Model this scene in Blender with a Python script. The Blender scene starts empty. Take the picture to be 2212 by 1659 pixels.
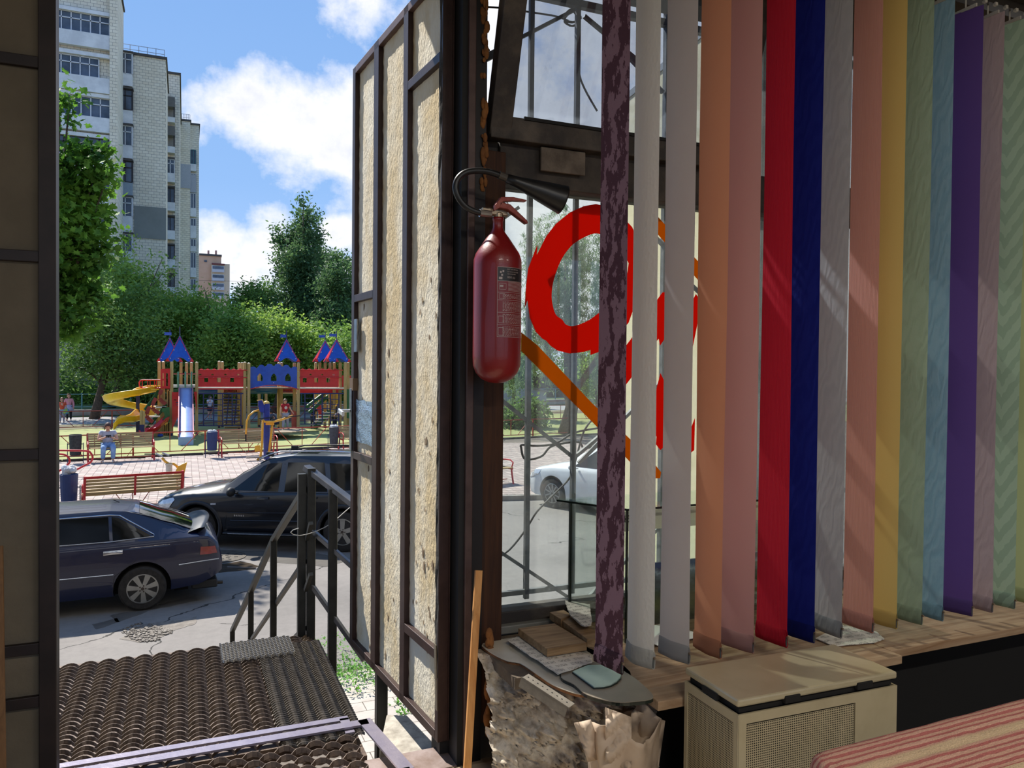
import bpy, bmesh, math, random
import numpy as np
from mathutils import Vector, Matrix
sc = bpy.context.scene
COL = sc.collection
R = math.radians
V = Vector
# ---------------------------------------------------------------- camera
FPX = 1661.0
YAW, PITCH, ROLL, HC = R(23.07), R(1.017), 0.0095, 3.3
f0 = V((math.sin(YAW), math.cos(YAW), 0)); r0 = V((math.cos(YAW), -math.sin(YAW), 0)); u0 = V((0, 0, 1))
fw = f0*math.cos(PITCH) - u0*math.sin(PITCH)
up1 = u0*math.cos(PITCH) + f0*math.sin(PITCH)
rt = r0*math.cos(ROLL) + up1*math.sin(ROLL)
upv = up1*math.cos(ROLL) - r0*math.sin(ROLL)
CAM = V((0, 0, HC))
cd = bpy.data.cameras.new('camera'); co = bpy.data.objects.new('camera', cd); COL.objects.link(co)
cd.sensor_fit = 'HORIZONTAL'; cd.sensor_width = 36; cd.lens = 36*FPX/2212; cd.clip_start = .02; cd.clip_end = 2000
co.matrix_world = Matrix(((rt.x, upv.x, -fw.x, 0), (rt.y, upv.y, -fw.y, 0), (rt.z, upv.z, -fw.z, HC), (0, 0, 0, 1)))
sc.camera = co

def hexc(h, a=True):
    c = [int(h[i:i+2], 16)/255 for i in (0, 2, 4)]
    c = [x/12.92 if x <= .04045 else ((x+.055)/1.055)**2.4 for x in c]
    return tuple(c)+((1,) if a else ())
# ---------------------------------------------------------------- exposure, sun, sky
sc.view_settings.view_transform = 'Standard'; sc.view_settings.look = 'None'
sc.view_settings.gamma = 1; sc.view_settings.use_curve_mapping = False
sc.view_settings.exposure = 0.95
SUN_AZ, SUN_EL, SUN_S = R(-24), R(50), 4.2
sdir = V((math.cos(SUN_EL)*math.sin(SUN_AZ), math.cos(SUN_EL)*math.cos(SUN_AZ), math.sin(SUN_EL)))
sl = bpy.data.lights.new('sun', 'SUN'); sl.energy = SUN_S; sl.angle = R(.6); sl.color = (1, .95, .87)
so = bpy.data.objects.new('sun', sl); COL.objects.link(so)
so.rotation_euler = sdir.to_track_quat('Z', 'Y').to_euler(); so.location = (-8, 30, 40)

def ray(px, py):
    return (fw + rt*((px-1106)/FPX) - upv*((py-829.5)/FPX))
def P(px, py, x=None, y=None, z=None, d=None):
    r = ray(px, py)
    if x is not None: t = x/r.x
    elif y is not None: t = y/r.y
    elif z is not None: t = (z-HC)/r.z
    else: t = d/r.dot(f0)
    return CAM + r*t

w = bpy.data.worlds.new('sky'); sc.world = w; w.use_nodes = True
def build_sky():
    nt = w.node_tree; N = nt.nodes; L = nt.links; N.clear()
    out = N.new('ShaderNodeOutputWorld'); bg = N.new('ShaderNodeBackground'); L.new(bg.outputs[0], out.inputs[0])
    tc = N.new('ShaderNodeTexCoord'); sep = N.new('ShaderNodeSeparateXYZ'); L.new(tc.outputs['Generated'], sep.inputs[0])
    def m(op, a, b=None, c=None, clamp=False):
        n = N.new('ShaderNodeMath'); n.operation = op; n.use_clamp = clamp
        for i, v in enumerate((a, b, c)):
            if v is None: continue
            if isinstance(v, (int, float)): n.inputs[i].default_value = v
            else: L.new(v, n.inputs[i])
        return n.outputs[0]
    z = m('MAXIMUM', sep.outputs[2], 0.0)
    den = m('ADD', z, .22)
    cx = m('DIVIDE', sep.outputs[0], den); cy = m('DIVIDE', sep.outputs[1], den)
    cmb = N.new('ShaderNodeCombineXYZ'); L.new(cx, cmb.inputs[0]); L.new(cy, cmb.inputs[1]); L.new(m('MULTIPLY', z, 3.0), cmb.inputs[2])
    def noise(scale, det, vec, rough=.55, off=None):
        n = N.new('ShaderNodeTexNoise'); n.inputs['Scale'].default_value = scale; n.inputs['Detail'].default_value = det
        n.inputs['Roughness'].default_value = rough; L.new(vec, n.inputs['Vector']); return n.outputs['Fac']
    n1 = noise(1.15, 9, cmb.outputs[0], .6)
    n2 = noise(4.5, 8, tc.outputs['Generated'], .62)
    n3 = noise(22, 6, tc.outputs['Generated'], .6)
    # main cloud banks of the view, given as directions
    acc = None
    blobs = [(555, 235, .075, .5), (640, 290, .10, .62), (740, 310, .12, .7), (470, 235, .05, .4), (430, 260, .05, .4), (730, 370, .06, .5), (620, 350, .06, .5), (790, 15, .07, .55), (860, 60, .06, .5), (730, 30, .03, .35),
             (480, 530, .06, .6), (560, 565, .07, .6), (440, 500, .05, .55), (740, 500, .045, .65), (700, 570, .06, .5), (340, 620, .10, .5), (580, 480, .05, .45), (730, 440, .04, .5),
             (1130, 300, .20, .75), (1250, 120, .25, .55), (1400, 200, .3, .7), (1500, 420, .3, .7), (1150, 480, .22, .75), (1300, 300, .15, .6), (1060, 100, .14, .6), (1000, 400, .14, .6), (1800, 300, .5, .6)]
    for (bx, by, rad, amp) in blobs:
        c = ray(bx, by).normalized()
        dn = N.new('ShaderNodeVectorMath'); dn.operation = 'DOT_PRODUCT'; L.new(tc.outputs['Generated'], dn.inputs[0]); dn.inputs[1].default_value = c
        k = 1-math.cos(rad*1.0)
        v = m('MULTIPLY_ADD', m('SUBTRACT', 1.0, dn.outputs['Value']), -amp/k, amp)   # amp at centre, 0 at radius
        v = m('MAXIMUM', v, 0.0)
        acc = v if acc is None else m('MAXIMUM', acc, v)
    det = m('ADD', m('MULTIPLY', m('SUBTRACT', n2, .5), 1.5), m('MULTIPLY', m('SUBTRACT', n3, .5), .55))
    # banks end and general broken cloud takes over towards the horizon and overhead
    base = m('SUBTRACT', m('MULTIPLY', n1, 1.0), .56)
    low = m('MULTIPLY', m('SUBTRACT', .16, z), 1.2); low = m('MAXIMUM', low, 0.0)
    dens = m('ADD', m('ADD', m('ADD', acc, base), low), det)
    mask = m('MULTIPLY', m('SUBTRACT', dens, .22), 3.2, clamp=True)
    core = m('MULTIPLY', m('SUBTRACT', dens, .40), 2.0, clamp=True)
    ramp = N.new('ShaderNodeValToRGB'); L.new(z, ramp.inputs[0]); e = ramp.color_ramp.elements
    e[0].position = 0; e[0].color = (.29, .41, .60, 1); e[1].position = .6; e[1].color = (.10, .205, .43, 1)
    a = e.new(.22); a.color = (.165, .285, .50, 1)
    cr = N.new('ShaderNodeMixRGB'); L.new(core, cr.inputs[0]); cr.inputs[1].default_value = (.56, .56, .585, 1)
    shade = N.new('ShaderNodeMixRGB'); L.new(m('MULTIPLY', m('SUBTRACT', m('ADD', m('MULTIPLY', n2, .7), m('MULTIPLY', n3, .3)), .47), 5.0, clamp=True), shade.inputs[0]); shade.inputs[1].default_value = (.52, .525, .55, 1); shade.inputs[2].default_value = (.30, .335, .41, 1)
    L.new(shade.outputs[0], cr.inputs[2])
    mx = N.new('ShaderNodeMixRGB'); L.new(mask, mx.inputs[0]); L.new(ramp.outputs[0], mx.inputs[1]); L.new(cr.outputs[0], mx.inputs[2])
    # below the horizon: hazy ground tone
    gm = m('MULTIPLY', m('MULTIPLY', sep.outputs[2], -20.0), 1.0, clamp=True)
    gx = N.new('ShaderNodeMixRGB'); L.new(gm, gx.inputs[0]); L.new(mx.outputs[0], gx.inputs[1]); gx.inputs[2].default_value = (.22, .21, .19, 1)
    L.new(gx.outputs[0], bg.inputs[0]); bg.inputs[1].default_value = 1.0
build_sky()
w.cycles.sampling_method = 'MANUAL'; w.cycles.sample_map_resolution = 512
sc.cycles.max_bounces = 8; sc.cycles.transparent_max_bounces = 24; sc.cycles.diffuse_bounces = 5
sc.cycles.glossy_bounces = 3; sc.cycles.caustics_reflective = False; sc.cycles.caustics_refractive = False
sc.cycles.sample_clamp_indirect = 6

# ---------------------------------------------------------------- materials
_M = {}
class NT:
    def __init__(s, name):
        s.m = bpy.data.materials.new(name); s.m.use_nodes = True; s.nt = s.m.node_tree; s.N = s.nt.nodes; s.N.clear()
        s.out = s.N.new('ShaderNodeOutputMaterial'); s.tc = s.N.new('ShaderNodeTexCoord')
    def n(s, t, **k):
        x = s.N.new('ShaderNode'+t)
        return x
    def l(s, a, b): s.nt.links.new(a, b)
    def put(s, sock, v):
        if isinstance(v, bpy.types.NodeSocket): s.l(v, sock)
        else: sock.default_value = v
    def mp(s, scale=(1, 1, 1), loc=(0, 0, 0), rot=(0, 0, 0), coord='Object'):
        x = s.n('Mapping'); x.inputs['Scale'].default_value = scale; x.inputs['Location'].default_value = loc; x.inputs['Rotation'].default_value = rot
        s.l(s.tc.outputs[coord], x.inputs[0]); return x.outputs[0]
    def noise(s, scale, det=4, rough=.55, vec=None, dist=0):
        x = s.n('TexNoise'); x.inputs['Scale'].default_value = scale; x.inputs['Detail'].default_value = det; x.inputs['Roughness'].default_value = rough; x.inputs['Distortion'].default_value = dist
        s.l(vec if vec is not None else s.tc.outputs['Object'], x.inputs['Vector']); return x.outputs['Fac']
    def ramp(s, fac, stops):
        x = s.n('ValToRGB'); s.l(fac, x.inputs[0]); e = x.color_ramp.elements
        e[0].position = stops[0][0]; e[0].color = stops[0][1]; e[1].position = stops[-1][0]; e[1].color = stops[-1][1]
        for p_, c in stops[1:-1]: k = e.new(p_); k.color = c
        return x.outputs[0]
    def mix(s, fac, a, b, mode='MIX'):
        x = s.n('MixRGB'); x.blend_type = mode; s.put(x.inputs[0], fac); s.put(x.inputs[1], a); s.put(x.inputs[2], b); return x.outputs[0]
    def math(s, op, a, b=0.0, clamp=False):
        x = s.n('Math'); x.operation = op; x.use_clamp = clamp; s.put(x.inputs[0], a); s.put(x.inputs[1], b); return x.outputs[0]
    def bump(s, h, dist=.01, strength=1.0):
        x = s.n('Bump'); x.inputs['Distance'].default_value = dist; x.inputs['Strength'].default_value = strength; s.l(h, x.inputs['Height']); return x.outputs[0]
    def bsdf(s, col, rough=.6, metal=0.0, normal=None, spec=.5, coat=0.0, **k):
        x = s.n('BsdfPrincipled'); s.put(x.inputs['Base Color'], col); s.put(x.inputs['Roughness'], rough); s.put(x.inputs['Metallic'], metal)
        x.inputs['Specular IOR Level'].default_value = spec; x.inputs['Coat Weight'].default_value = coat; x.inputs['Coat Roughness'].default_value = .04
        if normal is not None: s.l(normal, x.inputs['Normal'])
        return x
    def fin(s, sh):
        s.l(sh.outputs[0] if hasattr(sh, 'outputs') else sh, s.out.inputs[0]); _M[s.m.name] = s.m; return s.m
def B4(c): return c if len(c) == 4 else tuple(c)+(1,)
def mat(name, col, rough=.6, metal=0.0, col2=None, scale=8, lo=.38, hi=.62, bump=0, bscale=60, spec=.5, coat=0.0, vec=None, transl=0, bdist=.004):
    """procedural material: base colour broken by noise, fine relief"""
    if name in _M: return _M[name]
    t = NT(name); c1 = hexc(col); c2 = hexc(col2) if col2 else tuple(min(1, x*1.12) for x in c1[:3])+(1,)
    v = t.mp(scale=vec) if vec else None
    c = t.ramp(t.noise(scale, 5, .6, v), [(lo, c1), (hi, c2)])
    nm = t.bump(t.noise(bscale, 4, .6, v), bdist, bump) if bump else None
    b = t.bsdf(c, rough, metal, nm, spec, coat)
    if transl:
        tr = t.n('BsdfTranslucent'); t.l(c, tr.inputs[0])
        if nm is not None: t.l(nm, tr.inputs['Normal'])
        ms = t.n('MixShader'); ms.inputs[0].default_value = transl; t.l(b.outputs[0], ms.inputs[1]); t.l(tr.outputs[0], ms.inputs[2]); return t.fin(ms)
    return t.fin(b)
def wood(name, c1, c2, rough=.6, axis='x', scale=1.0, bump=.4):
    if name in _M: return _M[name]
    t = NT(name); s = {'x': (1.5, 22, 22), 'y': (22, 1.5, 22), 'z': (22, 22, 1.5)}[axis]; s = tuple(k*scale for k in s)
    v = t.mp(scale=s); n1 = t.noise(1.6, 6, .65, v, 1.2); n2 = t.noise(5, 3, .5, v)
    c = t.ramp(n1, [(.32, hexc(c1)), (.62, hexc(c2)), (.8, hexc(c1))]); c = t.mix(.25, c, t.ramp(n2, [(.3, (.25, .2, .15, 1)), (.7, (1, 1, 1, 1))]), 'MULTIPLY')
    return t.fin(t.bsdf(c, rough, 0, t.bump(n1, .002, bump), .3))
def paint(name, c, flake=True):
    t = NT(name); return t.fin(t.bsdf(hexc(c), .4, .0, None, .4, .7))
def glass(name, tint='e8f2f0', dirt=.12, dirtc='c9cfd0', gloss=.06, scale=9, fres=.8):
    if name in _M: return _M[name]
    t = NT(name)
    tr = t.n('BsdfTransparent'); tr.inputs[0].default_value = hexc(tint)
    gl = t.n('BsdfGlossy'); gl.inputs['Roughness'].default_value = .02
    di = t.n('BsdfDiffuse'); di.inputs[0].default_value = hexc(dirtc); tl = t.n('BsdfTranslucent'); tl.inputs[0].default_value = hexc(dirtc)
    dd = t.n('MixShader'); dd.inputs[0].default_value = .6; t.l(di.outputs[0], dd.inputs[1]); t.l(tl.outputs[0], dd.inputs[2])
    lw = t.n('LayerWeight'); lw.inputs[0].default_value = .35
    m1 = t.n('MixShader')
    fac = t.math('ADD', t.math('MULTIPLY', lw.outputs['Fresnel'], fres), gloss, True); t.l(fac, m1.inputs[0]); t.l(tr.outputs[0], m1.inputs[1]); t.l(gl.outputs[0], m1.inputs[2])
    n = t.noise(scale, 7, .7, t.mp(scale=(1, 1, .45))); sp = t.noise(scale*22, 3, .5)
    df = t.math('ADD', t.math('MULTIPLY', t.math('SUBTRACT', n, .25), dirt*2.0), t.math('MULTIPLY', t.math('SUBTRACT', sp, .60, True), dirt*3), True)
    m2 = t.n('MixShader'); t.l(df, m2.inputs[0]); t.l(m1.outputs[0], m2.inputs[1]); t.l(dd.outputs[0], m2.inputs[2])
    return t.fin(m2)

# ---------------------------------------------------------------- mesh tools
OFF = {}
def _uname(n): return n
class MB:
    def __init__(s): s.v = []; s.f = []; s.M = None; s.mi = []
    def _a(s, vs, fs):
        k = len(s.v)
        if s.M is not None: vs = [s.M @ V(p) for p in vs]
        s.v += [tuple(p) for p in vs]; s.f += [tuple(i+k for i in q) for q in fs]; return s
    def box(s, c, d, rot=None):
        hx, hy, hz = d[0]/2, d[1]/2, d[2]/2
        vs = [V((x, y, z)) for z in (-hz, hz) for y in (-hy, hy) for x in (-hx, hx)]
        if rot is not None:
            q = rot if isinstance(rot, Matrix) else Matrix.Rotation(rot, 3, 'Z'); vs = [q @ p for p in vs]
        vs = [p+V(c) for p in vs]
        return s._a(vs, [(0, 2, 3, 1), (4, 5, 7, 6), (0, 1, 5, 4), (2, 6, 7, 3), (0, 4, 6, 2), (1, 3, 7, 5)])
    def bb(s, a, b):      # box from corner a to corner b
        return s.box([(a[i]+b[i])/2 for i in range(3)], [abs(a[i]-b[i]) for i in range(3)])
    def bar(s, a, b, w=.04, h=None, up=(0, 0, 1), bev=0):
        a = V(a); b = V(b); h = w if h is None else h; d = (b-a).normalized(); up = V(up)
        if abs(d.dot(up)) > .98: up = V((0, 1, 0))
        sd = d.cross(up).normalized(); uu = sd.cross(d).normalized()
        if bev:
            k = bev; pr = [(-w/2+k, -h/2), (w/2-k, -h/2), (w/2, -h/2+k), (w/2, h/2-k), (w/2-k, h/2), (-w/2+k, h/2), (-w/2, h/2-k), (-w/2, -h/2+k)]
        else: pr = [(-w/2, -h/2), (w/2, -h/2), (w/2, h/2), (-w/2, h/2)]
        n = len(pr); vs = [p+sd*x+uu*y for p in (a, b) for x, y in pr]
        fs = [(i, (i+1) % n, n+(i+1) % n, n+i) for i in range(n)]+[tuple(range(n))[::-1], tuple(range(n, 2*n))]
        return s._a(vs, fs)
    def tube(s, pts, r, n=8, cap=True, closed=False):
        pts = [V(p) for p in pts]; rs = r if isinstance(r, (list, tuple)) else [r]*len(pts); rings = []; last = None; vs = []
        m = len(pts)
        for i, p in enumerate(pts):
            d = (pts[(i+1) % m]-pts[i-1]) if (closed or 0 < i < m-1) else (pts[1]-pts[0] if i == 0 else pts[-1]-pts[-2])
            d = d.normalized() if d.length > 1e-9 else V((0, 0, 1))
            if last is None:
                ref = V((0, 0, 1)) if abs(d.z) < .9 else V((0, 1, 0)); a = d.cross(ref).normalized()
            else: a = (last-d*last.dot(d)); a = a.normalized() if a.length > 1e-6 else d.orthogonal().normalized()
            last = a; b = d.cross(a)
            vs += [p+(a*math.cos(2*math.pi*j/n)+b*math.sin(2*math.pi*j/n))*rs[i] for j in range(n)]
        fs = []
        for i in range(m if closed else m-1):
            for j in range(n):
                k = (i+1) % m; fs.append((i*n+j, i*n+(j+1) % n, k*n+(j+1) % n, k*n+j))
        if cap and not closed: fs += [tuple(range(n))[::-1], tuple(range((m-1)*n, m*n))]
        return s._a(vs, fs)
    def lathe(s, prof, c=(0, 0, 0), n=24, axis='z'):
        vs = []; 
        for r_, h in prof:
            for j in range(n):
                a = 2*math.pi*j/n; x, y = r_*math.cos(a), r_*math.sin(a)
                q = {'z': (x, y, h), 'y': (x, h, -y), 'x': (h, x, y)}[axis]; vs.append(V(q)+V(c))
        fs = [(i*n+j, i*n+(j+1) % n, (i+1)*n+(j+1) % n, (i+1)*n+j) for i in range(len(prof)-1) for j in range(n)]
        fs += [tuple(range(n))[::-1], tuple(range((len(prof)-1)*n, len(prof)*n))]
        return s._a(vs, fs)
    def prism(s, poly, o, ax, ay, thick):      # 2-D outline in the frame (o; ax, ay), extruded along ax x ay
        o = V(o); ax = V(ax); ay = V(ay); nz = ax.cross(ay).normalized()*thick; n = len(poly)
        vs = [o+ax*x+ay*y for x, y in poly]+[o+ax*x+ay*y+nz for x, y in poly]
        return s._a(vs, [tuple(range(n))[::-1], tuple(range(n, 2*n))]+[(i, (i+1) % n, n+(i+1) % n, n+i) for i in range(n)])
    def grid(s, pts, rows, cols):
        return s._a(pts, [(i*cols+j, i*cols+j+1, (i+1)*cols+j+1, (i+1)*cols+j) for i in range(rows-1) for j in range(cols-1)])
    def ell(s, c, r, n=12, m=8, rot=None):
        vs = []; 
        for i in range(m+1):
            t = math.pi*i/m; rr = max(math.sin(t), 1e-3)
            for j in range(n):
                a = 2*math.pi*j/n; p = V((r[0]*rr*math.cos(a), r[1]*rr*math.sin(a), -r[2]*math.cos(t)))
                vs.append((rot @ p if rot is not None else p)+V(c))
        return s._a(vs, [(i*n+j, i*n+(j+1) % n, (i+1)*n+(j+1) % n, (i+1)*n+j) for i in range(m) for j in range(n)])
    def build(s, name, m, parent=None, smooth=False, solid=0, bevel=0, subd=0, kind=None, tri=False, recalc=True):
        me = bpy.data.meshes.new(name); off = OFF.get(parent.name if parent else None, V((0, 0, 0)))
        me.from_pydata([(p[0]-off[0], p[1]-off[1], p[2]-off[2]) for p in s.v] if off.length else s.v, [], s.f)
        if recalc and len(s.v) < 60000:
            bm = bmesh.new(); bm.from_mesh(me); bmesh.ops.recalc_face_normals(bm, faces=bm.faces[:])
            if tri: bmesh.ops.triangulate(bm, faces=[f for f in bm.faces if len(f.verts) > 4])
            bm.to_mesh(me); bm.free()
        if m: me.materials.append(m)
        if smooth: me.polygons.foreach_set('use_smooth', [True]*len(me.polygons))
        o = bpy.data.objects.new(name, me); COL.objects.link(o)
        if parent: o.parent = parent; OFF[o.name] = off
        if bevel: b = o.modifiers.new('bevel', 'BEVEL'); b.width = bevel; b.segments = 2; b.limit_method = 'ANGLE'
        if solid: b = o.modifiers.new('solid', 'SOLIDIFY'); b.thickness = solid; b.offset = 0
        if subd: b = o.modifiers.new('subd', 'SUBSURF'); b.levels = subd; b.render_levels = subd
        if smooth and not subd: me.shade_smooth() if False else None
        if kind: o['kind'] = kind
        return o
def thing(name, label, cat, loc=(0, 0, 0), group=None, world=True):
    o = bpy.data.objects.new(name, None); COL.objects.link(o); o.empty_display_size = .1
    o.location = loc; o['label'] = label; o['category'] = cat
    if group: o['group'] = group
    OFF[o.name] = V(loc) if world else V((0, 0, 0))
    return o
def tag(o, label, cat, group=None, kind=None):
    o['label'] = label; o['category'] = cat
    if group: o['group'] = group
    if kind: o['kind'] = kind
    return o
def struct(o): o['kind'] = 'structure'; return o
def copy_tree(o, parent=None, loc=None, rz=None, label=None):
    c = o.copy(); COL.objects.link(c)
    if parent: c.parent = parent
    OFF[c.name] = OFF.get(o.name, V((0, 0, 0)))
    if loc is not None: c.location = loc
    if rz is not None: c.rotation_euler = (0, 0, rz)
    if label: c['label'] = label
    for ch in [x for x in o.children]: copy_tree(ch, c)
    return c
def smooth_by_angle(o, ang=35):
    me = o.data
    bm = bmesh.new(); bm.from_mesh(me); 
    for e in bm.edges: e.smooth = (len(e.link_faces) == 2 and e.calc_face_angle(0) < R(ang))
    for f in bm.faces: f.smooth = True
    bm.to_mesh(me); bm.free(); return o
def text_part(s, size, o, ax, ay, m, parent, name='lettering', thick=.001, align='LEFT', xs=1.0):
    cu = bpy.data.curves.new(name, 'FONT'); cu.body = s; cu.size = size; cu.extrude = thick; cu.align_x = align
    tmp = bpy.data.objects.new(name, cu); COL.objects.link(tmp)
    dg = bpy.context.evaluated_depsgraph_get(); me = bpy.data.meshes.new_from_object(tmp.evaluated_get(dg))
    ax = V(ax).normalized(); ay = V(ay).normalized(); nz = ax.cross(ay); off = OFF.get(parent.name if parent else None, V((0, 0, 0)))
    me.transform(Matrix.Diagonal((xs, 1, 1, 1))); T = Matrix(((ax.x, ay.x, nz.x, o[0]-off[0]), (ax.y, ay.y, nz.y, o[1]-off[1]), (ax.z, ay.z, nz.z, o[2]-off[2]), (0, 0, 0, 1)))
    me.transform(T); bpy.data.objects.remove(tmp); bpy.data.curves.remove(cu)
    me.materials.clear(); me.materials.append(m); ob = bpy.data.objects.new(name, me); COL.objects.link(ob)
    if parent: ob.parent = parent; OFF[ob.name] = off
    return ob
def smoothp(pts, n=4):
    out = []
    for i in range(len(pts)-1):
        p0, p1, p2, p3 = pts[max(i-1, 0)], pts[i], pts[i+1], pts[min(i+2, len(pts)-1)]
        for k in range(n):
            t_ = k/n; out.append(.5*((2*p1)+(-p0+p2)*t_+(2*p0-5*p1+4*p2-p3)*t_*t_+(-p0+3*p1-3*p2+p3)*t_**3))
    return out+[pts[-1]]
def smc(pts, n=4):      # smooth closed 2-D outline
    out = []; m_ = len(pts)
    for i in range(m_):
        p0, p1, p2, p3 = (V(pts[(i+k) % m_]) for k in (-1, 0, 1, 2))
        for k in range(n):
            t_ = k/n; q = .5*((2*p1)+(-p0+p2)*t_+(2*p0-5*p1+4*p2-p3)*t_*t_+(-p0+3*p1-3*p2+p3)*t_**3); out.append((q.x, q.y))
    return out
rnd = random.Random(7)
# ================================================================ the room
FZ = 1.87; SZ = 2.30; YW = 2.75
plaster = mat('dark_plaster', '9a8f80', .9, 0, 'aba090', 3, bump=.4, bscale=30)
ceilm = mat('ceiling_paint', 'aaa498', .9)
floorm = mat('floor_screed', '8d8271', .9, 0, 'a79a86', 6, bump=.5, bscale=50)
def sbox(name, a, b, m, bevel=0):
    o = MB().bb(a, b).build(name, m, bevel=bevel); return struct(o)
RX0, RX1, RY0, RZ1 = -2.2, 6.5, -3.6, 5.15
sbox('floor', (RX0-.2, RY0-.2, FZ-.15), (RX1+.2, 2.62, FZ), floorm)
sbox('ceiling', (RX0-.2, RY0-.2, RZ1), (RX1+.2, 3.1, RZ1+.2), ceilm)
struct(MB().bb((RX0-.2, RY0, FZ), (RX0, 2.6, FZ+.6)).bb((RX0-.2, RY0, 4.75), (RX0, 2.6, RZ1)).bb((RX0-.2, 1.9, FZ+.6), (RX0, 2.6, 4.75)).bb((RX0-.2, RY0, FZ+.6), (RX0, -3.0, 4.75)).build('wall_left', plaster))  # the unseen opening in this wall is added for more daylight
sbox('wall_right', (RX1, RY0, FZ), (RX1+.2, 2.6, RZ1), plaster)
# back wall behind the camera; its wide openings are added to let in daylight
wb = MB().bb((RX0, RY0-.2, FZ), (RX1, RY0, FZ+.5)).bb((RX0, RY0-.2, 4.8), (RX1, RY0, RZ1)).bb((RX0, RY0-.2, FZ+.5), (-1.6, RY0, 4.8)).bb((2.3, RY0-.2, FZ+.5), (2.6, RY0, 4.8)).bb((6.1, RY0-.2, FZ+.5), (RX1, RY0, 4.8)).build('wall_back', plaster); struct(wb)
# front wall: left of the door, above door, above window, right, and the base under the sill
wf = MB().bb((RX0, 2.6, 1.5), (-1.55, 3.0, RZ1)).bb((-1.55, 2.6, 4.84), (1.09, 3.0, RZ1)).bb((1.09, 2.6, 4.95), (RX1, 3.0, RZ1)).bb((5.6, 2.6, SZ), (RX1, 3.0, 4.95)).bb((1.0, 2.70, 0), (RX1, 3.0, SZ-.03)).bb((-2.2, 2.66, 0), (1.0, 2.8, FZ-.04)).build('wall_front', mat('facade_plaster', '4a4139', .9, 0, '5a5046', 4, bump=.4)); struct(wf)

brown = mat('brown_painted_steel', '33221f', .45, .2, '3f2c28', 14, bump=.15, bscale=90)
brownL = mat('worn_brown_steel', '5e4843', .5, .3, '6f5852', 10, bump=.2, bscale=70)
black = mat('black_rubber', '0c0b0b', .7)
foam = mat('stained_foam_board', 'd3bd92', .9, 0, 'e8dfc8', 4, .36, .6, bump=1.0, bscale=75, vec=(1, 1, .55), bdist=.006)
foamd = mat('shaded_foam_board', '5a5142', .9, 0, '645a4a', 5, bump=.5, bscale=60)  # foam colour darkened to stand for the shade on the closed leaf
steelg = mat('galvanised_plate', '8a8f94', .35, .8, '74797e', 20)

# ---- right leaf (open outward), seen on its inner face
LH, LF = V((.8563, 2.6767, 0)), V((.7594, 3.8203, 0)); Lu = (LF-LH).normalized(); Ln = V((-Lu.y, Lu.x, 0))  # Ln towards -X side
if Ln.x > 0: Ln = -Ln
LW = (LF-LH).length; LZ0, LZ1 = 1.93, 4.775
def leafP(px, py):
    r = ray(px, py); t = (LH-CAM).dot(Ln)/r.dot(Ln); q = CAM+r*t; return (q-LH).dot(Lu), q.z
def LB(mb, u0_, u1_, z0, z1, d0, d1):     # box on the leaf: along u, z, and depth (d>0 towards the viewer side)
    c = LH+Lu*((u0_+u1_)/2)+Ln*((d0+d1)/2); c.z = (z0+z1)/2
    return mb.box(c, (abs(u1_-u0_), abs(d1-d0), abs(z1-z0)), Matrix(((Lu.x, Ln.x, 0), (Lu.y, Ln.y, 0), (0, 0, 1))))
dr = struct(thing('door_2', 'open metal door leaf with cream foam filling and brown steel ribs', 'door', (LH.x, LH.y, LZ0)))
del dr['category']
us = [leafP(p, 900)[0] for p in (757, 768, 803, 813, 866, 876, 937, 946)]
LB(MB(), 0, LW, LZ0, LZ1, -.045, -.04).build('outer_sheet', brown, dr)
def stile(a, b, nm='stile'): LB(MB(), a, b, LZ0, LZ1, -.04, .0).build(nm, brown, dr, bevel=.002)
stile(LW-.045, LW); stile(us[3]-.0, us[2]); stile(us[5], us[4]); stile(0, .03)
def lrail(u0_, u1_, z): LB(MB(), u0_, u1_, z-.018, z+.018, -.04, 0).build('cross_rail', brown, dr, bevel=.002)
LB(MB(), 0.03, LW-.045, LZ0, LZ0+.035, -.04, 0).build('bottom_rail', brown, dr, bevel=.002)
LB(MB(), 0.03, LW-.045, LZ1-.035, LZ1, -.04, 0).build('top_rail', brownL, dr, bevel=.002)
lrail(LW-.045, us[2], leafP(780, 641)[1]); lrail(LW-.045, us[2], leafP(780, 989)[1])
lrail(us[5], .03, leafP(905, 163)[1]); lrail(us[5], .03, leafP(905, 1384)[1])
for a, b in ((us[2], LW-.045), (us[4], us[3]), (.03, us[5])):      # foam slabs, rough surface
    nx, nz = 14, 120; mb = MB(); rr = random.Random(int(a*99)); pts = []
    for i in range(nz):
        for j in range(nx):
            q = LH+Lu*(a+(b-a)*j/(nx-1))+Ln*(-.022+rr.uniform(-.0015, .0015)); q.z = LZ0+.03+(LZ1-LZ0-.06)*i/(nz-1); pts.append(q)
    mb.grid(pts, nz, nx); mb.build('foam_slab', foam, dr, smooth=True)
# brown scuffs on the foam (small thin gouges)
mb = MB(); rr = random.Random(3)
for _ in range(46):
    px = rr.choice([rr.uniform(905, 932), rr.uniform(820, 845), rr.uniform(773, 797), rr.uniform(880, 930)]); py = rr.uniform(840, 1430) if rr.random() < .8 else rr.uniform(600, 840)
    u_, z_ = leafP(px, py); k = rr.uniform(.3, 1)
    pl = [(math.cos(t)*.010*k*rr.uniform(.6, 1.3), math.sin(t)*.022*k*rr.uniform(.6, 1.3)) for t in [i*.9 for i in range(7)]]
    q = LH+Lu*u_+Ln*-.0195; q.z = z_; mb.prism(pl, q, Lu, (0, 0, 1), .0005)
mb.build('gouge', mat('gouged_foam', '9a866a', .9, 0, '7d6a55', 30), dr, kind='stuff')
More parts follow.
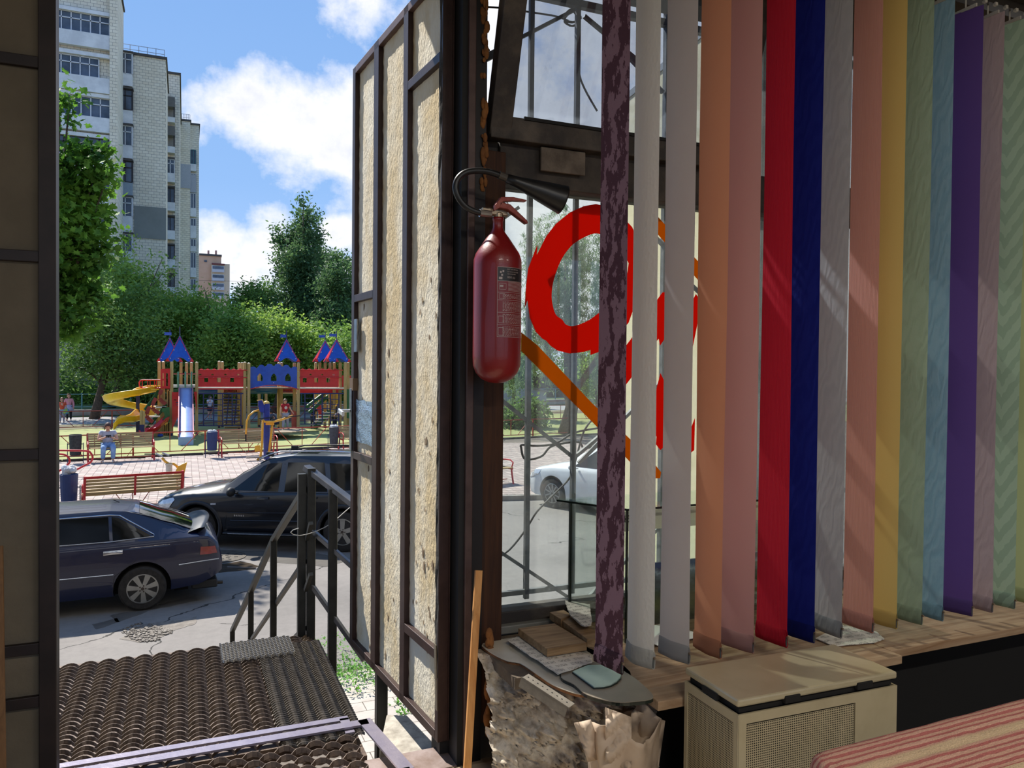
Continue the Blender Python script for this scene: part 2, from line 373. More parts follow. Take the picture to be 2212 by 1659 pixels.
# latch plate, lock plate with lever, foil patch
u_, z_ = leafP(768, 716); LB(MB(), u_-.025, u_+.02, z_-.10, z_+.06, -.005, .002).build('striker_plate', steelg, dr, bevel=.001)
u_, z_ = leafP(760, 900); pl = LB(MB(), LW-.03, LW+.004, z_-.17, z_+.14, 0, .008).build('lock_plate', steelg, dr, bevel=.004)
hq = LH+Lu*(LW-.012)+Ln*.01; hq.z = z_+.03
mb = MB().tube([hq, hq+Ln*.05, hq+Ln*.056+Lu*-.01], .008, 8); mb.bar(hq+Ln*.05+Lu*.01, hq+Ln*.062-Lu*.11+V((0, 0, -.01)), .012, .022, bev=.003).build('lever_handle', mat('white_enamel', 'd8dbe2', .3, .5), pl, smooth=False)
MBx = LB(MB(), LW-.052, LW+.004, z_+.13, z_+.19, -.02, .006).build('lock_block', mat('raw_wood_block', '6a5540', .8), dr)
u_a, z_a = leafP(770, 955); u_b, z_b = leafP(802, 868)
t = NT('blistered_foil'); n_ = t.noise(60, 4, .6, t.mp(scale=(1, 1, 2.5))); c = t.ramp(n_, [(.3, hexc('4c5a66')), (.5, hexc('a8bccb')), (.7, hexc('7fa6bd'))]); foil = t.fin(t.bsdf(c, .35, .5, t.bump(n_, .004, .8)))
nx, nz = 8, 10; pts = []; 
for i in range(nz):
    for j in range(nx):
        q = LH+Lu*(us[2]+.002+(LW-.05-us[2])*j/(nx-1))+Ln*(-.012+rnd.uniform(-.002, .002)); q.z = z_a+(z_b-z_a)*i/(nz-1)+rnd.uniform(-.004, .004); pts.append(q)
MB().grid(pts, nz, nx).build('foil_patch', foil, dr)
# weather felt hanging along the hinge side
mb = MB(); pts = []
for i in range(60):
    z = LZ0+.25+(LZ1-LZ0-.25)*i/59
    for j in range(3): q = LH-Lu*(.0+.012*j)+Ln*(.012+rnd.uniform(-.003, .003)+.01*math.sin(i*.7)*0); q.z = z; pts.append(q)
mb.grid(pts, 60, 3).build('felt_strip', mat('grey_felt', '2b2926', .95, 0, '3d3a35', 60, bump=.6), dr)
mb = MB(); q = LH-Lu*.01+Ln*.016; mb.bar(V((q.x, q.y, 2.30)), V((q.x+.005, q.y-.005, 2.06)), .003, .022).build('torn_edging', foamd, dr)

# ---- left leaf (closed, in the wall plane)
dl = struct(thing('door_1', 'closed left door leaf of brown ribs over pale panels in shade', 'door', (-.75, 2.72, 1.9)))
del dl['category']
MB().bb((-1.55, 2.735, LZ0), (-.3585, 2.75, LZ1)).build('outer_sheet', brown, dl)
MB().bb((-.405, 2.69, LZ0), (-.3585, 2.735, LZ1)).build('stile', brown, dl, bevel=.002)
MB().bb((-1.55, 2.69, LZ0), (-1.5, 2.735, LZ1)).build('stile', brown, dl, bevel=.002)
brn = mat('shaded_leaf_steel', '1c1311', .5, .2, '261b18', 14)  # copy of the brown steel with the leaf's shade put into the colour
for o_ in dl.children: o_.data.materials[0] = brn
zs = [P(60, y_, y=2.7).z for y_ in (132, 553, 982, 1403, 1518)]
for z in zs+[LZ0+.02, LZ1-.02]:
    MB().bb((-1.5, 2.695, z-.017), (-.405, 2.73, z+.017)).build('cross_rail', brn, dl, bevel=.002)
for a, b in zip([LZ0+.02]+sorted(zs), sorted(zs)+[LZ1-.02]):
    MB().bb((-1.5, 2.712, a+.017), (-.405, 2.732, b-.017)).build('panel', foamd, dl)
# ---- steel door frame
fr = struct(thing('trim_1', 'brown steel frame around the open doorway', 'frame', (.9, 2.7, FZ))); del fr['category']
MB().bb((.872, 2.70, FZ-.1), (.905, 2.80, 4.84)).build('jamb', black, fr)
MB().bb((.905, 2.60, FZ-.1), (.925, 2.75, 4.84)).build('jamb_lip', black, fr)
MB().bb((.925, 2.585, FZ-.1), (.952, 2.75, 4.84)).build('jamb_face', mat('jamb_reflection_brown', '46342f', .45, .3, '54413c', 12), fr, bevel=.003)  # lighter brown strip: a reflection on the jamb put into the colour
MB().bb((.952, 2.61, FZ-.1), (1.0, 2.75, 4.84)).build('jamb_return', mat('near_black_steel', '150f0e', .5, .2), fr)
MB().bb((-1.6, 2.6, 4.78), (1.0, 2.8, 4.84)).build('head', brown, fr)
MB().bb((-1.6, 2.6, FZ-.1), (-1.55, 2.8, 4.84)).build('jamb', brown, fr)
MB().bb((-1.55, 2.60, FZ-.07), (.925, 2.76, FZ+.004)).build('threshold_plate', mat('rusty_threshold', '7d6a60', .5, .4, '9a8b86', 9, bump=.2), fr, bevel=.002)
# dusty boards just inside the threshold
for i in range(5):
    o = MB().box((-.62+.5*i-.2, 2.44, FZ+.004), (.495, .26, .016)).build('floor_board' if False else 'trim_2', wood('dusty_board', '9d8b73', 'b8a78c')); struct(o)

# ---- wooden post between door and window
postm = wood('dark_old_wood', '2c1910', '462a17', .7, 'z'); 
po = tag(MB().bb((1.0, 2.62, SZ-.3), (1.084, 2.695, 4.1)).bb((1.0, 2.62, 4.1), (1.008, 2.695, 4.83)).build('wooden_post', postm, bevel=.004), 'dark brown timber post between the door frame and the window', 'post')
def foam_run(x, y, z0, z1, n, r_, seed, label):
    rr = random.Random(seed); mb = MB()
    for i in range(n):
        z = z0+(z1-z0)*rr.random(); k = rr.uniform(.4, 1.1); mb.ell((x+rr.uniform(-.008, .010), y+rr.uniform(-.006, .006), z), (r_*k, r_*.7*k, r_*k*rr.uniform(1.2, 2.6)), 7, 5)
    return tag(mb.build('foam_bead', mat('orange_mounting_foam', '6e4420', .9, 0, '8e5c2c', 20, bump=.6), smooth=True), label, 'foam', kind='stuff')
foam_run(.990, 2.606, 3.95, 4.8, 60, .011, 5, 'orange mounting foam squeezed out along the upper door frame')
foam_run(1.012, 2.56, 2.0, 2.36, 40, .014, 6, 'crumbling orange foam beside the lath near the floor')
# unseen ceiling lamps behind the camera, added to brighten the room
lt = NT('added_light_glow'); le = lt.n('Emission'); le.inputs[0].default_value = (1, .93, .82, 1); le.inputs[1].default_value = 4; lampm = lt.fin(le)
for i, (x, y) in enumerate(((.6, -1.2), (3.2, -1.2))):
    cl = thing('added_light', ('unseen tube light added to brighten the room, left one', 'unseen tube light added to brighten the room, right one')[i], 'added light', (x, y, RZ1-.08))
    MB().bb((x-.65, y-.09, RZ1-.05), (x+.65, y+.09, RZ1)).build('housing', mat('added_light_housing', 'd0cec8', .5), cl); MB().bb((x-.62, y-.06, RZ1-.075), (x+.62, y+.06, RZ1-.05)).build('diffuser', lampm, cl)
    al = bpy.data.lights.new('added_area_light', 'AREA'); al.shape = 'RECTANGLE'; al.size = 1.24; al.size_y = .12; al.energy = 30; al.color = (1, .93, .83); ao = bpy.data.objects.new('added_area_light', al); COL.objects.link(ao); ao.parent = cl; ao.location = (0, 0, -.005)

# ================================================================ window
framed = mat('flaking_dark_frame', '2a2420', .7, 0, '51483d', 6, .42, .7, bump=.5, bscale=40)
win = struct(thing('window_1', 'wide shop window with timber frame and dusty glass', 'window', (2.5, YW, SZ))); del win['category']
WX0, WX1 = 1.085, 5.6; TZ0, TZ1 = 4.0, 4.16
MB().bb((WX0, 2.70, 2.31), (WX1, 2.79, 2.375)).build('bottom_rail', framed, win, bevel=.004)
MB().bb((WX0, 2.67, 2.30), (WX1, 2.72, 2.33)).build('bottom_bead', mat('grey_bead', '6c6c66', .6), win, bevel=.004)
MB().bb((WX0, 2.68, TZ0), (WX1, 2.80, TZ1)).bb((1.0, 2.70, TZ0+.08), (WX0, 2.80, TZ1)).build('transom', framed, win, bevel=.004)
MB().bb((WX0-.08, 2.68, 4.83), (WX1, 2.80, 4.96)).build('head', framed, win)
MB().bb((1.0, 2.70, TZ1), (1.022, 2.79, 4.86)).build('stile', framed, win)
MB().bb((3.55, 2.70, 2.37), (3.62, 2.79, 4.86)).build('mullion', framed, win)
dirty = glass('dusty_window_glass', 'f4f8f6', .12, 'e8ecec', .0, 3)
clear = glass('clear_glass', 'e6f0ea', .04, 'c9cfd0', .03)
for a, b in ((WX0, 3.55), (3.62, WX1)):
    MB().bb((a, 2.748, 2.37), (b, 2.752, TZ0)).build('pane', dirty, win)
MB().bb((2.18, 2.748, TZ1), (3.55, 2.752, 4.86)).build('pane', dirty, win)
# the hopper sash tilted into the room
sh = thing('tilted_sash', 'upper window sash tilted open into the room, flaking dark paint', 'window sash', (1.0, 2.66, 4.17))
def S(x, t, dpt=0): # x along, t up along the tilted sash
    return V((x, 2.665-t*.300-dpt, 4.17+t*.954))
sx0, sx1, sh_ = 1.027, 2.16, .86
frp = mat('chipped_sash_paint', '2c2520', .6, 0, '5a5044', 8, .45, .75, bump=.6, bscale=40)
MB().bar(S(sx0+.04, 0), S(sx0+.04, sh_), .085, .06, up=(0, 1, 0)).build('stile', frp, sh, bevel=.004)
MB().bar(S(sx1-.03, 0), S(sx1-.03, sh_), .06, .06, up=(0, 1, 0)).build('stile', frp, sh, bevel=.004)
MB().bar(S(sx0, .025), S(sx1, .025), .06, .085, up=(0, 0, 1)).build('bottom_rail', frp, sh, bevel=.004)
MB().bar(S(sx0, sh_), S(sx1, sh_), .05, .05).build('top_rail', frp, sh, bevel=.004)
MB().prism([(0, 0), (sx1-sx0-.09, 0), (sx1-sx0-.09, sh_-.05), (0, sh_-.05)], S(sx0+.06, .05), (1, 0, 0), (0, -.3, .954), .004).build('pane', glass('hazy_sash_glass', 'd7dde4', .16, 'aeb5bd', .03, 4), sh)
MB().bar(S(sx0+.13, .068, .02), S(sx1-.1, .068, .02), .008, .012).build('putty_line', black, sh)
MB().lathe([(.0, 0), (.02, 0), (.022, .006), (.016, .012), (0, .012)], (0, 0, 0), 16, 'y').build('knob', mat('brass_dull', '7a6a4a', .4, .6), sh).location = S(sx0+.055, .21, .06)-V((1.0, 2.66, 4.17))
MB().bar(S(1.24, -.07, .03), S(1.43, -.07, .03), .012, .09).build('hinge_plate', mat('painted_hinge', '554b40', .7, .2, '7a6e60', 12, bump=.6), sh, bevel=.003)
# stickers on the glass (flat vinyl)
red = NT('red_vinyl'); 
def vinyl(name, c, f=.95):
    t = NT(name); b = t.bsdf(hexc(c), .5); tr = t.n('BsdfTranslucent'); tr.inputs[0].default_value = hexc(c); ms = t.n('MixShader'); ms.inputs[0].default_value = f
    t.l(b.outputs[0], ms.inputs[1]); t.l(tr.outputs[0], ms.inputs[2]); return t.fin(ms)
redv = vinyl('red_window_vinyl', 'ff4818'); orv = vinyl('orange_window_vinyl', 'f09c10')
def gp(pts, sc_=None, o=(0, 0)):
    out = []
    for x, y in pts:
        if sc_: x, y = o[0]+x*sc_, o[1]+y*sc_
        q = P(x, y, y=2.745); out.append((q.x, q.z))
    return out
def sticker(outline, hole, name, m, label):
    me = bpy.data.meshes.new(name); bm = bmesh.new(); 
    def loop(pts):
        vs = [bm.verts.new((x, 2.7452, z)) for x, z in pts]; return [bm.edges.new((vs[i], vs[(i+1) % len(vs)])) for i in range(len(vs))]
    e = loop(outline)
    for h in hole: e += loop(h)
    bmesh.ops.triangle_fill(bm, edges=e, use_beauty=True, use_dissolve=False)
    r_ = bmesh.ops.extrude_face_region(bm, geom=bm.faces[:]); bmesh.ops.translate(bm, vec=(0, -.0006, 0), verts=[g for g in r_['geom'] if isinstance(g, bmesh.types.BMVert)])
    bmesh.ops.recalc_face_normals(bm, faces=bm.faces[:]); bm.to_mesh(me); bm.free(); me.materials.append(m)
    o = bpy.data.objects.new(name, me); COL.objects.link(o); return tag(o, label, 'sticker', 'vinyl lettering on the shop window')
k = .30146; O_ = (960, 400)
sticker(gp([(1085, 135), (1000, 150), (900, 195), (800, 275), (730, 365), (662, 500), (666, 425), (630, 520), (600, 600), (585, 720), (575, 880), (595, 825), (612, 950), (655, 1050), (700, 1098), (730, 1115), (760, 1150), (810, 1185), (900, 1206), (1000, 1195), (1046, 1180), (1046, 1217), (1120, 1190), (1200, 1120), (1270, 1045), (1320, 985), (1350, 900), (1375, 780), (1385, 620), (1385, 450), (1375, 370), (1345, 300), (1275, 225), (1200, 160)], k, O_),
        [smc(gp([(1085, 345), (1160, 380), (1200, 460), (1225, 600), (1210, 740), (1160, 860), (1075, 940), (1000, 985), (920, 1010), (870, 998), (845, 965), (800, 930), (778, 870), (768, 800), (775, 720), (795, 640), (840, 530), (905, 440), (980, 385)], k, O_)), gp([(1275, 600), (1285, 560), (1305, 528), (1320, 560), (1312, 620), (1300, 690), (1275, 755)], k, O_)], 'window_letter', redv, 'large red vinyl ring letter with ragged brush edges on the window glass')
sticker(gp([(1270, 1470), (1270, 1190), (1335, 1105), (1465, 905), (1562, 768), (1640, 760), (1700, 880), (1740, 900), (1802, 780), (1835, 830), (1810, 1010), (1775, 1180), (1740, 1100), (1640, 1010), (1545, 1150), (1535, 1100), (1463, 1195), (1335, 1385)], k, O_), [], 'window_letter', redv, 'red vinyl brush stroke slanting upward beside the ring letter')
k2 = .4217; O2 = (1260, 380)
sticker(gp([(395, 1010), (375, 1090), (362, 1180), (357, 1138), (338, 1160), (326, 1320), (345, 1370), (362, 1325), (375, 1335), (372, 1375), (395, 1405), (470, 1330), (548, 1420), (568, 1405), (572, 1240), (548, 1300), (500, 1230), (450, 1150), (420, 1060)], k2, O2), [], 'window_letter', redv, 'lower ragged red vinyl stroke behind the third and fourth blind slats')
sticker(gp([(1126, 718), (1160, 745), (1280, 872), (1400, 985), (1428, 1020), (1426, 1033), (1395, 1034), (1280, 912), (1126, 758)]), [], 'window_stripe', orv, 'orange vinyl stripe slanting down behind the extinguisher')
sticker(gp([(1413, 459), (1500, 556), (1600, 660), (1590, 700), (1500, 596), (1404, 487)]), [], 'window_stripe', orv, 'orange vinyl stripe end above the red letters')

# ---- sill
sillm = wood('stained_sill', '8a6a4c', 'b49a7c', .6, 'x', .6, .5)
si = struct(thing('trim_3', 'stained window board', 'sill', (2.4, 2.3, SZ))); del si['category']
for i, (a, b, y0) in enumerate(((1.32, 2.35, 1.95), (2.35, 3.6, 2.0), (3.6, 5.6, 2.0))):
    MB().bb((a+.002, y0, SZ-.03), (b-.002, 2.36, SZ)).build('board', sillm, si, bevel=.003)
    MB().bb((a+.002, 2.364, SZ-.03), (b-.002, 2.70, SZ)).build('board', sillm, si, bevel=.003)
MB().bb((1.0, 2.30, SZ-.05), (1.32, 2.70, SZ-.012)).build('mortar_bed', mat('crumbling_mortar', '4d4338', .95, 0, '6b5d4c', 9, bump=1, bscale=40), si)
struct(MB().bb((1.42, 2.15, FZ), (5.6, 2.64, 2.24)).build('wall_front_base', mat('niche_shade', '060504', .95)))  # near-black colour stands for the darkness of the niche

# ================================================================ blinds
def fabric(name, c, kind, tr=.55, c2=None):
    t = NT(name); base = hexc(c)
    sat = base
    if kind == 'swirl':     # woven brush pattern in two tones
        v = t.mp(scale=(1, 1, .5), rot=(R(25), 0, 0))
        wv = t.n('TexWave'); wv.wave_type = 'BANDS'; wv.bands_direction = 'DIAGONAL'; wv.inputs['Scale'].default_value = 7; wv.inputs['Distortion'].default_value = 11; wv.inputs['Detail'].default_value = 6; wv.inputs['Detail Scale'].default_value = 2.6; wv.inputs['Detail Roughness'].default_value = .7; t.l(v, wv.inputs[0])
        col = t.ramp(wv.outputs['Fac'], [(.47, base), (.53, hexc(c2))]); h = wv.outputs['Fac']; bs = .25
    elif kind == 'stripe':
        wv = t.n('TexWave'); wv.bands_direction = 'Y'; wv.inputs['Scale'].default_value = 60; t.l(t.mp(), wv.inputs[0]); h = wv.outputs['Fac']; col = t.mix(t.math('MULTIPLY', h, .22), base, hexc(c2 or 'ffffff')); bs = .4
    elif kind == 'scale':
        vo = t.n('TexVoronoi'); vo.inputs['Scale'].default_value = 95; t.l(t.mp(scale=(1, 1, .6)), vo.inputs[0]); h = vo.outputs['Distance']; col = base; bs = .9
    elif kind == 'crinkle':
        wv = t.n('TexWave'); wv.bands_direction = 'DIAGONAL'; wv.inputs['Scale'].default_value = 12; wv.inputs['Distortion'].default_value = 12; wv.inputs['Detail'].default_value = 4; t.l(t.mp(scale=(1, 1.5, .5)), wv.inputs[0]); h = wv.outputs['Fac']; col = t.mix(t.math('MULTIPLY', h, .16), base, hexc(c2 or 'ffffff')); bs = .8
    elif kind == 'chevron':
        s = t.n('SeparateXYZ'); t.l(t.tc.outputs['Object'], s.inputs[0]); a = t.math('ABSOLUTE', s.outputs[1]); z = t.math('ADD', s.outputs[2], t.math('MULTIPLY', a, -1.6)); n_ = t.noise(30, 2, .5)
        fr_ = t.math('FRACT', t.math('ADD', t.math('MULTIPLY', z, 11), t.math('MULTIPLY', n_, .5))); h = t.math('GREATER_THAN', fr_, .5); col = t.mix(t.math('MULTIPLY', h, .5), base, hexc(c2 or 'ffffff')); bs = .15
    else:
        h = t.noise(350, 3, .6); col = t.mix(t.math('MULTIPLY', t.noise(14, 4, .6), .10), base, hexc(c2 or 'ffffff')); bs = .15
    nm = t.bump(h, .0015, bs)
    b = t.bsdf(col, .75, 0, nm, .2); trn = t.n('BsdfTranslucent'); t.put(trn.inputs[0], col); t.l(nm, trn.inputs['Normal'])
    ms = t.n('MixShader'); ms.inputs[0].default_value = tr; t.l(b.outputs[0], ms.inputs[1]); t.l(trn.outputs[0], ms.inputs[2]); return t.fin(ms)
SLATS = [  # near-edge x, far-edge dx, bottom z, colour, pattern, second colour, translucency, curl, words
    (1.227, -.022, 2.375, '553740', 'swirl', '8c6c76', .15, .0, 'dark maroon blind slat with a woven brush-stroke pattern'),
    (1.338, -.012, 2.375, 'efece2', 'scale', None, .5, .022, 'curled off-white blind slat with a scaly texture'),
    (1.474, -.030, 2.372, 'cfccca', 'plain', None, .5, .010, 'wide plain light grey blind slat, third from the post'),
    (1.600, -.018, 2.372, 'e6a07a', 'plain', 'f6c7a2', .42, .010, 'bright peach orange blind slat'),
    (1.729, -.042, 2.372, 'dba9a2', 'plain', 'e9c0bd', .42, .004, 'wide dusty pink blind slat left of the red one'),
    (1.869, -.018, 2.372, 'dc2038', 'stripe', 'f0606a', .42, .004, 'bright red finely ribbed blind slat'),
    (1.992, -.030, 2.372, '1a2684', 'crinkle', '3040a8', .5, .004, 'navy blue crinkled blind slat'),
    (2.116, -.004, 2.372, 'c3c6c8', 'crinkle', 'f0f0ee', .55, .006, 'pale grey crinkled blind slat right of the navy one'),
    (2.262, -.004, 2.372, 'e2a092', 'stripe', 'f3c9b8', .42, .004, 'salmon pink finely dotted blind slat'),
    (2.382, -.020, 2.372, 'f2d07c', 'plain', 'f8e0a0', .42, .006, 'mustard yellow blind slat'),
    (2.514, -.030, 2.372, 'a9bca0', 'crinkle', 'c5d3bc', .42, .004, 'sage green fibrous blind slat'),
    (2.622, -.012, 2.372, '97bfd2', 'crinkle', 'd4ecf4', .42, .004, 'sky blue brushed blind slat'),
    (2.780, -.030, 2.372, '6b4f97', 'plain', '7f63ab', .42, .004, 'plain deep purple blind slat'),
    (2.897, -.006, 2.372, 'cdb3b5', 'crinkle', 'e3cccd', .42, .004, 'pale mauve blind slat right of the purple one'),
    (3.030, -.020, 2.372, 'b3cdb5', 'chevron', 'd4ead2', .5, .004, 'mint green blind slat with a chevron weave'),
    (3.164, -.020, 2.372, 'd2dba0', 'plain', 'e2e9b8', .5, .004, 'yellow-green blind slat, rightmost in view'),
    (3.300, -.020, 2.372, 'd8d2b8', 'plain', 'e6e0c8', .5, .004, 'cream blind slat beyond the yellow-green one'),
    (3.430, -.020, 2.372, 'c8a0a0', 'plain', 'dcbcbc', .5, .004, 'rose blind slat at the right end of the blinds')]
weight = mat('grey_weight_plate', '5d5f5e', .5, .3)
NY = 2.005
for i, (x, dx, zb, c, kd, c2, tr, curl, words) in enumerate(SLATS):
    fm = fabric('blind_fabric_%02d' % i, c, kd, tr, c2)
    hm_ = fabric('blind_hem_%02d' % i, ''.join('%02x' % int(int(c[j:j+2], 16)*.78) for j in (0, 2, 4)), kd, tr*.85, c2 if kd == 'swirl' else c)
    L_ = math.hypot(dx, .127); k = .127/L_; near = V((x, NY, 0)); far = V((x+dx*k, NY+.127*k, 0)); mid = (near+far)/2
    th = thing('blind_slat', words, 'blind slat', (mid.x, mid.y, zb), 'vertical blind slats in assorted fabrics')
    d = (far-near).normalized(); nn = V((-d.y, d.x, 0))      # towards -X (the viewer)
    ztop = 4.70; rows, cols = 26, 7
    def surf(u, z, extra=0):     # u 0 near .. 1 far
        bow = curl*math.sin(math.pi*u) + .003*math.sin(z*3+i)*(u-.5)
        tw = .006*math.sin((z-zb)*1.3+i*1.7)*(u-.5)
        q = near+(far-near)*u+nn*(bow+tw+extra); q.z = z; return q
    pts = []
    for r_ in range(rows):
        z = zb+.055+(ztop-zb-.055)*r_/(rows-1)
        for j in range(cols): pts.append(surf(j/(cols-1), z))
    MB().grid(pts, rows, cols).build('fabric', fm, th, smooth=True)
    # folded bottom pocket with its weight plate
    mb = MB(); pts = []
    prof = [(.060, .0018), (.058, .0030), (.045, .0055), (.02, .007), (.004, .006), (0, 0), (.004, -.005), (.02, -.006), (.045, -.004), (.058, -.001)]
    for (dz, e) in prof:
        for j in range(cols): pts.append(surf(j/(cols-1), zb+dz, e+(.0012*math.sin(j*2.1+dz*90+i))))
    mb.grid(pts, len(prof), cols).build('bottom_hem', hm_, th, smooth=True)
    q = surf(.01, zb+.006); p2 = surf(.16, zb+.006)
    MB().bar(V((q.x, q.y-.002, zb+.020)), V((p2.x, p2.y, zb+.020)), .003, .03).build('weight_plate', weight, th)
    q = surf(0, zb+.036); MB().box((q.x, q.y-.003, q.z), (.006, .008, .006)).build('chain_clip', mat('clip_brown', '6b5a48', .5), th)
    # hanger at the top
    c0 = surf(.5, ztop)
    MB().box((c0.x, c0.y, ztop+.004), (.006, .09, .012), None).tube([(c0.x, c0.y, ztop), (c0.x, c0.y, ztop+.045)], .003, 6).build('hanger', mat('carrier_plastic', 'b7b1a6', .5), th)
hr = thing('headrail', 'dark aluminium headrail with white carriers above the blind slats', 'rail', (2.4, 2.07, 4.76))
MB().bb((1.0, 2.045, 4.745), (5.0, 2.095, 4.775)).build('track', mat('track_aluminium', '4a4540', .4, .6), hr)
for i in range(46):
    x = 1.1+i*.06; MB().box((x, 2.045, 4.742), (.014, .012, .012)).build('carrier', mat('carrier_plastic', 'b7b1a6'), hr)
MB().bb((1.0, 1.98, 4.775), (5.6, 2.14, 4.90)).build('valance', mat('valance_dark', '2a241f', .8), hr)

# ================================================================ fire extinguisher
EX = P(1074, 660, y=2.46); ex, ey = EX.x, EX.y; dd = (EX-CAM).dot(f0)
def ez(py): return P(1074, py, y=2.46).z
pxm = dd/FPX
e = thing('fire_extinguisher', 'dark red fire extinguisher hanging on the wooden post', 'fire extinguisher', (ex, ey, ez(828)))
redp = mat('extinguisher_red', '74060a', .38, .0, '800a0e', 5, bump=.3, bscale=160, coat=.25, bdist=.0015)
prof = [(0, 828), (18, 826), (34, 818), (45, 806), (51, 790), (52, 770), (52, 575), (51.5, 562), (47, 548), (38, 534), (26, 516), (15, 501), (11.5, 493), (11, 478), (12.5, 476), (12.5, 470), (0, 470)]
MB().lathe([(max(a, .1)*pxm, ez(b)-0) for a, b in prof], (ex, ey, 0), 36).build('cylinder', redp, e, smooth=True)
brass = mat('worn_valve_metal', '8a7a66', .35, .8); lever = mat('lever_red', '7c2a24', .45, .3, '8d4a3e', 30); hose = mat('black_hose', '0e0e0f', .4, 0, '17181a', 9)
vz = ez(458)
MB().lathe([(.012, ez(472)), (.02, ez(470)), (.02, ez(462)), (.013, ez(458)), (.013, ez(440)), (.0, ez(438))], (ex, ey, 0), 16).bar((ex-.06, ey-.005, ez(460)), (ex+.03, ey-.005, ez(460)), .022, .024, bev=.004).build('valve', brass, e)
def pe(px, py, dy=0): q = P(px, py, y=2.46+dy); return q
rv, rh = V((r0.x, r0.y, 0)), V((0, 0, 1))
MB().prism([(.0, .0), (.012, .022), (.055, .03), (.10, .032), (.10, .037), (.05, .042), (.005, .038), (-.016, .01), (-.016, -.01)], pe(1074, 452, -.012), (1, 0, 0), rh, .024).build('squeeze_lever', lever, e, bevel=.002)
MB().prism([(0, 0), (.03, -.003), (.1, -.045), (.107, -.043), (.103, -.033), (.04, .016), (.0, .022)], pe(1074, 452, -.012), (1, 0, 0), rh, .024).build('carry_handle', lever, e, bevel=.003)
cR = pe(1092, 446, -.016); MB().tube([cR+V((.013*math.cos(a), 0, .016*math.sin(a))) for a in [i*.524 for i in range(12)]], .0016, 6, closed=True).build('pull_ring', brass, e)
MB().lathe([(0, -.03), (.012, -.03), (.012, .008), (0, .008)], (0, 0, 0), 12, 'x').build('pressure_port', brass, e).location = pe(1092, 474)-V((ex, ey, ez(828)))
hp = [(1050, 462), (1030, 458), (1008, 448), (992, 430), (984, 408), (988, 388), (1003, 374), (1025, 369), (1055, 371), (1082, 380)]
MB().tube(smoothp([pe(a, b, -.01) for a, b in hp], 4), .0105, 12).build('hose', hose, e, smooth=True)
MB().tube([pe(1060, 463, -.008), pe(1036, 460, -.01)], .0135, 12).build('hose_ferrule', mat('steel_ferrule', 'a09a92', .3, .9), e)
a_, b_ = pe(1078, 378, -.01), pe(1098, 386, -.012); MB().tube([a_, b_], .014, 12).build('horn_collar', mat('worn_collar', '4a443d', .5, .4), e)
b2 = pe(1216, 432, -.03); MB().tube([b_-(b2-b_)*.03, b_+(b2-b_)*.15, b_+(b2-b_)*.6, b_+(b2-b_)*.97, b2], [.015, .019, .037, .050, .0515], 20).build('horn', hose, e, smooth=True)
# printed label wrapped on the cylinder
def cyl_patch(a0, a1, y0, y1, rr_, n=8, m_=None, nm='label', par=None):
    mb = MB(); pts = []
    for (yy) in (y0, y1):
        for j in range(n): a = a0+(a1-a0)*j/(n-1); pts.append(V((ex+rr_*math.cos(a), ey+rr_*math.sin(a), ez(yy))))
    return mb.grid(pts, 2, n).build(nm, m_, par)
vd = math.atan2(-ey, -ex)           # towards the camera
RR = 52*pxm
A0, A1 = vd+.0, vd+1.35
lb = cyl_patch(A0, A1, 583, 730, RR+.0004, 12, mat('label_dark_red', '74181a', .35), 'label', e)
cyl_patch(A0+.02, A1, 584, 612, RR+.0008, 12, mat('label_black', '141314', .4), 'header', lb)
lw = mat('label_print', 'a99a94', .5)
mb = MB()
def strip(a0, a1, y0, y1, n=8):
    pts = []
    for yy in (y0, y1):
        for j in range(n): a = a0+(a1-a0)*j/(n-1); pts.append(V((ex+(RR+.0011)*math.cos(a), ey+(RR+.0011)*math.sin(a), ez(yy))))
    mb.grid(pts, 2, n)
strip(A0, A0+.012, 583, 730, 2)
for yy in (583, 612, 636, 652, 678, 704, 729.3): strip(A0, A1, yy, yy+.7)
rr = random.Random(9)
for y0, y1 in ((640, 650), (656, 675), (682, 701), (708, 727)):
    yy = y0
    while yy < y1:
        a = A0+.22
        while a < A1-.1:
            l_ = rr.uniform(.04, .12); strip(a, a+l_, yy, yy+.9, 3); a += l_+.03
        yy += 2.6
for y0, y1 in ((614, 634),):
    for yy in np.arange(y0, y1, 2.6): strip(A0+.45, A1-.08, yy, yy+.9)
for (a, b, y0, y1) in ((.08, .35, 617, 630), (.08, .3, 639, 649), (.05, .25, 686, 700), (.05, .25, 710, 726)):
    strip(A0+a, A0+a+.01, y0, y1, 2); strip(A0+b, A0+b+.01, y0, y1, 2); strip(A0+a, A0+b, y0, y0+.7, 3); strip(A0+a, A0+b, y1, y1+.7, 3)
strip(A0+.1, A0+.24, 621, 625, 3); strip(A0+.06, A0+.2, 604, 609, 3)
for a, y_ in ((.10, 592), (.20, 590), (.15, 598)): strip(A0+a, A0+a+.07, y_, y_+4, 3)
mb.build('print', lw, lb, kind='stuff')
ta = vd+.85; tv = V((-math.sin(ta), math.cos(ta), 0)); on = V((math.cos(ta), math.sin(ta), 0))
def elabel(s, size, yy, a=.40):
    ob = text_part(s, size, (0, 0, 0), (1, 0, 0), (0, 1, 0), lw, None, 'lettering', .00005); ob.parent = lb; zz = ez(yy)
    for v in ob.data.vertices:
        an_ = vd+a+v.co.x/RR; rr_ = RR+.0013+v.co.z; y_ = v.co.y
        v.co = (ex+rr_*math.cos(an_)-ex, ey+rr_*math.sin(an_)-ey, zz+y_-ez(828))
elabel('ВОГНЕГАСНИК', .0062, 589); elabel('ВУГЛЕКИСЛОТНИЙ', .0048, 594); elabel('ПЕРЕНОСНИЙ', .0048, 598.5); elabel('ВВК-3,5', .0092, 606.5)
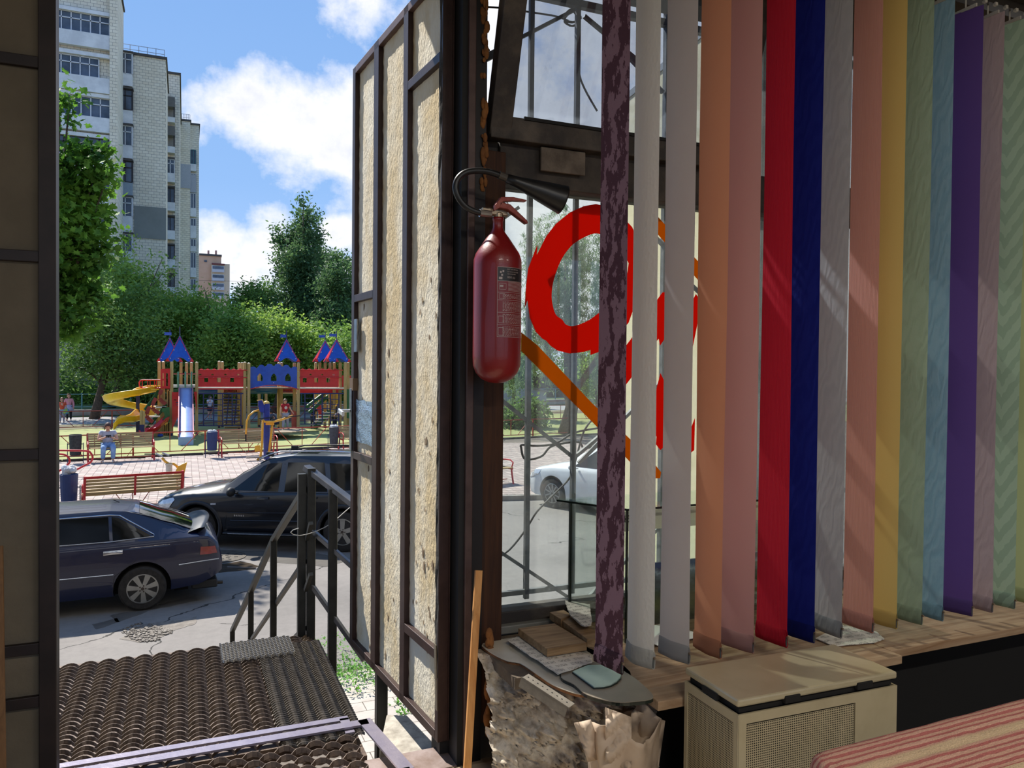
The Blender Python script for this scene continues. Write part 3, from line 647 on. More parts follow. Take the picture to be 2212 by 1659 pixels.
# ================================================================ display case on the sill
gc = glass('case_glass', 'f8fdfa', .012, 'dfe8e4', .015, fres=.25)
edge = mat('dark_glass_edge', '16201c', .2)
A = P(1355, 1101, y=2.42); B_ = P(1233, 1069, y=2.69)
zt = A.z; zb = SZ+.002
dc = thing('glass_display_case', 'frameless glass display case with dark edges on the window board', 'display case', (A.x, A.y, zb))
x0, x1, y0, y1 = A.x, A.x+1.05, A.y, 2.69
x0b = B_.x
def vp(mb, a, b, th=.004): return mb.prism([(0, 0), ((V(b)-V(a)).length, 0), ((V(b)-V(a)).length, zt-zb), (0, zt-zb)], (a[0], a[1], zb), (V(b)-V(a)).normalized(), (0, 0, 1), th)
vp(MB(), (x0b, y1, 0), (x0, y0, 0)).build('side_pane', gc, dc)
vp(MB(), (x0, y0, 0), (x1, y0+.0, 0)).build('front_pane', gc, dc)
vp(MB(), (x1, y0, 0), (x1, y1, 0)).build('side_pane', gc, dc)
lip = V((-.03, -.02, 0))
MB().prism([(x0b-.06, y1), (x0-.004, y0-.006), (x1, y0-.006), (x1, y1)], (0, 0, zt), (1, 0, 0), (0, 1, 0), .006).build('top_pane', gc, dc)
MB().bar((x0b-.06, y1, zt), (x0, y0-.004, zt), .006, .007).bar((x0, y0-.004, zt), (x1, y0-.004, zt), .006, .007).bar((x0, y0, zb), (x0, y0, zt), .007, .007).bar((x0b, y1, zb), (x0b, y1, zt), .010, .010).build('dark_edging', edge, dc)
# hand-lettered sign and landscape print leaning inside
sg = thing('lettered_sign', 'white hand-lettered paper sign behind the display glass', 'sign', (1.5, 2.47, 2.6))
pa = P(1290, 1100, y=2.47); pb = P(1700, 1134, y=2.47)
MB().bb((pa.x, 2.475, 2.70), (pb.x, 2.478, 2.775)).build('sheet', mat('sign_paper', 'efe6d0', .8, 0, 'f3ecda', 4, transl=.3), sg)
q = P(1344, 1128, y=2.473)
tx = mat('sign_ink', '2c2a26', .7)
text_part('ЛЮБЫЕ РАЗМЕРЫ', .034, P(1328, 1130, y=2.473), (1, 0, 0), (0, 0, 1), tx, sg, xs=.50)
t = NT('landscape_print'); s = t.n('SeparateXYZ'); t.l(t.tc.outputs['Object'], s.inputs[0]); nz = t.noise(9, 7, .65); nn_ = t.noise(22, 6, .6, t.mp(scale=(1, 1, 2)))
h = t.math('ADD', s.outputs[2], t.math('MULTIPLY', t.math('SUBTRACT', nz, .5), .16))
c = t.ramp(h, [(.0, hexc('2c2a1c')), (.08, hexc('5a5a30')), (.13, hexc('3d4434')), (.19, hexc('6d7a86')), (.205, hexc('a9b7c4')), (.225, hexc('2f4f7a')), (.4, hexc('24406b'))]); c = t.mix(.6, c, t.ramp(nn_, [(.3, (.15, .15, .12, 1)), (.6, (1, 1, 1, 1))]), 'MULTIPLY')
lm = t.fin(t.bsdf(c, .35))
pa = P(1393, 1345, y=2.56); pb = P(1700, 1200, y=2.56)
MB().bb((0, 0, 0), (pb.x-pa.x, .012, .24)).build('picture', lm)
pic = bpy.data.objects['picture']; pic.name = 'landscape_picture'; pic.location = (pa.x, 2.56, pa.z-.012 if pa.z > SZ+.015 else SZ); pic.rotation_euler = (R(-4), 0, 0); tag(pic, 'dark mountain landscape print leaning behind the grey and peach slats', 'picture')
tag(MB().prism([(0, 0), (.22, .02), (.18, .2), (-.03, .17)], P(1420, 1395, z=SZ+.012), (1, 0, 0), (0, 1, 0), .002).build('white_card', mat('white_card', 'e6e4de', .7)), 'white card lying on the board behind the grey slat', 'paper')

# ================================================================ clutter on the left end of the board
zc = SZ+.0
def flat(pts, z): return [(P(a, b, z=z).x, P(a, b, z=z).y) for a, b in pts]
def slab(name, pts, z, th, m, parent=None, bevel=0):
    return MB().prism([(x, y) for x, y in flat(pts, z+th)], (0, 0, z), (1, 0, 0), (0, 1, 0), th).build(name, m, parent, bevel=bevel)
veneer = mat('pale_laminate', 'b5ac9a', .45, 0, 'c6bfae', 4, bump=.1); ply = wood('ply_edge', '6e4326', '9a6a42')
def sheet(name, pts, z, label, mt, me_, th=.012):
    t0 = thing(name, label, 'board', (*flat(pts[:1], z)[0], z))
    slab('core', pts, z, th-.002, me_, t0); slab('face', pts, z+th-.002, .002, mt, t0); return t0
wav = [(1043, 1390), (1052, 1404), (1075, 1418), (1098, 1428), (1122, 1432), (1145, 1446), (1168, 1462), (1192, 1478), (1225, 1492), (1258, 1500), (1330, 1502), (1360, 1470), (1350, 1440), (1250, 1390), (1180, 1372), (1100, 1378)]
sheet('laminate_offcut', smc(wav, 3), SZ-.012, 'pale laminate offcut with a wavy sawn front edge on the window board', veneer, ply)
dk = [(1212, 1462), (1240, 1478), (1262, 1497), (1290, 1508), (1330, 1516), (1370, 1515), (1411, 1507), (1390, 1480), (1352, 1452), (1300, 1430), (1230, 1440)]
sheet('laminate_offcut', smc(dk, 4), SZ+.0, 'grey-brown laminate offcut with rounded black edge lying over the wavy one', mat('grey_laminate', '6f675c', .4, 0, '83796b', 4), edge, .014)
mirror = mat('mirror_green', 'a9bdb0', .12, .85, 'b5c7bb', 3)
gl = thing('mirror_piece', 'pale green mirror piece with one rounded end beside the newspapers', 'mirror', (*flat([(1236, 1450)], SZ+.02)[0], SZ+.014))
slab('backing', [(1236, 1452), (1282, 1486), (1305, 1485), (1321, 1481), (1334, 1474), (1342, 1465), (1343, 1457), (1337, 1449), (1323, 1442), (1300, 1438), (1270, 1438)], SZ+.0145, .004, edge, gl)
slab('mirror_face', [(1237, 1450), (1283, 1483), (1304, 1482), (1320, 1478), (1332, 1471), (1340, 1463), (1342, 1455), (1336, 1447), (1322, 1440), (1300, 1436), (1271, 1436)], SZ+.0185, .003, mat('mirror_face', '9db5a8', .35, .3, 'b4c6ba', 4), gl)
# newspapers: stacks of thin ragged sheets with printed bands
t = NT('newsprint'); v = t.mp(); br = t.n('TexBrick'); br.inputs['Scale'].default_value = 16; br.inputs['Mortar Size'].default_value = .12; br.inputs['Brick Width'].default_value = .9; br.inputs['Row Height'].default_value = .55; t.l(v, br.inputs[0])
nn_ = t.noise(420, 2, .6, t.mp(scale=(.35, 1, 1))); c = t.mix(t.math('MULTIPLY', t.math('GREATER_THAN', nn_, .52), t.math('SUBTRACT', 1.0, br.outputs['Fac'])), hexc('d9d3c6'), hexc('8b867c')); news = t.fin(t.bsdf(c, .85))
paper = mat('aged_paper', 'd3ccbd', .85, 0, 'e0dacd', 9)
def papers(name, pts, z, n, label, m=news, jag=4, seed=1, grp=None):
    rr = random.Random(seed); t0 = thing(name, label, 'newspaper', (*flat(pts[:1], z)[0], z), grp)
    for i in range(n):
        q = []; zz = z+i*.0035
        for k in range(len(pts)):
            a, b = pts[k], pts[(k+1) % len(pts)]
            for s_ in range(5): f = s_/5; q.append((a[0]+(b[0]-a[0])*f+rr.uniform(-jag, jag)*.6, a[1]+(b[1]-a[1])*f+rr.uniform(-jag, jag)*.35))
        slab('sheet', q, zz, .0022, m if i == n-1 else paper, t0)
    return t0
papers('newspaper', [(1097, 1383), (1118, 1376), (1150, 1376), (1275, 1415), (1278, 1430), (1206, 1455), (1160, 1425)], SZ+.004, 5, 'bundle of folded old newspapers under the square wood block', seed=2)
papers('newspaper', [(1222, 1298), (1272, 1306), (1278, 1350), (1260, 1352), (1232, 1330)], SZ+.075, 4, 'crumpled torn newspaper wad against the display case', seed=4)
# wood blocks
blockm = wood('weathered_block', '7c5f40', 'a98c66', .7, 'x', .8)
def block(pts, z, th, label, m=blockm):
    o = slab('wood_block', pts, z, th, m, bevel=.002); return tag(o, label, 'wood block')
block([(1119, 1357), (1198, 1346), (1268, 1388), (1182, 1402)], SZ+.024, .028, 'square weathered wood block on top of the newspapers')
block([(1187, 1322), (1218, 1317), (1234, 1327), (1212, 1338)], SZ+.04, .03, 'short end of a split batten behind the square block')
block([(1214, 1340), (1236, 1329), (1290, 1365), (1290, 1380), (1268, 1380)], SZ+.034, .03, 'long split batten with nail holes leaning to the maroon slat')
papers('newspaper', [(1762, 1378), (1798, 1395), (1888, 1388), (1910, 1380), (1893, 1364), (1840, 1354), (1820, 1350)], SZ+.001, 2, 'flat newspaper lying on the window board under the pale grey slat', seed=6, jag=2)
# masonry: broken rubble end of the wall below the board
t = NT('broken_masonry'); n1 = t.noise(9, 8, .62, t.mp(scale=(1, 1, .8))); n2 = t.noise(38, 6, .6); c = t.ramp(n1, [(.30, hexc('5a4d40')), (.42, hexc('b5a692')), (.6, hexc('ddd2be')), (.72, hexc('b8a284'))]); c = t.mix(.4, c, t.ramp(n2, [(.35, (.2, .17, .14, 1)), (.6, (1, 1, 1, 1))]), 'MULTIPLY')
rub = t.fin(t.bsdf(c, .95, 0, t.bump(n2, .006, .9), .2))
from mathutils import noise as mnoise
NX, NZ = 70, 90; pts = []
for i in range(NZ):
    for j in range(NX):
        u, v_ = j/(NX-1), i/(NZ-1)
        x = .965+.45*u; z = FZ-.02+(.44-.0*v_)*v_
        p_ = V((x*9, 3.1, z*9)); f = mnoise.fractal(p_, .6, 2.2, 6)*.055+mnoise.fractal(p_*3.3, .6, 2.1, 5)*.034+abs(mnoise.noise(p_*1.7))*-.03
        y = 2.50-.38*u**.8-.10*(1-v_)+f+.10*max(0, v_-.82)*4
        z -= .04*max(0, v_-.8)*u*5
        pts.append((x, y, z))
mb = MB(); mb.grid(pts, NZ, NX)
k0 = (NZ-1)*NX; mb._a([pts[k0+j] for j in range(NX)]+[(pts[k0+j][0], 2.62, 2.28) for j in range(NX)], [(j, j+1, NX+j+1, NX+j) for j in range(NX-1)])
mb._a([pts[i*NX+NX-1] for i in range(NZ)]+[(1.42, 2.62, pts[i*NX+NX-1][2]) for i in range(NZ)], [(i, i+1, NZ+i+1, NZ+i) for i in range(NZ-1)])
o = mb.build('wall_front_rubble', rub, smooth=True, recalc=False); struct(o)
smo = struct(MB().bb((1.30, 2.1, FZ), (1.405, 2.5, 2.19)).build('wall_front_pier', mat('smooth_old_plaster', '8c7c66', .9, 0, 'a3937c', 6, bump=.3), bevel=.01))
an = thing('perforated_angle', 'grey perforated steel angle sticking out under the laminate offcuts', 'metal angle', (1.2, 2.1, 2.25))
a_, b_ = P(1135, 1460, y=2.16), P(1235, 1525, y=2.02)
d_ = (b_-a_).normalized()
MB().bar(a_, b_, .034, .003).bar(a_+V((0, 0, -.018))+r0*-.016, b_+V((0, 0, -.018))+r0*-.016, .003, .034).build('angle_profile', mat('weathered_zinc', '7a746a', .6, .3, '8b857a', 20, bump=.3), an)
mb = MB()
for i in range(9):
    q = a_.lerp(b_, (i+.6)/9.6)+V((0, 0, .0018)); mb.prism([(.0025*math.cos(k), .0025*math.sin(k)) for k in [j*.785 for j in range(8)]], q, (1, 0, 0), (0, 1, 0), .0006)
mb.build('perforation', black, an)
# lath leaning against the post
lath = wood('fresh_pine', 'b8793f', 'd39a5c', .55, 'z', .7, .3)
a_, b_ = P(1009, 1665, y=2.40), P(1034, 1232, y=2.52)
o = MB().bar(a_, b_, .026, .012, up=(0, 1, 0)).build('pine_lath', lath, bevel=.001); tag(o, 'fresh pine lath leaning against the post beside the doorway', 'lath')
a_, b_ = P(0, 1665, y=2.45), P(-6, 1180, y=2.6)
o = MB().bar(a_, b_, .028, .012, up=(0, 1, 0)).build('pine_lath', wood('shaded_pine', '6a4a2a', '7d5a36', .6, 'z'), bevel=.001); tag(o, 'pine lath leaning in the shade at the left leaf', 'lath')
# crumpled kraft paper bag
kraft = mat('crumpled_kraft_paper', 'b7a189', .8, 0, 'c9b59f', 5, bump=.25, bscale=14, transl=.15, bdist=.01)
bc = P(1345, 1600, y=2.0); NB, NR = 34, 22; pts = []
for i in range(NR):
    v_ = i/(NR-1)
    for j in range(NB):
        a = 2*math.pi*j/(NB); rr_ = .082+.018*v_+.02*mnoise.noise(V((math.cos(a)*2.2, math.sin(a)*2.2, v_*1.5)))+.012*math.sin(a*5+v_*3)
        cr = .016*abs(mnoise.noise(V((math.cos(a)*4, math.sin(a)*4, v_*5))))
        top = .28+.035*math.sin(a*2+.8)+.03*mnoise.noise(V((a*1.7, 3.3, 0)))
        z = FZ+top*v_+.055*(1 if .3 < v_ else 0)*0
        pts.append((bc.x+rr_*math.cos(a)*(1.15-cr), bc.y+rr_*math.sin(a)*.75-cr, z+.08*v_))
mb = MB(); mb._a(pts, [(i*NB+j, i*NB+(j+1) % NB, (i+1)*NB+(j+1) % NB, (i+1)*NB+j) for i in range(NR-1) for j in range(NB)])
bag = thing('kraft_paper_bag', 'crumpled torn brown paper bag in front of the rubble wall', 'paper bag', (bc.x, bc.y, FZ))
mb.build('bag_body', kraft, bag, smooth=True, solid=.0012)
mb = MB(); pts = []
for i in range(10):
    for j in range(8): pts.append(P(1308+8*j, 1528+13*i+3*j, y=1.93+.02*math.sin(i*1.3+j)+.012*rnd.random()))
mb.grid(pts, 10, 8); mb.build('torn_flap', kraft, bag, smooth=True, solid=.0012)
mb = MB(); pts = []
for i in range(8):
    for j in range(9): pts.append(P(1365+9*j-i*2, 1532+9*j*.35+14*i, y=2.02-.02*math.sin(j*.9+i)+.01*rnd.random()))
mb.grid(pts, 8, 9); mb.build('torn_flap', kraft, bag, smooth=True, solid=.0012)
mb = MB(); pts = []
for i in range(7):
    for j in range(5): pts.append(P(1240+9*j+i*5, 1562+14*i-2*j, y=1.97+.02*math.sin(j*1.1+i)))
mb.grid(pts, 7, 5); mb.build('torn_flap', kraft, bag, smooth=True, solid=.0012)

# ================================================================ beige perforated heater
hz = 2.40
pl_ = P(1462, 1443.5, z=hz); pf = P(1594.5, 1513, z=hz); pr = P(1938.6, 1450.6, z=hz)
ux = (pr-pf).normalized(); uy = V((-ux.y, ux.x, 0)); wid = (pr-pf).length; dep = max((pl_-pf).dot(uy), .24)
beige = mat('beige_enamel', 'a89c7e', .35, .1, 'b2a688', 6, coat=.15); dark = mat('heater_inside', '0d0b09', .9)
ht = thing('gas_heater', 'beige metal heater with perforated sides and a flat lid', 'heater', (pf.x, pf.y, FZ))
Tm = Matrix(((ux.x, uy.x, 0, pf.x), (ux.y, uy.y, 0, pf.y), (0, 0, 1, 0), (0, 0, 0, 1)))
def HB(): m_ = MB(); m_.M = Tm; return m_
HB().bb((0, 0, hz-.022), (wid, dep, hz)).build('lid', beige, ht, bevel=.006)
bt = hz-.042
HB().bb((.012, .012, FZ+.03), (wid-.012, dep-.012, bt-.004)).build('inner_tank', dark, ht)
m_ = HB(); m_.bb((.0, .0, FZ), (.03, .006, bt)).bb((wid*.72, 0, FZ), (wid, .006, bt)).bb((.03, 0, bt-.028), (wid*.72, .006, bt)).bb((.03, 0, FZ), (wid*.72, .006, FZ+.04)); m_.build('front_frame', beige, ht)
m_ = HB(); m_.bb((0, .006, FZ), (.006, .02, bt)).bb((0, dep-.015, FZ), (.006, dep, bt)).bb((0, .02, bt-.028), (.006, dep-.015, bt)).bb((0, .02, FZ), (.006, dep-.015, FZ+.04)); m_.build('side_frame', beige, ht)
HB().bb((wid-.006, .006, FZ), (wid, dep, bt)).bb((.006, dep-.006, FZ), (wid-.006, dep, bt)).build('back_shell', beige, ht)
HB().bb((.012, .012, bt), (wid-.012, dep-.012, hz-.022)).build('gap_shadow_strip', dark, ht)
HB().bb((.16, -.004, hz-.034), (.215, .012, hz-.012)).build('lid_spacer', dark, ht, bevel=.003); HB().bb((wid-.16, -.004, hz-.034), (wid-.1, .012, hz-.012)).build('lid_spacer', dark, ht, bevel=.003)
HB().bb((-.004, .09, hz-.036), (.01, .16, hz-.02)).build('lid_spacer', dark, ht)
# perforated sheets: real holes laid out as a bead of hex rings
def perf(o, ax, ay, w_, h_, s_=.0066, r_=.0021):
    """sheet with round holes as true openings (square cells with an octagonal hole)"""
    nx, ny = int(w_/s_), int(h_/s_); base = []; fs = []
    cell = []; sq = [(1, 0), (1, 1), (0, 1), (-1, 1), (-1, 0), (-1, -1), (0, -1), (1, -1)]
    vs = np.zeros((nx*ny, 16, 2)); ring = np.array([[s_/2*a, s_/2*b] for a, b in sq]+[[r_*math.cos(i*math.pi/4), r_*math.sin(i*math.pi/4)] for i in range(8)])
    ij = np.array([((i+.5)*s_, (j+.5)*s_) for j in range(ny) for i in range(nx)])
    vs = ij[:, None, :]+ring[None]
    p3 = np.array(o)[None, None]+vs[..., :1]*np.array(ax)+vs[..., 1:]*np.array(ay)
    f = np.array([[k, (k+1) % 8, 8+(k+1) % 8, 8+k] for k in range(8)]); F = (np.arange(nx*ny)*16)[:, None, None]+f[None]
    m_ = MB(); m_.v = [tuple(x) for x in p3.reshape(-1, 3)]; m_.f = [tuple(x) for x in F.reshape(-1, 4)]; return m_
o0 = Tm @ V((.03, .002, FZ+.06)); w1 = wid*.72-.03; perf(o0, ux, (0, 0, 1), w1, bt-.028-FZ-.06).build('perforated_panel', beige, ht, recalc=False)
o0 = Tm @ V((.003, dep-.015, FZ+.06)); perf(o0, -uy, (0, 0, 1), dep-.035, bt-.028-FZ-.06).build('perforated_panel', beige, ht, recalc=False)
HB().bb((.03, 0, FZ+.04), (wid*.72, .004, FZ+.065)).bb((0, .02, FZ+.04), (.004, dep-.015, FZ+.065)).build('lower_strip', beige, ht)
m_ = HB(); m_.bb((0, .0, FZ), (.006, .006, bt)).build('corner_edge', mat('beige_highlight', 'c9bfa6', .3), ht, bevel=.002)

# ================================================================ padded board with woven cover
t = NT('woven_rug'); s = t.n('SeparateXYZ'); t.l(t.tc.outputs['Object'], s.inputs[0])
yy = t.math('ADD', s.outputs[1], t.math('MULTIPLY', t.math('SUBTRACT', t.noise(30, 3), .5), .006))
a = t.math('FRACT', t.math('MULTIPLY', yy, 62)); b = t.math('FRACT', t.math('MULTIPLY', yy, 8.3))
c = t.mix(t.math('GREATER_THAN', a, .55), hexc('d8ab94'), hexc('bd736c')); c = t.mix(t.math('LESS_THAN', b, .22), c, hexc('dcc19c'))
fz = t.noise(260, 3, .7); c = t.mix(.35, c, t.ramp(fz, [(.3, (.45, .4, .4, 1)), (.65, (1.1, 1.05, 1, 1))]), 'MULTIPLY')
hb = t.math('ADD', fz, t.math('MULTIPLY', t.math('GREATER_THAN', a, .55), -.6)); rug = t.fin(t.bsdf(c, .95, 0, t.bump(hb, .003, .9), .1))
cz = 2.53
e0 = P(1716, 1622, z=cz); e1 = P(2212, 1496, z=cz)
du = (e1-e0); du.z = 0; du.normalize(); dv = V((du.y, -du.x, 0))     # dv towards the room
cb = thing('padded_board', 'long padded board under a pink and cream striped woven cover', 'padded board', (e0.x, e0.y, cz-.12))
L1, W1, TH = 1.7, .46, .075; NU, NVV = 90, 60; pts = []
def rr_c(s_):   # perimeter point of rounded rect at param for each row
    return s_
def topz(u, v_):
    # rounded edge
    d = min(u, v_, W1-v_, 99); r_ = .035; k = max(0, 1-d/r_); return cz-(1-math.sqrt(max(0, 1-k*k)))*r_
mb = MB(); rows = []
rc = .07
for i in range(NU):
    u = L1*(i/(NU-1))**1.5
    ins = 0 if u > rc else rc-math.sqrt(max(0, rc*rc-(rc-u)**2))
    ring = []
    for j in range(NVV):
        f = j/(NVV-1); prof = []
        # cross-section: down the far side, over the top, down the near side
        h_ = W1-2*ins; per = TH*2+h_
        s_ = f*per
        if s_ < TH: v_, z = ins, cz-TH+s_
        elif s_ < TH+h_: v_, z = ins+s_-TH, cz
        else: v_, z = W1-ins, cz-(s_-TH-h_)
        ed = max(0, 1-min(abs(s_-TH), abs(s_-TH-h_))/.03); 
        if ed > 0: z -= .010*ed; v_ += (.008*ed)*(1 if v_ < W1/2 else -1)
        ue = max(0, 1-u/.03); z -= .012*ue*ue*(1 if z > cz-TH*.5 else 0)
        wob = .0022*mnoise.noise(V((u*14, v_*40, z*30)))+.0018*math.sin(v_*390)*(1 if z > cz-.02 else 0)+.0018*math.sin(u*300)*(.0)
        q = e0+du*u+dv*(v_); pts.append((q.x, q.y, z+wob))
mb.grid(pts, NU, NVV)
n_ = len(pts); mb.f.append(tuple(range(NVV)))
cov = mb.build('woven_cover', rug, None, smooth=True, recalc=False)
# put the cover's own axes along the board so that the stripes follow it
ang = math.atan2(du.y, du.x); cov.data.transform(Matrix.Translation((-e0.x, -e0.y, -cz))); cov.data.transform(Matrix.Rotation(-ang, 4, 'Z'))
cov.parent = cb; cov.location = (0, 0, .12); cov.rotation_euler = (0, 0, ang)
def BB(): m_ = MB(); m_.M = Matrix.Translation((e0.x, e0.y, 0)) @ Matrix.Rotation(ang, 4, 'Z'); return m_
BB().bb((.03, -W1+.03, cz-TH-.02), (L1, -.03, cz-TH+.0)).build('board_core', wood('core_board', '5a4530', '7a6348'), cb)
for x in (.25, 1.4):
    for y in (-.08, -W1+.08): BB().bb((x-.02, y-.02, FZ), (x+.02, y+.02, cz-TH-.02)).build('leg', wood('core_board', '5a4530', '7a6348'), cb)
# ================================================================ ground
def kerb_y(x): return 19.4-.2*x
def gz(x, y):
    k = kerb_y(x); return 0.0 if y < k else .12+.016*(y-k)
def G(px, py, off=0.0):
    z = 0
    for _ in range(8): q = P(px, py, z=z+off); z = gz(q.x, q.y)
    return V((q.x, q.y, z+off))
def lawn_y(x): return 28.75+.14*x
t = NT('patched_asphalt'); v = t.mp(); n1 = t.noise(.35, 6, .6); n2 = t.noise(9, 6, .7); n3 = t.noise(130, 3, .6)
c = t.ramp(n1, [(.34, hexc('726e69')), (.5, hexc('827d78')), (.68, hexc('8c8781'))]); c = t.mix(.5, c, t.ramp(n2, [(.3, (.72, .72, .72, 1)), (.62, (1, 1, 1, 1))]), 'MULTIPLY')
vo = t.n('TexVoronoi'); vo.feature = 'DISTANCE_TO_EDGE'; vo.inputs['Scale'].default_value = .42; vv = t.n('MixRGB'); vv.inputs[0].default_value = .35; t.l(v, vv.inputs[1]); nc = t.n('TexNoise'); nc.inputs['Scale'].default_value = 1.6; nc.inputs['Detail'].default_value = 6; t.l(v, nc.inputs[0]); t.l(nc.outputs['Color'], vv.inputs[2]); t.l(vv.outputs[0], vo.inputs[0])
crk = t.math('LESS_THAN', vo.outputs['Distance'], .003); gate = t.math('GREATER_THAN', t.noise(.5, 2, .5, t.mp(loc=(5, 3, 0))), .52); crk = t.math('MULTIPLY', crk, gate)
c = t.mix(crk, c, hexc('3a3835')); asph = t.fin(t.bsdf(c, .85, 0, t.bump(t.math('ADD', n3, t.math('MULTIPLY', crk, -4)), .004, .5), .3))
struct(MB().bb((-60, 2.8, -.3), (120, 330, 0)).build('ground_road', asph))
# raised pavement bed and playground surface, following the gentle rise
def slabpoly(name, xs, ya, yb, dz, m, th=.1):
    mb = MB(); 
    top = [(x, f(x), gz(x, f(x)+1e-4)+dz) for f in (ya, yb) for x in xs]; n = len(xs)
    mb._a(top, [(i, i+1, n+i+1, n+i) for i in range(n-1)])
    for r_ in (0, 1): mb._a([top[r_*n+i] for i in range(n)]+[(top[r_*n+i][0], top[r_*n+i][1], top[r_*n+i][2]-th) for i in range(n)], [(i, i+1, n+i+1, n+i) for i in range(n-1)])
    return struct(mb.build(name, m))
xs = [-40+4*i for i in range(26)]
bed = mat('paver_joint_sand', '6d645a', .95)
slabpoly('ground_plaza', xs, lambda x: kerb_y(x)+.12, lambda x: lawn_y(x)+.1, -.012, bed, .2)
rubber = mat('green_rubber_paving', '848a54', .9, 0, '979c62', .8, .3, .7, bump=.3, bscale=60)
slabpoly('ground_playground', xs, lawn_y, lambda x: lawn_y(x)+11.5, .02, rubber, .2)
slabpoly('ground_verge', xs, lambda x: lawn_y(x)+11.5, lambda x: lawn_y(x)+14.2, .03, mat('bare_verge', '5c5344', .95, 0, '6e6a48', 1), .2)
slabpoly('ground_street', xs, lambda x: lawn_y(x)+14.2, lambda x: lawn_y(x)+19.5, .0, mat('back_street', '8c8a88', .9), .2)
slabpoly('ground_grass', xs, lambda x: lawn_y(x)+19.5, lambda x: 120, .05, mat('rough_grass', '4c5a2a', .95, 0, '5e6c34', .7), .2)
# kerbs
ks = struct(thing('trim_4', 'concrete kerb along the paved square', 'kerb', (0, 0, 0))); del ks['category']
kst = mat('kerb_concrete', '8b877f', .9, 0, '9c978e', 4, bump=.3)
for i in range(30):
    x = -12+i*1.0; a = V((x+.01, kerb_y(x+.01)+.06, .06)); b = V((x+.99, kerb_y(x+.99)+.06, .06)); MB().bar(a, b, .14, .13).build('kerb_stone', kst, ks)
for i in range(26):
    x = -12+i*1.4; a = V((x+.01, lawn_y(x)-.04, gz(x, lawn_y(x))+.02)); b = V((x+1.39, lawn_y(x+1.4)-.04, gz(x+1.4, lawn_y(x+1.4))+.02)); MB().bar(a, b, .07, .09).build('edging_stone', mat('dark_edging_stone', '4d4a45', .9), ks)
# paving tiles: nearest ones single, the rest joined
pv = struct(thing('floor_paving', 'pinkish grey concrete pavers', 'paving', (0, 0, 0))); del pv['category']
pm = [mat('paver_%d' % i, c, .9, 0, None, 5, bump=.2) for i, c in enumerate(('a4958d', 'ad9f96', '9a8d86'))]
TW, TD = .20, .30; inv = []
camr = (f0, r0)
def scr(x, y, z):
    d = V((x, y, z))-CAM; w_ = d.dot(fw); return 1106+FPX*d.dot(rt)/w_, 829.5-FPX*d.dot(upv)/w_, w_
cand = []
for iy in range(0, 40):
    for ix in range(-45, 75):
        x = ix*TW+(TW/2 if False else 0); y = kerb_y(x)+.14+iy*TD
        if y+TD > lawn_y(x)-.06: continue
        sx, sy, w_ = scr(x+TW/2, y+TD/2, gz(x, y))
        if (100 < sx < 770) or (1055 < sx < 1300): cand.append((w_, x, y))
cand.sort(); base = {}
for k, (w_, x, y) in enumerate(cand[:300]):
    m_ = pm[(int(x*37)+int(y*13)) % 3]
    if m_.name not in base:
        me = MB().box((0, 0, 0), (TW-.008, TD-.008, .05)); ob = me.build('paver', m_, pv); base[m_.name] = ob.data; ob.location = (x+TW/2, y+TD/2, gz(x, y+TD/2)-.022); continue
    ob = bpy.data.objects.new('paver', base[m_.name]); COL.objects.link(ob); ob.parent = pv; ob.location = (x+TW/2, y+TD/2, gz(x, y+TD/2)-.022)
mb = [MB(), MB(), MB()]
for k, (w_, x, y) in enumerate(cand[300:]):
    z = gz(x, y+TD/2)+.003; m_ = mb[(int(x*37)+int(y*13)) % 3]; a, b = TW/2-.004, TD/2-.004; cx, cy = x+TW/2, y+TD/2
    m_._a([(cx-a, cy-b, z), (cx+a, cy-b, z), (cx+a, cy+b, z+.003), (cx-a, cy+b, z+.003), (cx-a, cy-b, z-.02), (cx+a, cy-b, z-.02)], [(0, 1, 2, 3), (0, 4, 5, 1)])
for i in range(3): mb[i].build('far_pavers', pm[i], pv, kind='stuff', recalc=False)
# pavement strip between porch and road on the right (narrow slabs, weeds)
pw = struct(thing('floor_path', 'pale paving slabs beside the porch', 'paving', (0, 0, 0))); del pw['category']
pth = mat('pale_path_slab', 'aaa298', .9, 0, 'b6aea4', 6, bump=.3)
struct(MB().bb((-6, 2.8, 0), (9, 8.35, .035)).build('ground_path_bed', bed))
q0, q1 = P(735, 1400, z=.05), P(940, 1640, z=.05)
n = 0
for iy in range(0, 26):
    for ix in range(-2, 16):
        x = 1.0+ix*.30+(.15 if iy % 2 else 0); y = 3.1+iy*.2; sx, sy, w_ = scr(x, y, .05)
        if 720 < sx < 960 and 1380 < sy < 1700 and n < 260:
            n += 1; MB().box((x, y, .035), (.292, .192, .04)).build('path_slab', pth, pw)
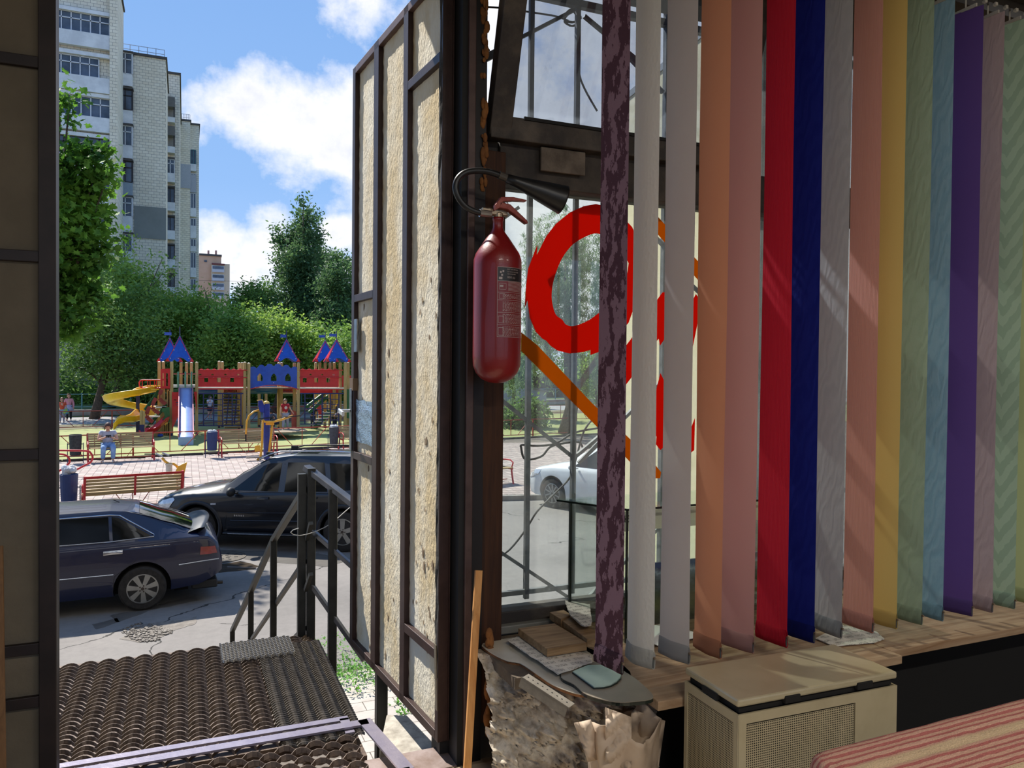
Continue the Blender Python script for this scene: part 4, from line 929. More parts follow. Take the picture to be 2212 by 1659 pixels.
# weeds
def weed(x, y, z, s_, n_, label, seed):
    rr = random.Random(seed); t0 = thing('weed', label, 'weed', (x, y, z), 'weeds beside the porch'); mb = MB()
    for _ in range(n_):
        a = rr.uniform(0, 6.28); r_ = s_*rr.random()**.5; cx, cy = x+r_*math.cos(a)*1.6, y+r_*math.sin(a); h = s_*.45*rr.random(); d = V((rr.uniform(-1, 1), rr.uniform(-1, 1), rr.uniform(.1, .8))).normalized()*rr.uniform(.03, .06)
        sd = d.cross(V((0, 0, 1))).normalized()*rr.uniform(.008, .014); b = V((cx, cy, z+h)); mb._a([b, b+d*.5+sd, b+d, b+d*.5-sd], [(0, 1, 2, 3)])
    mb.build('leaves', mat('weed_green', '4f8a24', .6, 0, '6fa836', 12, transl=.35), t0, recalc=False)
for i, (a, b, s_, n_, words) in enumerate(((752, 1407, .35, 300, 'sprawling low weed nearest the far porch post'), (797, 1447, .30, 420, 'bright green weed patch between the slabs and the open leaf'), (752, 1476, .34, 420, 'weed growing along the porch edge'), (872, 1540, .05, 25, 'tiny weed sprout below the open door leaf'), (863, 1520, .06, 25, 'small weed sprig under the leaf bottom rail'), (738, 1455, .12, 90, 'small weed right at the grating corner'))):
    q = P(a, b, z=.06); weed(q.x, q.y, .05, s_, n_, words, i)
# rough concrete ledge at the foot of the wall beside the porch
t = NT('rough_concrete'); n1 = t.noise(14, 7, .65); c = t.ramp(n1, [(.35, hexc('8f887c')), (.6, hexc('b9b2a5'))]); rc_ = t.fin(t.bsdf(c, .95, 0, t.bump(n1, .008, .8)))
pl4 = [(P(a, b, z=1.78).x, P(a, b, z=1.78).y) for a, b in ((835, 1543), (880, 1545), (950, 1618), (952, 1628), (878, 1640), (820, 1615))]
struct(MB().prism(pl4, (0, 0, 1.55), (1, 0, 0), (0, 1, 0), .23).build('ground_ledge', rc_, bevel=.006))
# manhole, puddle, pothole
q = G(477, 1204); mh = thing('manhole_cover', 'round cast iron manhole cover in the asphalt near the front wheel', 'manhole cover', (q.x, q.y, 0))
MB().lathe([(0, .0), (.42, 0), (.42, .012), (.36, .014), (.355, .008), (0, .008)], (q.x, q.y, 0), 32).build('ring', mat('cast_iron', '4b463f', .7, .3, '5c564d', 20, bump=.4), mh)
mb = MB()
for i in range(18):
    a = i*.35; r_ = .26 if i % 2 else .14; mb.box((q.x+r_*math.cos(a), q.y+r_*math.sin(a), .011), (.06, .03, .006), a)
mb.build('raised_pattern', mat('cast_iron_dark', '2c2926', .7), mh)
def blobpoly(pts, z, jit=0, seed=0, sub=4):
    rr = random.Random(seed); out = []
    for k in range(len(pts)):
        a, b = pts[k], pts[(k+1) % len(pts)]
        for s_ in range(sub): f = s_/sub; x = a[0]+(b[0]-a[0])*f+rr.uniform(-jit, jit); y = a[1]+(b[1]-a[1])*f+rr.uniform(-jit, jit)*.4; q = P(x, y, z=z); out.append((q.x, q.y))
    return out
wet = mat('wet_asphalt', '5f5b56', .35, 0, '6c6862', 2, spec=.6); water = mat('puddle_water', '4b4238', .04, 0, '544a3f', 3, spec=.6)
tag(MB().prism(blobpoly([(440, 1222), (520, 1213), (560, 1222), (548, 1230), (475, 1237), (440, 1233)], .003, 2, 1), (0, 0, .0), (1, 0, 0), (0, 1, 0), .004).build('puddle', water), 'brown rain puddle behind the blue hatchback', 'puddle')
for i, (pts, words) in enumerate((([(400, 1196), (450, 1188), (560, 1190), (640, 1185), (755, 1210), (700, 1225), (600, 1215), (520, 1208), (440, 1212), (405, 1215)], 'damp dark patch of asphalt around the manhole cover'), ([(235, 1330), (290, 1318), (345, 1305), (420, 1285), (430, 1296), (380, 1306), (320, 1320), (255, 1345)], 'oil-stained damp patch behind the rear wheel'), ([(200, 1350), (255, 1335), (258, 1342), (210, 1360)], 'small dark oil stain left of the pothole'))):
    tag(MB().prism(blobpoly(pts, .002, 3, i+5), (0, 0, -.01), (1, 0, 0), (0, 1, 0), .0125).build('damp_patch', wet), words, 'wet patch')
pts = [(258, 1380), (300, 1352), (350, 1342), (400, 1340), (425, 1330), (420, 1350), (370, 1362), (345, 1378), (300, 1388)]
tag(MB().prism(blobpoly(pts, .003, 3, 11), (0, 0, -.01), (1, 0, 0), (0, 1, 0), .0135).build('pothole_bed', mat('pothole_dirt', '6f6860', .95, 0, '837c73', 12, bump=.8, bscale=30)), 'broken pothole patch in the asphalt beyond the porch', 'pothole')
mb = MB(); rr = random.Random(3)
for _ in range(420):
    px, py = rr.uniform(262, 372), rr.uniform(1346, 1386)
    if abs(px-315)/58+abs(py-1364)/24 > 1.15: continue
    q = P(px, py, z=.01); s_ = rr.uniform(.012, .04); mb.box((q.x, q.y, s_*.2), (s_, s_*.7, s_*.5), rr.uniform(0, 3))
tag(mb.build('gravel', mat('loose_gravel', '8d867d', .9, 0, '5f5952', 40)), 'loose gravel lying in the pothole', 'gravel', kind='stuff')

# ================================================================ porch
PZ = 1.90
dks = mat('dark_grating_steel', '4d4038', .5, .4, '6a5a4e', 30, bump=.3, bscale=80)
gsteel = mat('light_steel_flat', '8d8798', .35, .55, '9a93a0', 12, bump=.2)
def expanded(x0, x1, y0, y1, z, LWp, SWp, w_, th, rise, m, name, parent, tilt=1.0, scal=False):
    """expanded metal: rows of zigzag strands that touch at their bonds, each strand tilted"""
    mb = MB(); rows = int((y1-y0)/SWp); nseg = 6; V_ = []; F_ = []
    for r_ in range(rows):
        y = y0+r_*SWp; ph = r_ % 2; npts = int((x1-x0)/LWp*nseg)+1; k0 = len(V_)
        for i in range(npts):
            x = x0+i*LWp/nseg; a = 2*math.pi*(x-x0)/LWp; s_ = math.cos(a)*(1 if ph == 0 else -1); s_ = math.copysign(abs(s_)**.6, s_)
            if scal: s_ = 2*abs(math.sin(math.pi*(x-x0)/LWp))**.8-1
            yy = y+s_*SWp*(.40 if scal else .5); zz = z+rise*.5*s_
            # strand cross-section: thin plate leaning
            V_ += [(x, yy-w_*.25, zz-w_*.5*tilt), (x, yy-w_*.25+th, zz-w_*.5*tilt), (x, yy+w_*.25+th, zz+w_*.5*tilt), (x, yy+w_*.25, zz+w_*.5*tilt)]
        for i in range(npts-1):
            a = k0+i*4; b = a+4; F_ += [(a, a+1, b+1, b), (a+1, a+2, b+2, b+1), (a+2, a+3, b+3, b+2), (a+3, a, b, b+3)]
    mb.v = V_; mb.f = F_; return mb.build(name, m, parent, recalc=False)
struct(MB().bb((-3, 2.8, 0), (.72, 4.6, .04)).build('ground_under_porch', mat('porch_shade_brown', '3a3028', .95, 0, '4a3e32', 5)))  # dark brown bed added so the grating gaps look shaded
pc = thing('porch_platform', 'dark expanded-metal porch platform outside the doorway', 'platform', (0, 3.5, PZ))
PX0, PX1, PYa, PYb = -1.7, .61, 2.98, 4.157
expanded(PX0, PX1, PYa, PYb, PZ-.008, .078, .040, .012, .0024, .006, dks, 'mesh_deck', pc, 1.0, True)
dk2 = mat('side_mesh_steel', '55504b', .4, .6, '68625c', 30)
expanded(.33, .64, PYa-.1, 3.98, PZ+.014, .052, .021, .009, .0022, .004, dk2, 'side_mesh_strip', pc, 1.0, True)
expanded(.16, .50, 3.80, 4.05, PZ+.030, .034, .0115, .011, .0025, .003, mat('bright_mesh_steel', '8f8c88', .35, .7), 'bright_mesh_patch', pc)
mb = MB(); 
for x in (PX0, -.6, .60): mb.bar((x, PYa-.2, PZ-.045), (x, PYb, PZ-.045), .04, .05)
mb.bar((PX0, PYb-.02, PZ-.045), (PX1, PYb-.02, PZ-.045), .04, .05).bar((PX0, PYa, PZ-.045), (PX1, PYa, PZ-.045), .04, .05); mb.build('frame', dks, pc)
for x, y in ((.60, 4.13), (PX0+.02, 4.13), (-.6, 4.13), (PX0+.02, 3.0), (.6, 3.05)): MB().bar((x, y, 0), (x, y, PZ-.02), .04, .04).build('leg', dks, pc)
# two flat-steel frames at the doorstep; the nearer holds its own mesh
def ringframe(name, pts_out, wdt, z, th, m, parent):
    mb = MB(); n_ = len(pts_out)
    for i in range(n_): a, b = V(pts_out[i]+(z,)), V(pts_out[(i+1) % n_]+(z,)); mb.bar(a, b, wdt, th)
    return mb.build(name, m, parent)
q = [P(755, 1550, z=1.93), P(795, 1552, z=1.93)]
fyr = P(752, 1549, z=1.925); fyn = P(795, 1557, z=1.935)
tf = thing('doorstep_grid', 'light flat-steel frame lying along the inner edge of the porch', 'frame', (0, fyr.y, 1.91))
MB().bar((PX0, fyr.y, 1.92), (fyr.x, fyr.y, 1.92), .035, .008).bar((fyr.x-.017, fyr.y, 1.92), (fyr.x-.017, fyr.y-.13, 1.92), .035, .008).build('flat_bar', gsteel, tf)
tg = thing('doorstep_grating', 'wide light-framed mesh grating right before the threshold', 'grating', (0, 2.8, 1.92))
ny0 = 2.53; xr = fyn.x; xq = P(868, 1642, z=1.93)
MB().bar((PX0, fyn.y, 1.93), (xr, fyn.y, 1.93), .045, .008).bar((xr-.012, fyn.y+.022, 1.93), (xq.x, ny0-.0, 1.93), .05, .008).bar((PX0, ny0, 1.93), (xq.x+.01, ny0, 1.93), .03, .008).build('flat_frame', gsteel, tg)
expanded(PX0, xr-.05, ny0+.02, fyn.y-.02, 1.912, .11, .034, .018, .003, .008, dks, 'mesh', tg, .9)
# railing: corner post, side rails, descending stair rail
rs = mat('dark_railing_steel', '2f3130', .4, .5, '3c3e3d', 12, bump=.1); rsl = mat('bare_rail_steel', '5f6062', .35, .6, '707072', 12)
rl = thing('porch_railing', 'dark square-tube railing at the right edge of the porch', 'railing', (.61, 4.15, PZ-.05))
cxp, cyp = .615, 4.13
topz = P(655, 1012, y=cyp).z
MB().bar((cxp, cyp, PZ-.1), (cxp, cyp, topz), .042, .042, bev=.003).build('post', rs, rl)
MB().bar((cxp-.045, cyp+.02, PZ-.1), (cxp-.045, cyp+.02, topz-.03), .042, .042, bev=.003).build('post', rs, rl)
E0 = P(756, 1080, y=3.90); E0 = V((E0.x, E0.y, E0.z)); dE = V((E0.x-cxp, E0.y-cyp, 0)).normalized()
def beyond(py0, py1, ext=.35):
    a = V((cxp, cyp, P(660, py0, y=cyp).z)); b = P(756, py1, y=3.90); b = V((b.x, b.y, b.z)); return a, b+(b-a)*ext
a, b = beyond(1012, 1080); MB().bar((cxp-.02, cyp+.04, topz), b, .045, .03, bev=.003).build('handrail', rsl, rl)
for p0, p1 in ((1145, 1219), (1262, 1382)):
    a, b = beyond(p0, p1); MB().bar(a, b, .022, .025, bev=.003).build('side_rail', rsl, rl)
qn = P(717, 1460, y=4.0); MB().bar((qn.x, 4.0, qn.z-.05), (qn.x, 4.0, P(717, 1056, y=4.0).z), .042, .042, bev=.003).build('post', rs, rl)
qb = P(823, 1590, y=3.45); MB().bar((qb.x, 3.45, 0), (qb.x, 3.45, 2.60), .05, .05, bev=.003).build('post', rs, rl)
A1_ = V((cxp-.03, cyp+.02, P(640, 1060, y=cyp).z)); B1 = P(591, 1166, y=4.9); B2 = P(542, 1277, y=5.79); B3 = P(502, 1362, y=6.69)
for nm, a, b in (('stair_handrail', A1_, B1), ('stair_handrail', B1, B2), ('stair_handrail', B2, B3)): MB().bar(a, b, .034, .034, bev=.003).build(nm, rs, rl)
for b in (B1, B2, B3): MB().bar((b.x, b.y, b.z-.95 if b.z > .95 else .0), b, .038, .038, bev=.003).build('baluster', rs, rl)
for dz in (.33, .64):
    o_ = V((0, 0, -dz)); MB().bar(A1_+o_*1.15, B3+o_*.95, .024, .024, bev=.002).build('stair_side_rail', rs, rl)
MB().bar(P(660, 1275, y=4.1), P(672, 1240, y=4.0), .02, .02).bar(P(663, 1165, y=4.1), P(672, 1130, y=4.0), .02, .02).build('bracket', rs, rl)
wr = [(756, 1096), (740, 1110), (720, 1128), (700, 1140), (680, 1149), (664, 1154), (648, 1157), (634, 1155), (628, 1150), (633, 1145), (645, 1141)]
MB().tube([P(a, b, y=4.06-.02*i) for i, (a, b) in enumerate(wr)][::1], .0022, 6).build('tied_wire', mat('white_wire', 'b9b9b6', .5), rl)
stp = thing('porch_stairs', 'dark mesh-tread stairs descending from the porch to the road', 'stairs', (-.2, 5.5, 0))
for i in range(9):
    y = 4.2+.28*(i+.5); z = PZ-.19*(i+1); MB().bb((-.75, y-.13, z-.03), (.48, y+.13, z)).build('tread', dks, stp)
for x in (-.77, .5): MB().bar((x, 4.2, PZ-.15), (x, 4.2+.28*9.3, .05), .03, .12).build('stringer', dks, stp)
# ================================================================ cars
navy = paint('navy_car_paint', '04060f'); navy2 = paint('dark_blue_car_paint', '050c30'); whitep = paint('white_car_paint', 'd9dcdf')
tint = NT('tinted_car_glass'); tint = tint.fin(tint.bsdf(hexc('07090a'), .05, 0, None, .5, 0))
cabin = glass('car_side_glass', '8d9a98', .02, '888', .12) if False else None
tyre = mat('tyre_rubber', '1c1a19', .85, 0, '2b2826', 20, bump=.3); alloy = mat('alloy_rim', '8e8e8b', .35, .7, '9c9c99', 8); wellm = mat('wheel_well', '070707', .9)
chrome = mat('chrome_trim', 'b9bcc2', .15, .9); lens = mat('headlight_lens', 'c9ced6', .12, .3, 'e2e5ea', 18, coat=.8); redl = mat('red_tail_light', '7c0d14', .15, 0, '9c141c', 9, coat=1); plast = mat('black_plastic', '17181a', .6)
def lerp_tab(tab, x):
    if x <= tab[0][0]: return tab[0][1:]
    for a, b in zip(tab, tab[1:]):
        if x <= b[0]:
            f = (x-a[0])/(b[0]-a[0]); f = f*f*(3-2*f)*.35+f*.65; return tuple(p_+(q_-p_)*f for p_, q_ in zip(a[1:], b[1:]))
    return tab[-1][1:]
def make_wheel(t0, x, side, w, r, kind, name='wheel'):
    y = side*(w-.11)
    ty = MB(); s = side
    ty.lathe([(r*.62, -.10), (r*.90, -.105), (r*.985, -.085), (r, -.05), (r, .05), (r*.985, .085), (r*.90, .105), (r*.62, .10), (r*.60, 0)], (x, y, r), 36, 'y')
    wo = ty.build(name, tyre, t0, smooth=True); smooth_by_angle(wo, 40)
    yo = y+s*.085; R_ = r*.66
    rb = MB(); rb.lathe([(R_, s*-.0), (R_*1.0, s*.02), (R_*.93, s*.022), (R_*.9, s*-.05)][::1], (x, yo, r), 36, 'y'); rb.build('rim', alloy, wo, smooth=False)
    MB().lathe([(0, -s*.09), (R_*.97, -s*.09), (R_*.97, -s*.08), (0, -s*.08)], (x, yo, r), 24, 'y').build('brake_disc', mat('brake_shadow', '141312', .8), wo)
    sp = MB(); n_ = {'five': 5, 'seven': 7, 'ten': 10}[kind]
    for k in range(n_):
        a = 2*math.pi*k/n_+.3; d = V((math.cos(a), 0, math.sin(a))); wd = {'five': .085, 'seven': .06, 'ten': .035}[kind]*r/.36
        c = V((x, yo, r)); o_ = V((0, s*.005, 0))
        sd = V((-math.sin(a), 0, math.cos(a)))
        p0, p1 = c+d*R_*.12, c+d*R_*.95; w0, w1 = wd*.8, wd*(1.5 if kind == 'seven' else 1.1)
        vs = []
        for off in (V((0, s*-.02, 0)), V((0, s*.016, 0))): vs += [p0-sd*w0/2+off, p0+sd*w0/2+off, p1+sd*w1/2+off, p1-sd*w1/2+off]
        sp._a(vs, [(0, 1, 2, 3), (4, 5, 6, 7), (0, 1, 5, 4), (1, 2, 6, 5), (2, 3, 7, 6), (3, 0, 4, 7)])
    sp.lathe([(0, s*.02), (R_*.28, s*.018), (R_*.3, -s*.02), (0, -s*.02)], (x, yo, r), 20, 'y'); sp.build('spokes', alloy, wo)
    mb = MB(); mb.lathe([(0, s*.026), (R_*.11, s*.026), (R_*.12, s*.0), (0, s*.0)], (x, yo, r), 12, 'y')
    for k in range(5): a = k*1.2566; mb.lathe([(0, s*.026), (.011, s*.024), (.011, 0), (0, 0)], (x+R_*.2*math.cos(a), yo, r+R_*.2*math.sin(a)), 6, 'y')
    mb.build('hub', mat('rusty_hub', '4a3f38', .7, .4), wo)
    return wo
class Car:
    def __init__(s, name, label, loc, fwd, tab, pm_, wheels, wr_, kind):
        # tab rows: x, z bottom, z belt, z top, half width, half width at the roof
        s.t = thing(name, label, 'car', (0, 0, 0), world=False); s.tab = tab
        xs_ = sorted(set([r_[0] for r_ in tab]+[tab[0][0]+(tab[-1][0]-tab[0][0])*i/44 for i in range(45)])); pts = []; n = None
        for x in xs_:
            z0, zb, zt, w_, wt = lerp_tab(tab, x); cab = zt-zb
            half = [(0, z0), (w_*.80, z0), (w_*.955, z0+.03), (w_*.99, z0+.16), (w_, z0+(zb-z0)*.55), (w_*.993, zb-.10), (w_*.965, zb-.02), (w_*.945, zb), (wt+(.0 if cab > .2 else 0), zt-min(.06, cab*.5)), (wt*.93, zt-min(.015, cab*.2)), (wt*.5, zt+.012), (0, zt+.018)]
            ring = [(x, y, z) for y, z in half]+[(x, -y, z) for y, z in half[-2:0:-1]]; n = len(ring); pts += ring
        mb = MB(); mb._a(pts, [(i*n+j, i*n+(j+1) % n, (i+1)*n+(j+1) % n, (i+1)*n+j) for i in range(len(xs_)-1) for j in range(n)]+[tuple(range(n)), tuple(range((len(xs_)-1)*n, len(xs_)*n))])
        body = mb.build('body', pm_, s.t, smooth=True)
        for wx in wheels:
            cut = MB().lathe([(wr_+.055, -1.3), (wr_+.055, 1.3)], (wx, 0, wr_+.01), 40, 'y'); cut.bb((wx-wr_-.055, -1.3, -.5), (wx+wr_+.055, 1.3, wr_)) if False else None
            co_ = cut.build('cut', pm_); b = body.modifiers.new('b', 'BOOLEAN'); b.object = co_; b.operation = 'DIFFERENCE'; b.solver = 'EXACT'
            dg = bpy.context.evaluated_depsgraph_get(); me = bpy.data.meshes.new_from_object(body.evaluated_get(dg)); body.modifiers.clear(); body.data = me; bpy.data.objects.remove(co_)
        smooth_by_angle(body, 38); s.body = body; body.data.materials.clear(); body.data.materials.append(pm_)
        W_ = max(r_[4] for r_ in tab)
        MB().bb((wheels[0]-wr_-.08, -W_+.24, .2), (wheels[-1]+wr_+.08, W_-.24, .62)).build('underbody', wellm, s.t)
        for wx in wheels:
            for sd in (1, -1): make_wheel(s.t, wx, sd, W_-.0, wr_, kind)
        s.wr = wr_; s.wheels = wheels; s.W = W_
        s.t.location = loc; s.t.rotation_euler = (0, 0, math.atan2(-fwd[1], -fwd[0]))    # local +x runs from nose to tail
    def sy(s, x, z):
        z0, zb, zt, w_, wt = lerp_tab(s.tab, x); cab = zt-zb
        if z <= zb-.10: return w_*.998
        if z <= zb: return w_*(.993-.048*(z-zb+.1)/.1)
        f = min(1, (z-zb)/max(.01, cab-min(.06, cab*.5))); return w_*.945+(wt-w_*.945)*f
    def panel(s, poly, name, m, side, parent=None, out=.006, th=.004, sub=5):
        """side panel: outline in (x, z) laid on the body side, subdivided so that it follows the surface"""
        pts = []
        for k in range(len(poly)):
            a, b = poly[k], poly[(k+1) % len(poly)]
            for i in range(sub): f = i/sub; pts.append((a[0]+(b[0]-a[0])*f, a[1]+(b[1]-a[1])*f))
        mb = MB(); n = len(pts)
        cxm, czm = sum(p_[0] for p_ in pts)/n, sum(p_[1] for p_ in pts)/n
        rings = []
        for f in (1, .6, .25): rings.append([(cxm+(p_[0]-cxm)*f, czm+(p_[1]-czm)*f) for p_ in pts])
        vs = [V((x, side*(s.sy(x, z)-.004), z)) for x, z in pts]
        for r_ in rings: vs += [V((x, side*(s.sy(x, z)+out), z)) for x, z in r_]
        vs.append(V((cxm, side*(s.sy(cxm, czm)+out), czm)))
        fs = []
        for r_ in range(3): fs += [(r_*n+i, r_*n+(i+1) % n, (r_+1)*n+(i+1) % n, (r_+1)*n+i) for i in range(n)]
        fs += [(3*n+i, 3*n+(i+1) % n, 4*n) for i in range(n)]
        mb._a(vs, fs); o = mb.build(name, m, parent or s.t, smooth=True); smooth_by_angle(o, 50); return o
    def line(s, pts, name, m, side, r=.008, out=.006):
        return MB().tube([(x, side*(s.sy(x, z)+out), z) for x, z in pts], r, 6).build(name, m, s.t)
    def across(s, x0, x1, f0_, f1_, name, m, out=.008, n=7):
        """glass lying on the top surface between stations x0 and x1 (f = share of the roof width)"""
        pts = []; k = 6
        for i in range(k):
            x = x0+(x1-x0)*i/(k-1); z0, zb, zt, w_, wt = lerp_tab(s.tab, x); f = f0_+(f1_-f0_)*i/(k-1)
            for j in range(n):
                u = -1+2*j/(n-1); y = u*wt*f; zz = zt+.018-.034*abs(u*f)**2.2*1.2; pts.append((x, y, zz+out))
        o = MB().grid(pts, k, n).build(name, m, s.t, smooth=True); return o
# ---- dark SUV
cf, cr_ = P(424, 1183, z=0), P(722, 1193, z=0); fwd = (cf-cr_).normalized(); wb_ = 2.74
tab = [(0.0, .50, .70, .72, .66, .60), (.06, .32, .80, .84, .80, .70), (.25, .26, .90, .95, .90, .76), (.7, .25, .97, 1.04, .94, .80), (1.15, .25, 1.0, 1.10, .945, .82), (1.36, .25, 1.01, 1.15, .945, .80), (1.75, .25, 1.02, 1.42, .945, .72), (2.15, .25, 1.03, 1.64, .945, .68), (2.6, .25, 1.04, 1.70, .945, .68), (3.6, .25, 1.06, 1.71, .94, .67), (4.15, .27, 1.08, 1.67, .92, .65), (4.40, .30, 1.08, 1.45, .90, .68), (4.56, .34, 1.05, 1.12, .86, .74), (4.64, .45, .90, .92, .80, .72)]
# the near side shows the car's left flank: local -y after turning
cs = Car('dark_suv', 'black-blue SUV parked broadside behind the porch railing', (0, 0, 0), fwd, tab, navy, (.90, 3.64), .365, 'five')
near = V((-fwd.y, fwd.x, 0));  near = near if near.y < 0 else -near
org = cf + fwd*.90 - near*.945
cs.t.location = (org.x, org.y, 0)
sd = 1 if (Matrix.Rotation(cs.t.rotation_euler.z, 3, 'Z') @ V((0, 1, 0))).dot(near) > 0 else -1
NS = sd
for side in (NS, -NS):
    cs.panel([(1.52, 1.06), (1.62, 1.12), (2.08, 1.50), (2.2, 1.545), (2.42, 1.56), (2.42, 1.06)], 'front_window', tint, side)
    cs.panel([(2.54, 1.06), (2.54, 1.57), (3.22, 1.58), (3.34, 1.08)], 'rear_window', tint, side)
    cs.panel([(3.42, 1.09), (3.32, 1.575), (3.85, 1.56), (4.12, 1.14)], 'quarter_window', tint, side)
    cs.line([(1.30, 1.05), (1.45, .97), (1.47, .6), (1.42, .33)], 'door_gap', plast, side, .003, .001)
    cs.line([(2.48, 1.55), (2.48, .36)], 'door_gap', plast, side, .003, .001)
    cs.line([(3.38, 1.55), (3.40, 1.06), (3.25, .72), (3.15, .5)], 'door_gap', plast, side, .003, .001)
    cs.line([(1.55, .52), (3.05, .54)], 'side_moulding', mat('dark_moulding', '20232c', .4), side, .012)
    cs.line([(1.50, .66), (3.08, .69)], 'side_moulding', mat('dark_moulding', '20232c', .4), side, .006)
    cs.line([(1.50, 1.045), (1.9, 1.035), (3.4, 1.055)], 'window_trim', chrome if side == 9 else mat('dark_moulding', '20232c', .4), side, .006)
    MB().bar((1.45, side*.99, .30), (3.15, side*.99, .30), .12, .03, bev=.008).build('side_step', mat('step_plate', '2b2c2e', .5, .3), cs.t); MB().bar((1.55, side*1.055, .305), (3.1, side*1.055, .305), .014, .02).build('step_edge', chrome, cs.t)
    cs.panel([(2.05, .925), (2.05, .955), (2.27, .965), (2.27, .93)], 'door_handle', plast, side, out=.028, sub=2); cs.panel([(2.95, .95), (2.95, .98), (3.17, .99), (3.17, .955)], 'door_handle', plast, side, out=.028, sub=2)
    cs.panel([(1.17, .795), (1.17, .825), (1.27, .83), (1.27, .80)], 'side_indicator', lens, side, out=.01, sub=2)
    cs.panel([(.03, .62), (.05, .74), (.20, .84), (.42, .90), (.46, .86), (.36, .72), (.22, .64)], 'headlight', lens, side, out=.012)
    mr = MB().ell((1.62, side*1.08, 1.06), (.07, .12, .085), 14, 8).bar((1.66, side*.92, 1.02), (1.66, side*1.02, 1.03), .05, .03).build('wing_mirror', plast, cs.t, smooth=True)
    MB().tube([(1.95, side*.62, 1.60), (2.15, side*.61, 1.70), (2.35, side*.60, 1.755), (3.2, side*.60, 1.775), (3.9, side*.59, 1.755), (4.08, side*.58, 1.70)], .016, 8).build('roof_rail', chrome if side == NS else plast, cs.t, smooth=True)
    for a in (2.15, 3.95): MB().bb((a-.07, side*.60-.015, 1.66), (a+.07, side*.60+.015, 1.745)).build('rail_foot', plast, cs.t, bevel=.006)
    for wx in (.90, 3.64):   # flared arch lips
        mb = MB(); pts = []
        for i in range(17):
            a = math.pi*(-.12+1.24*i/16)
            for rr_, yo in ((.415, -.01), (.43, .022), (.475, .022), (.49, .0)):
                x, z = wx+rr_*math.cos(a), .375+rr_*math.sin(a); pts.append((x, side*(min(cs.sy(x, max(z, .3)), .95)+yo), z))
        mb.grid(pts, 17, 4).build('wheel_arch', mat('arch_plastic', '15171f', .45, .1), cs.t, smooth=True)
cs.across(1.42, 2.10, .93, .93, 'windscreen', tint); cs.across(4.22, 4.50, .9, .9, 'rear_glass', tint)
cs.across(2.45, 3.0, .6, .6, 'sunroof', tint, .004)
# small model script on the door
for i in range(6): MB().box((1.63+i*.034, NS*(cs.sy(1.7, .6)+.006), .612), (.022, .006, .03)).build('door_badge', chrome, cs.t)
MB().tube([(1.30, .1, 1.14), (1.36, .5, 1.12)], .012, 6).tube([(1.32, -.15, 1.14), (1.38, -.55, 1.12)], .012, 6).build('wiper', plast, cs.t)

# ---- dark blue fastback hatch, rear half in view
rw = P(308, 1320, z=0); dc_ = V((-.90, -.43)) ; fwd = (r0*dc_.x+f0*dc_.y).normalized()
tab = [(0.0, .45, .62, .64, .60, .55), (.08, .25, .70, .74, .78, .66), (.8, .22, .86, .92, .83, .70), (1.25, .20, .91, 1.0, .84, .70), (1.9, .20, .92, 1.30, .845, .60), (2.3, .20, .925, 1.345, .845, .60), (3.0, .20, .935, 1.35, .845, .60), (3.3, .20, .94, 1.32, .84, .60), (3.75, .21, .945, 1.14, .83, .60), (4.1, .24, .95, 1.0, .815, .64), (4.25, .30, .93, .965, .80, .68), (4.36, .36, .84, .87, .76, .66), (4.42, .40, .60, .62, .70, .62)]
ch = Car('blue_hatchback', 'dark blue fastback hatchback with a rear spoiler parked nearest the porch', (0, 0, 0), fwd, tab, navy2, (.85, 3.40), .30, 'seven')
near = V((-fwd.y, fwd.x, 0)); near = near if near.y < 0 else -near
org = rw+fwd*3.40-near*.845; ch.t.location = (org.x, org.y, 0)
HS = 1 if (Matrix.Rotation(ch.t.rotation_euler.z, 3, 'Z') @ V((0, 1, 0))).dot(near) > 0 else -1
for side in (HS, -HS):
    ch.panel([(1.5, .96), (1.95, 1.22), (2.2, 1.26), (2.2, .965)], 'front_window', tint, side)
    ch.panel([(2.30, .965), (2.30, 1.265), (2.98, 1.265), (3.0, .975)], 'rear_window', tint, side)
    ch.panel([(3.04, .975), (3.02, 1.262), (3.10, 1.25), (3.50, 1.0), (3.48, .985)], 'quarter_window', tint, side)
    ch.line([(1.5, .95), (3.0, .962), (3.54, .985), (3.54, 1.01), (3.12, 1.275), (3.0, 1.29), (2.0, 1.275)], 'window_trim', chrome, side, .008, .012)
    ch.line([(.3, .50), (2.4, .53), (3.05, .53)], 'side_moulding', chrome, side, .008)
    ch.panel([(2.93, .80), (2.93, .85), (3.16, .855), (3.16, .805)], 'door_handle', chrome, side, out=.02, sub=2)
    ch.line([(2.28, 1.27), (2.27, .24)], 'door_gap', plast, side, .003, .001); ch.line([(3.55, 1.0), (3.48, .86), (3.28, .66), (3.06, .50), (3.04, .26)], 'door_gap', plast, side, .003, .001)
    ch.panel([(4.12, .69), (4.13, .80), (4.32, .79), (4.35, .69)], 'tail_light', redl, side, out=.01)
    ch.line([(3.85, .58), (4.15, .60), (4.37, .60)], 'bumper_strip', chrome, side, .010, .012)
    MB().bb((3.80, side*.55-.02, .16), (3.98, side*.55+.02, .26)).build('mud_flap', wellm, ch.t)
    ch.line([(3.15, 1.335), (3.55, 1.22), (4.05, 1.02)], 'hatch_gap', chrome, side, .004, -.02)
ch.across(3.36, 4.06, .96, .94, 'rear_glass', tint)
mb = MB(); pts = []
for j in range(13):
    u = -1+2*j/12; 
    for (dx, dz) in ((-.10, .0), (-.04, .055), (.10, .105), (.17, .11), (.16, .09), (.04, .0)): pts.append((4.12+dx-.10*u*u, u*.70, 1.0+dz-.06*abs(u)**3))
mb.grid(pts, 13, 6).build('spoiler', mat('weathered_spoiler', '252c34', .45, .1), ch.t, smooth=True)
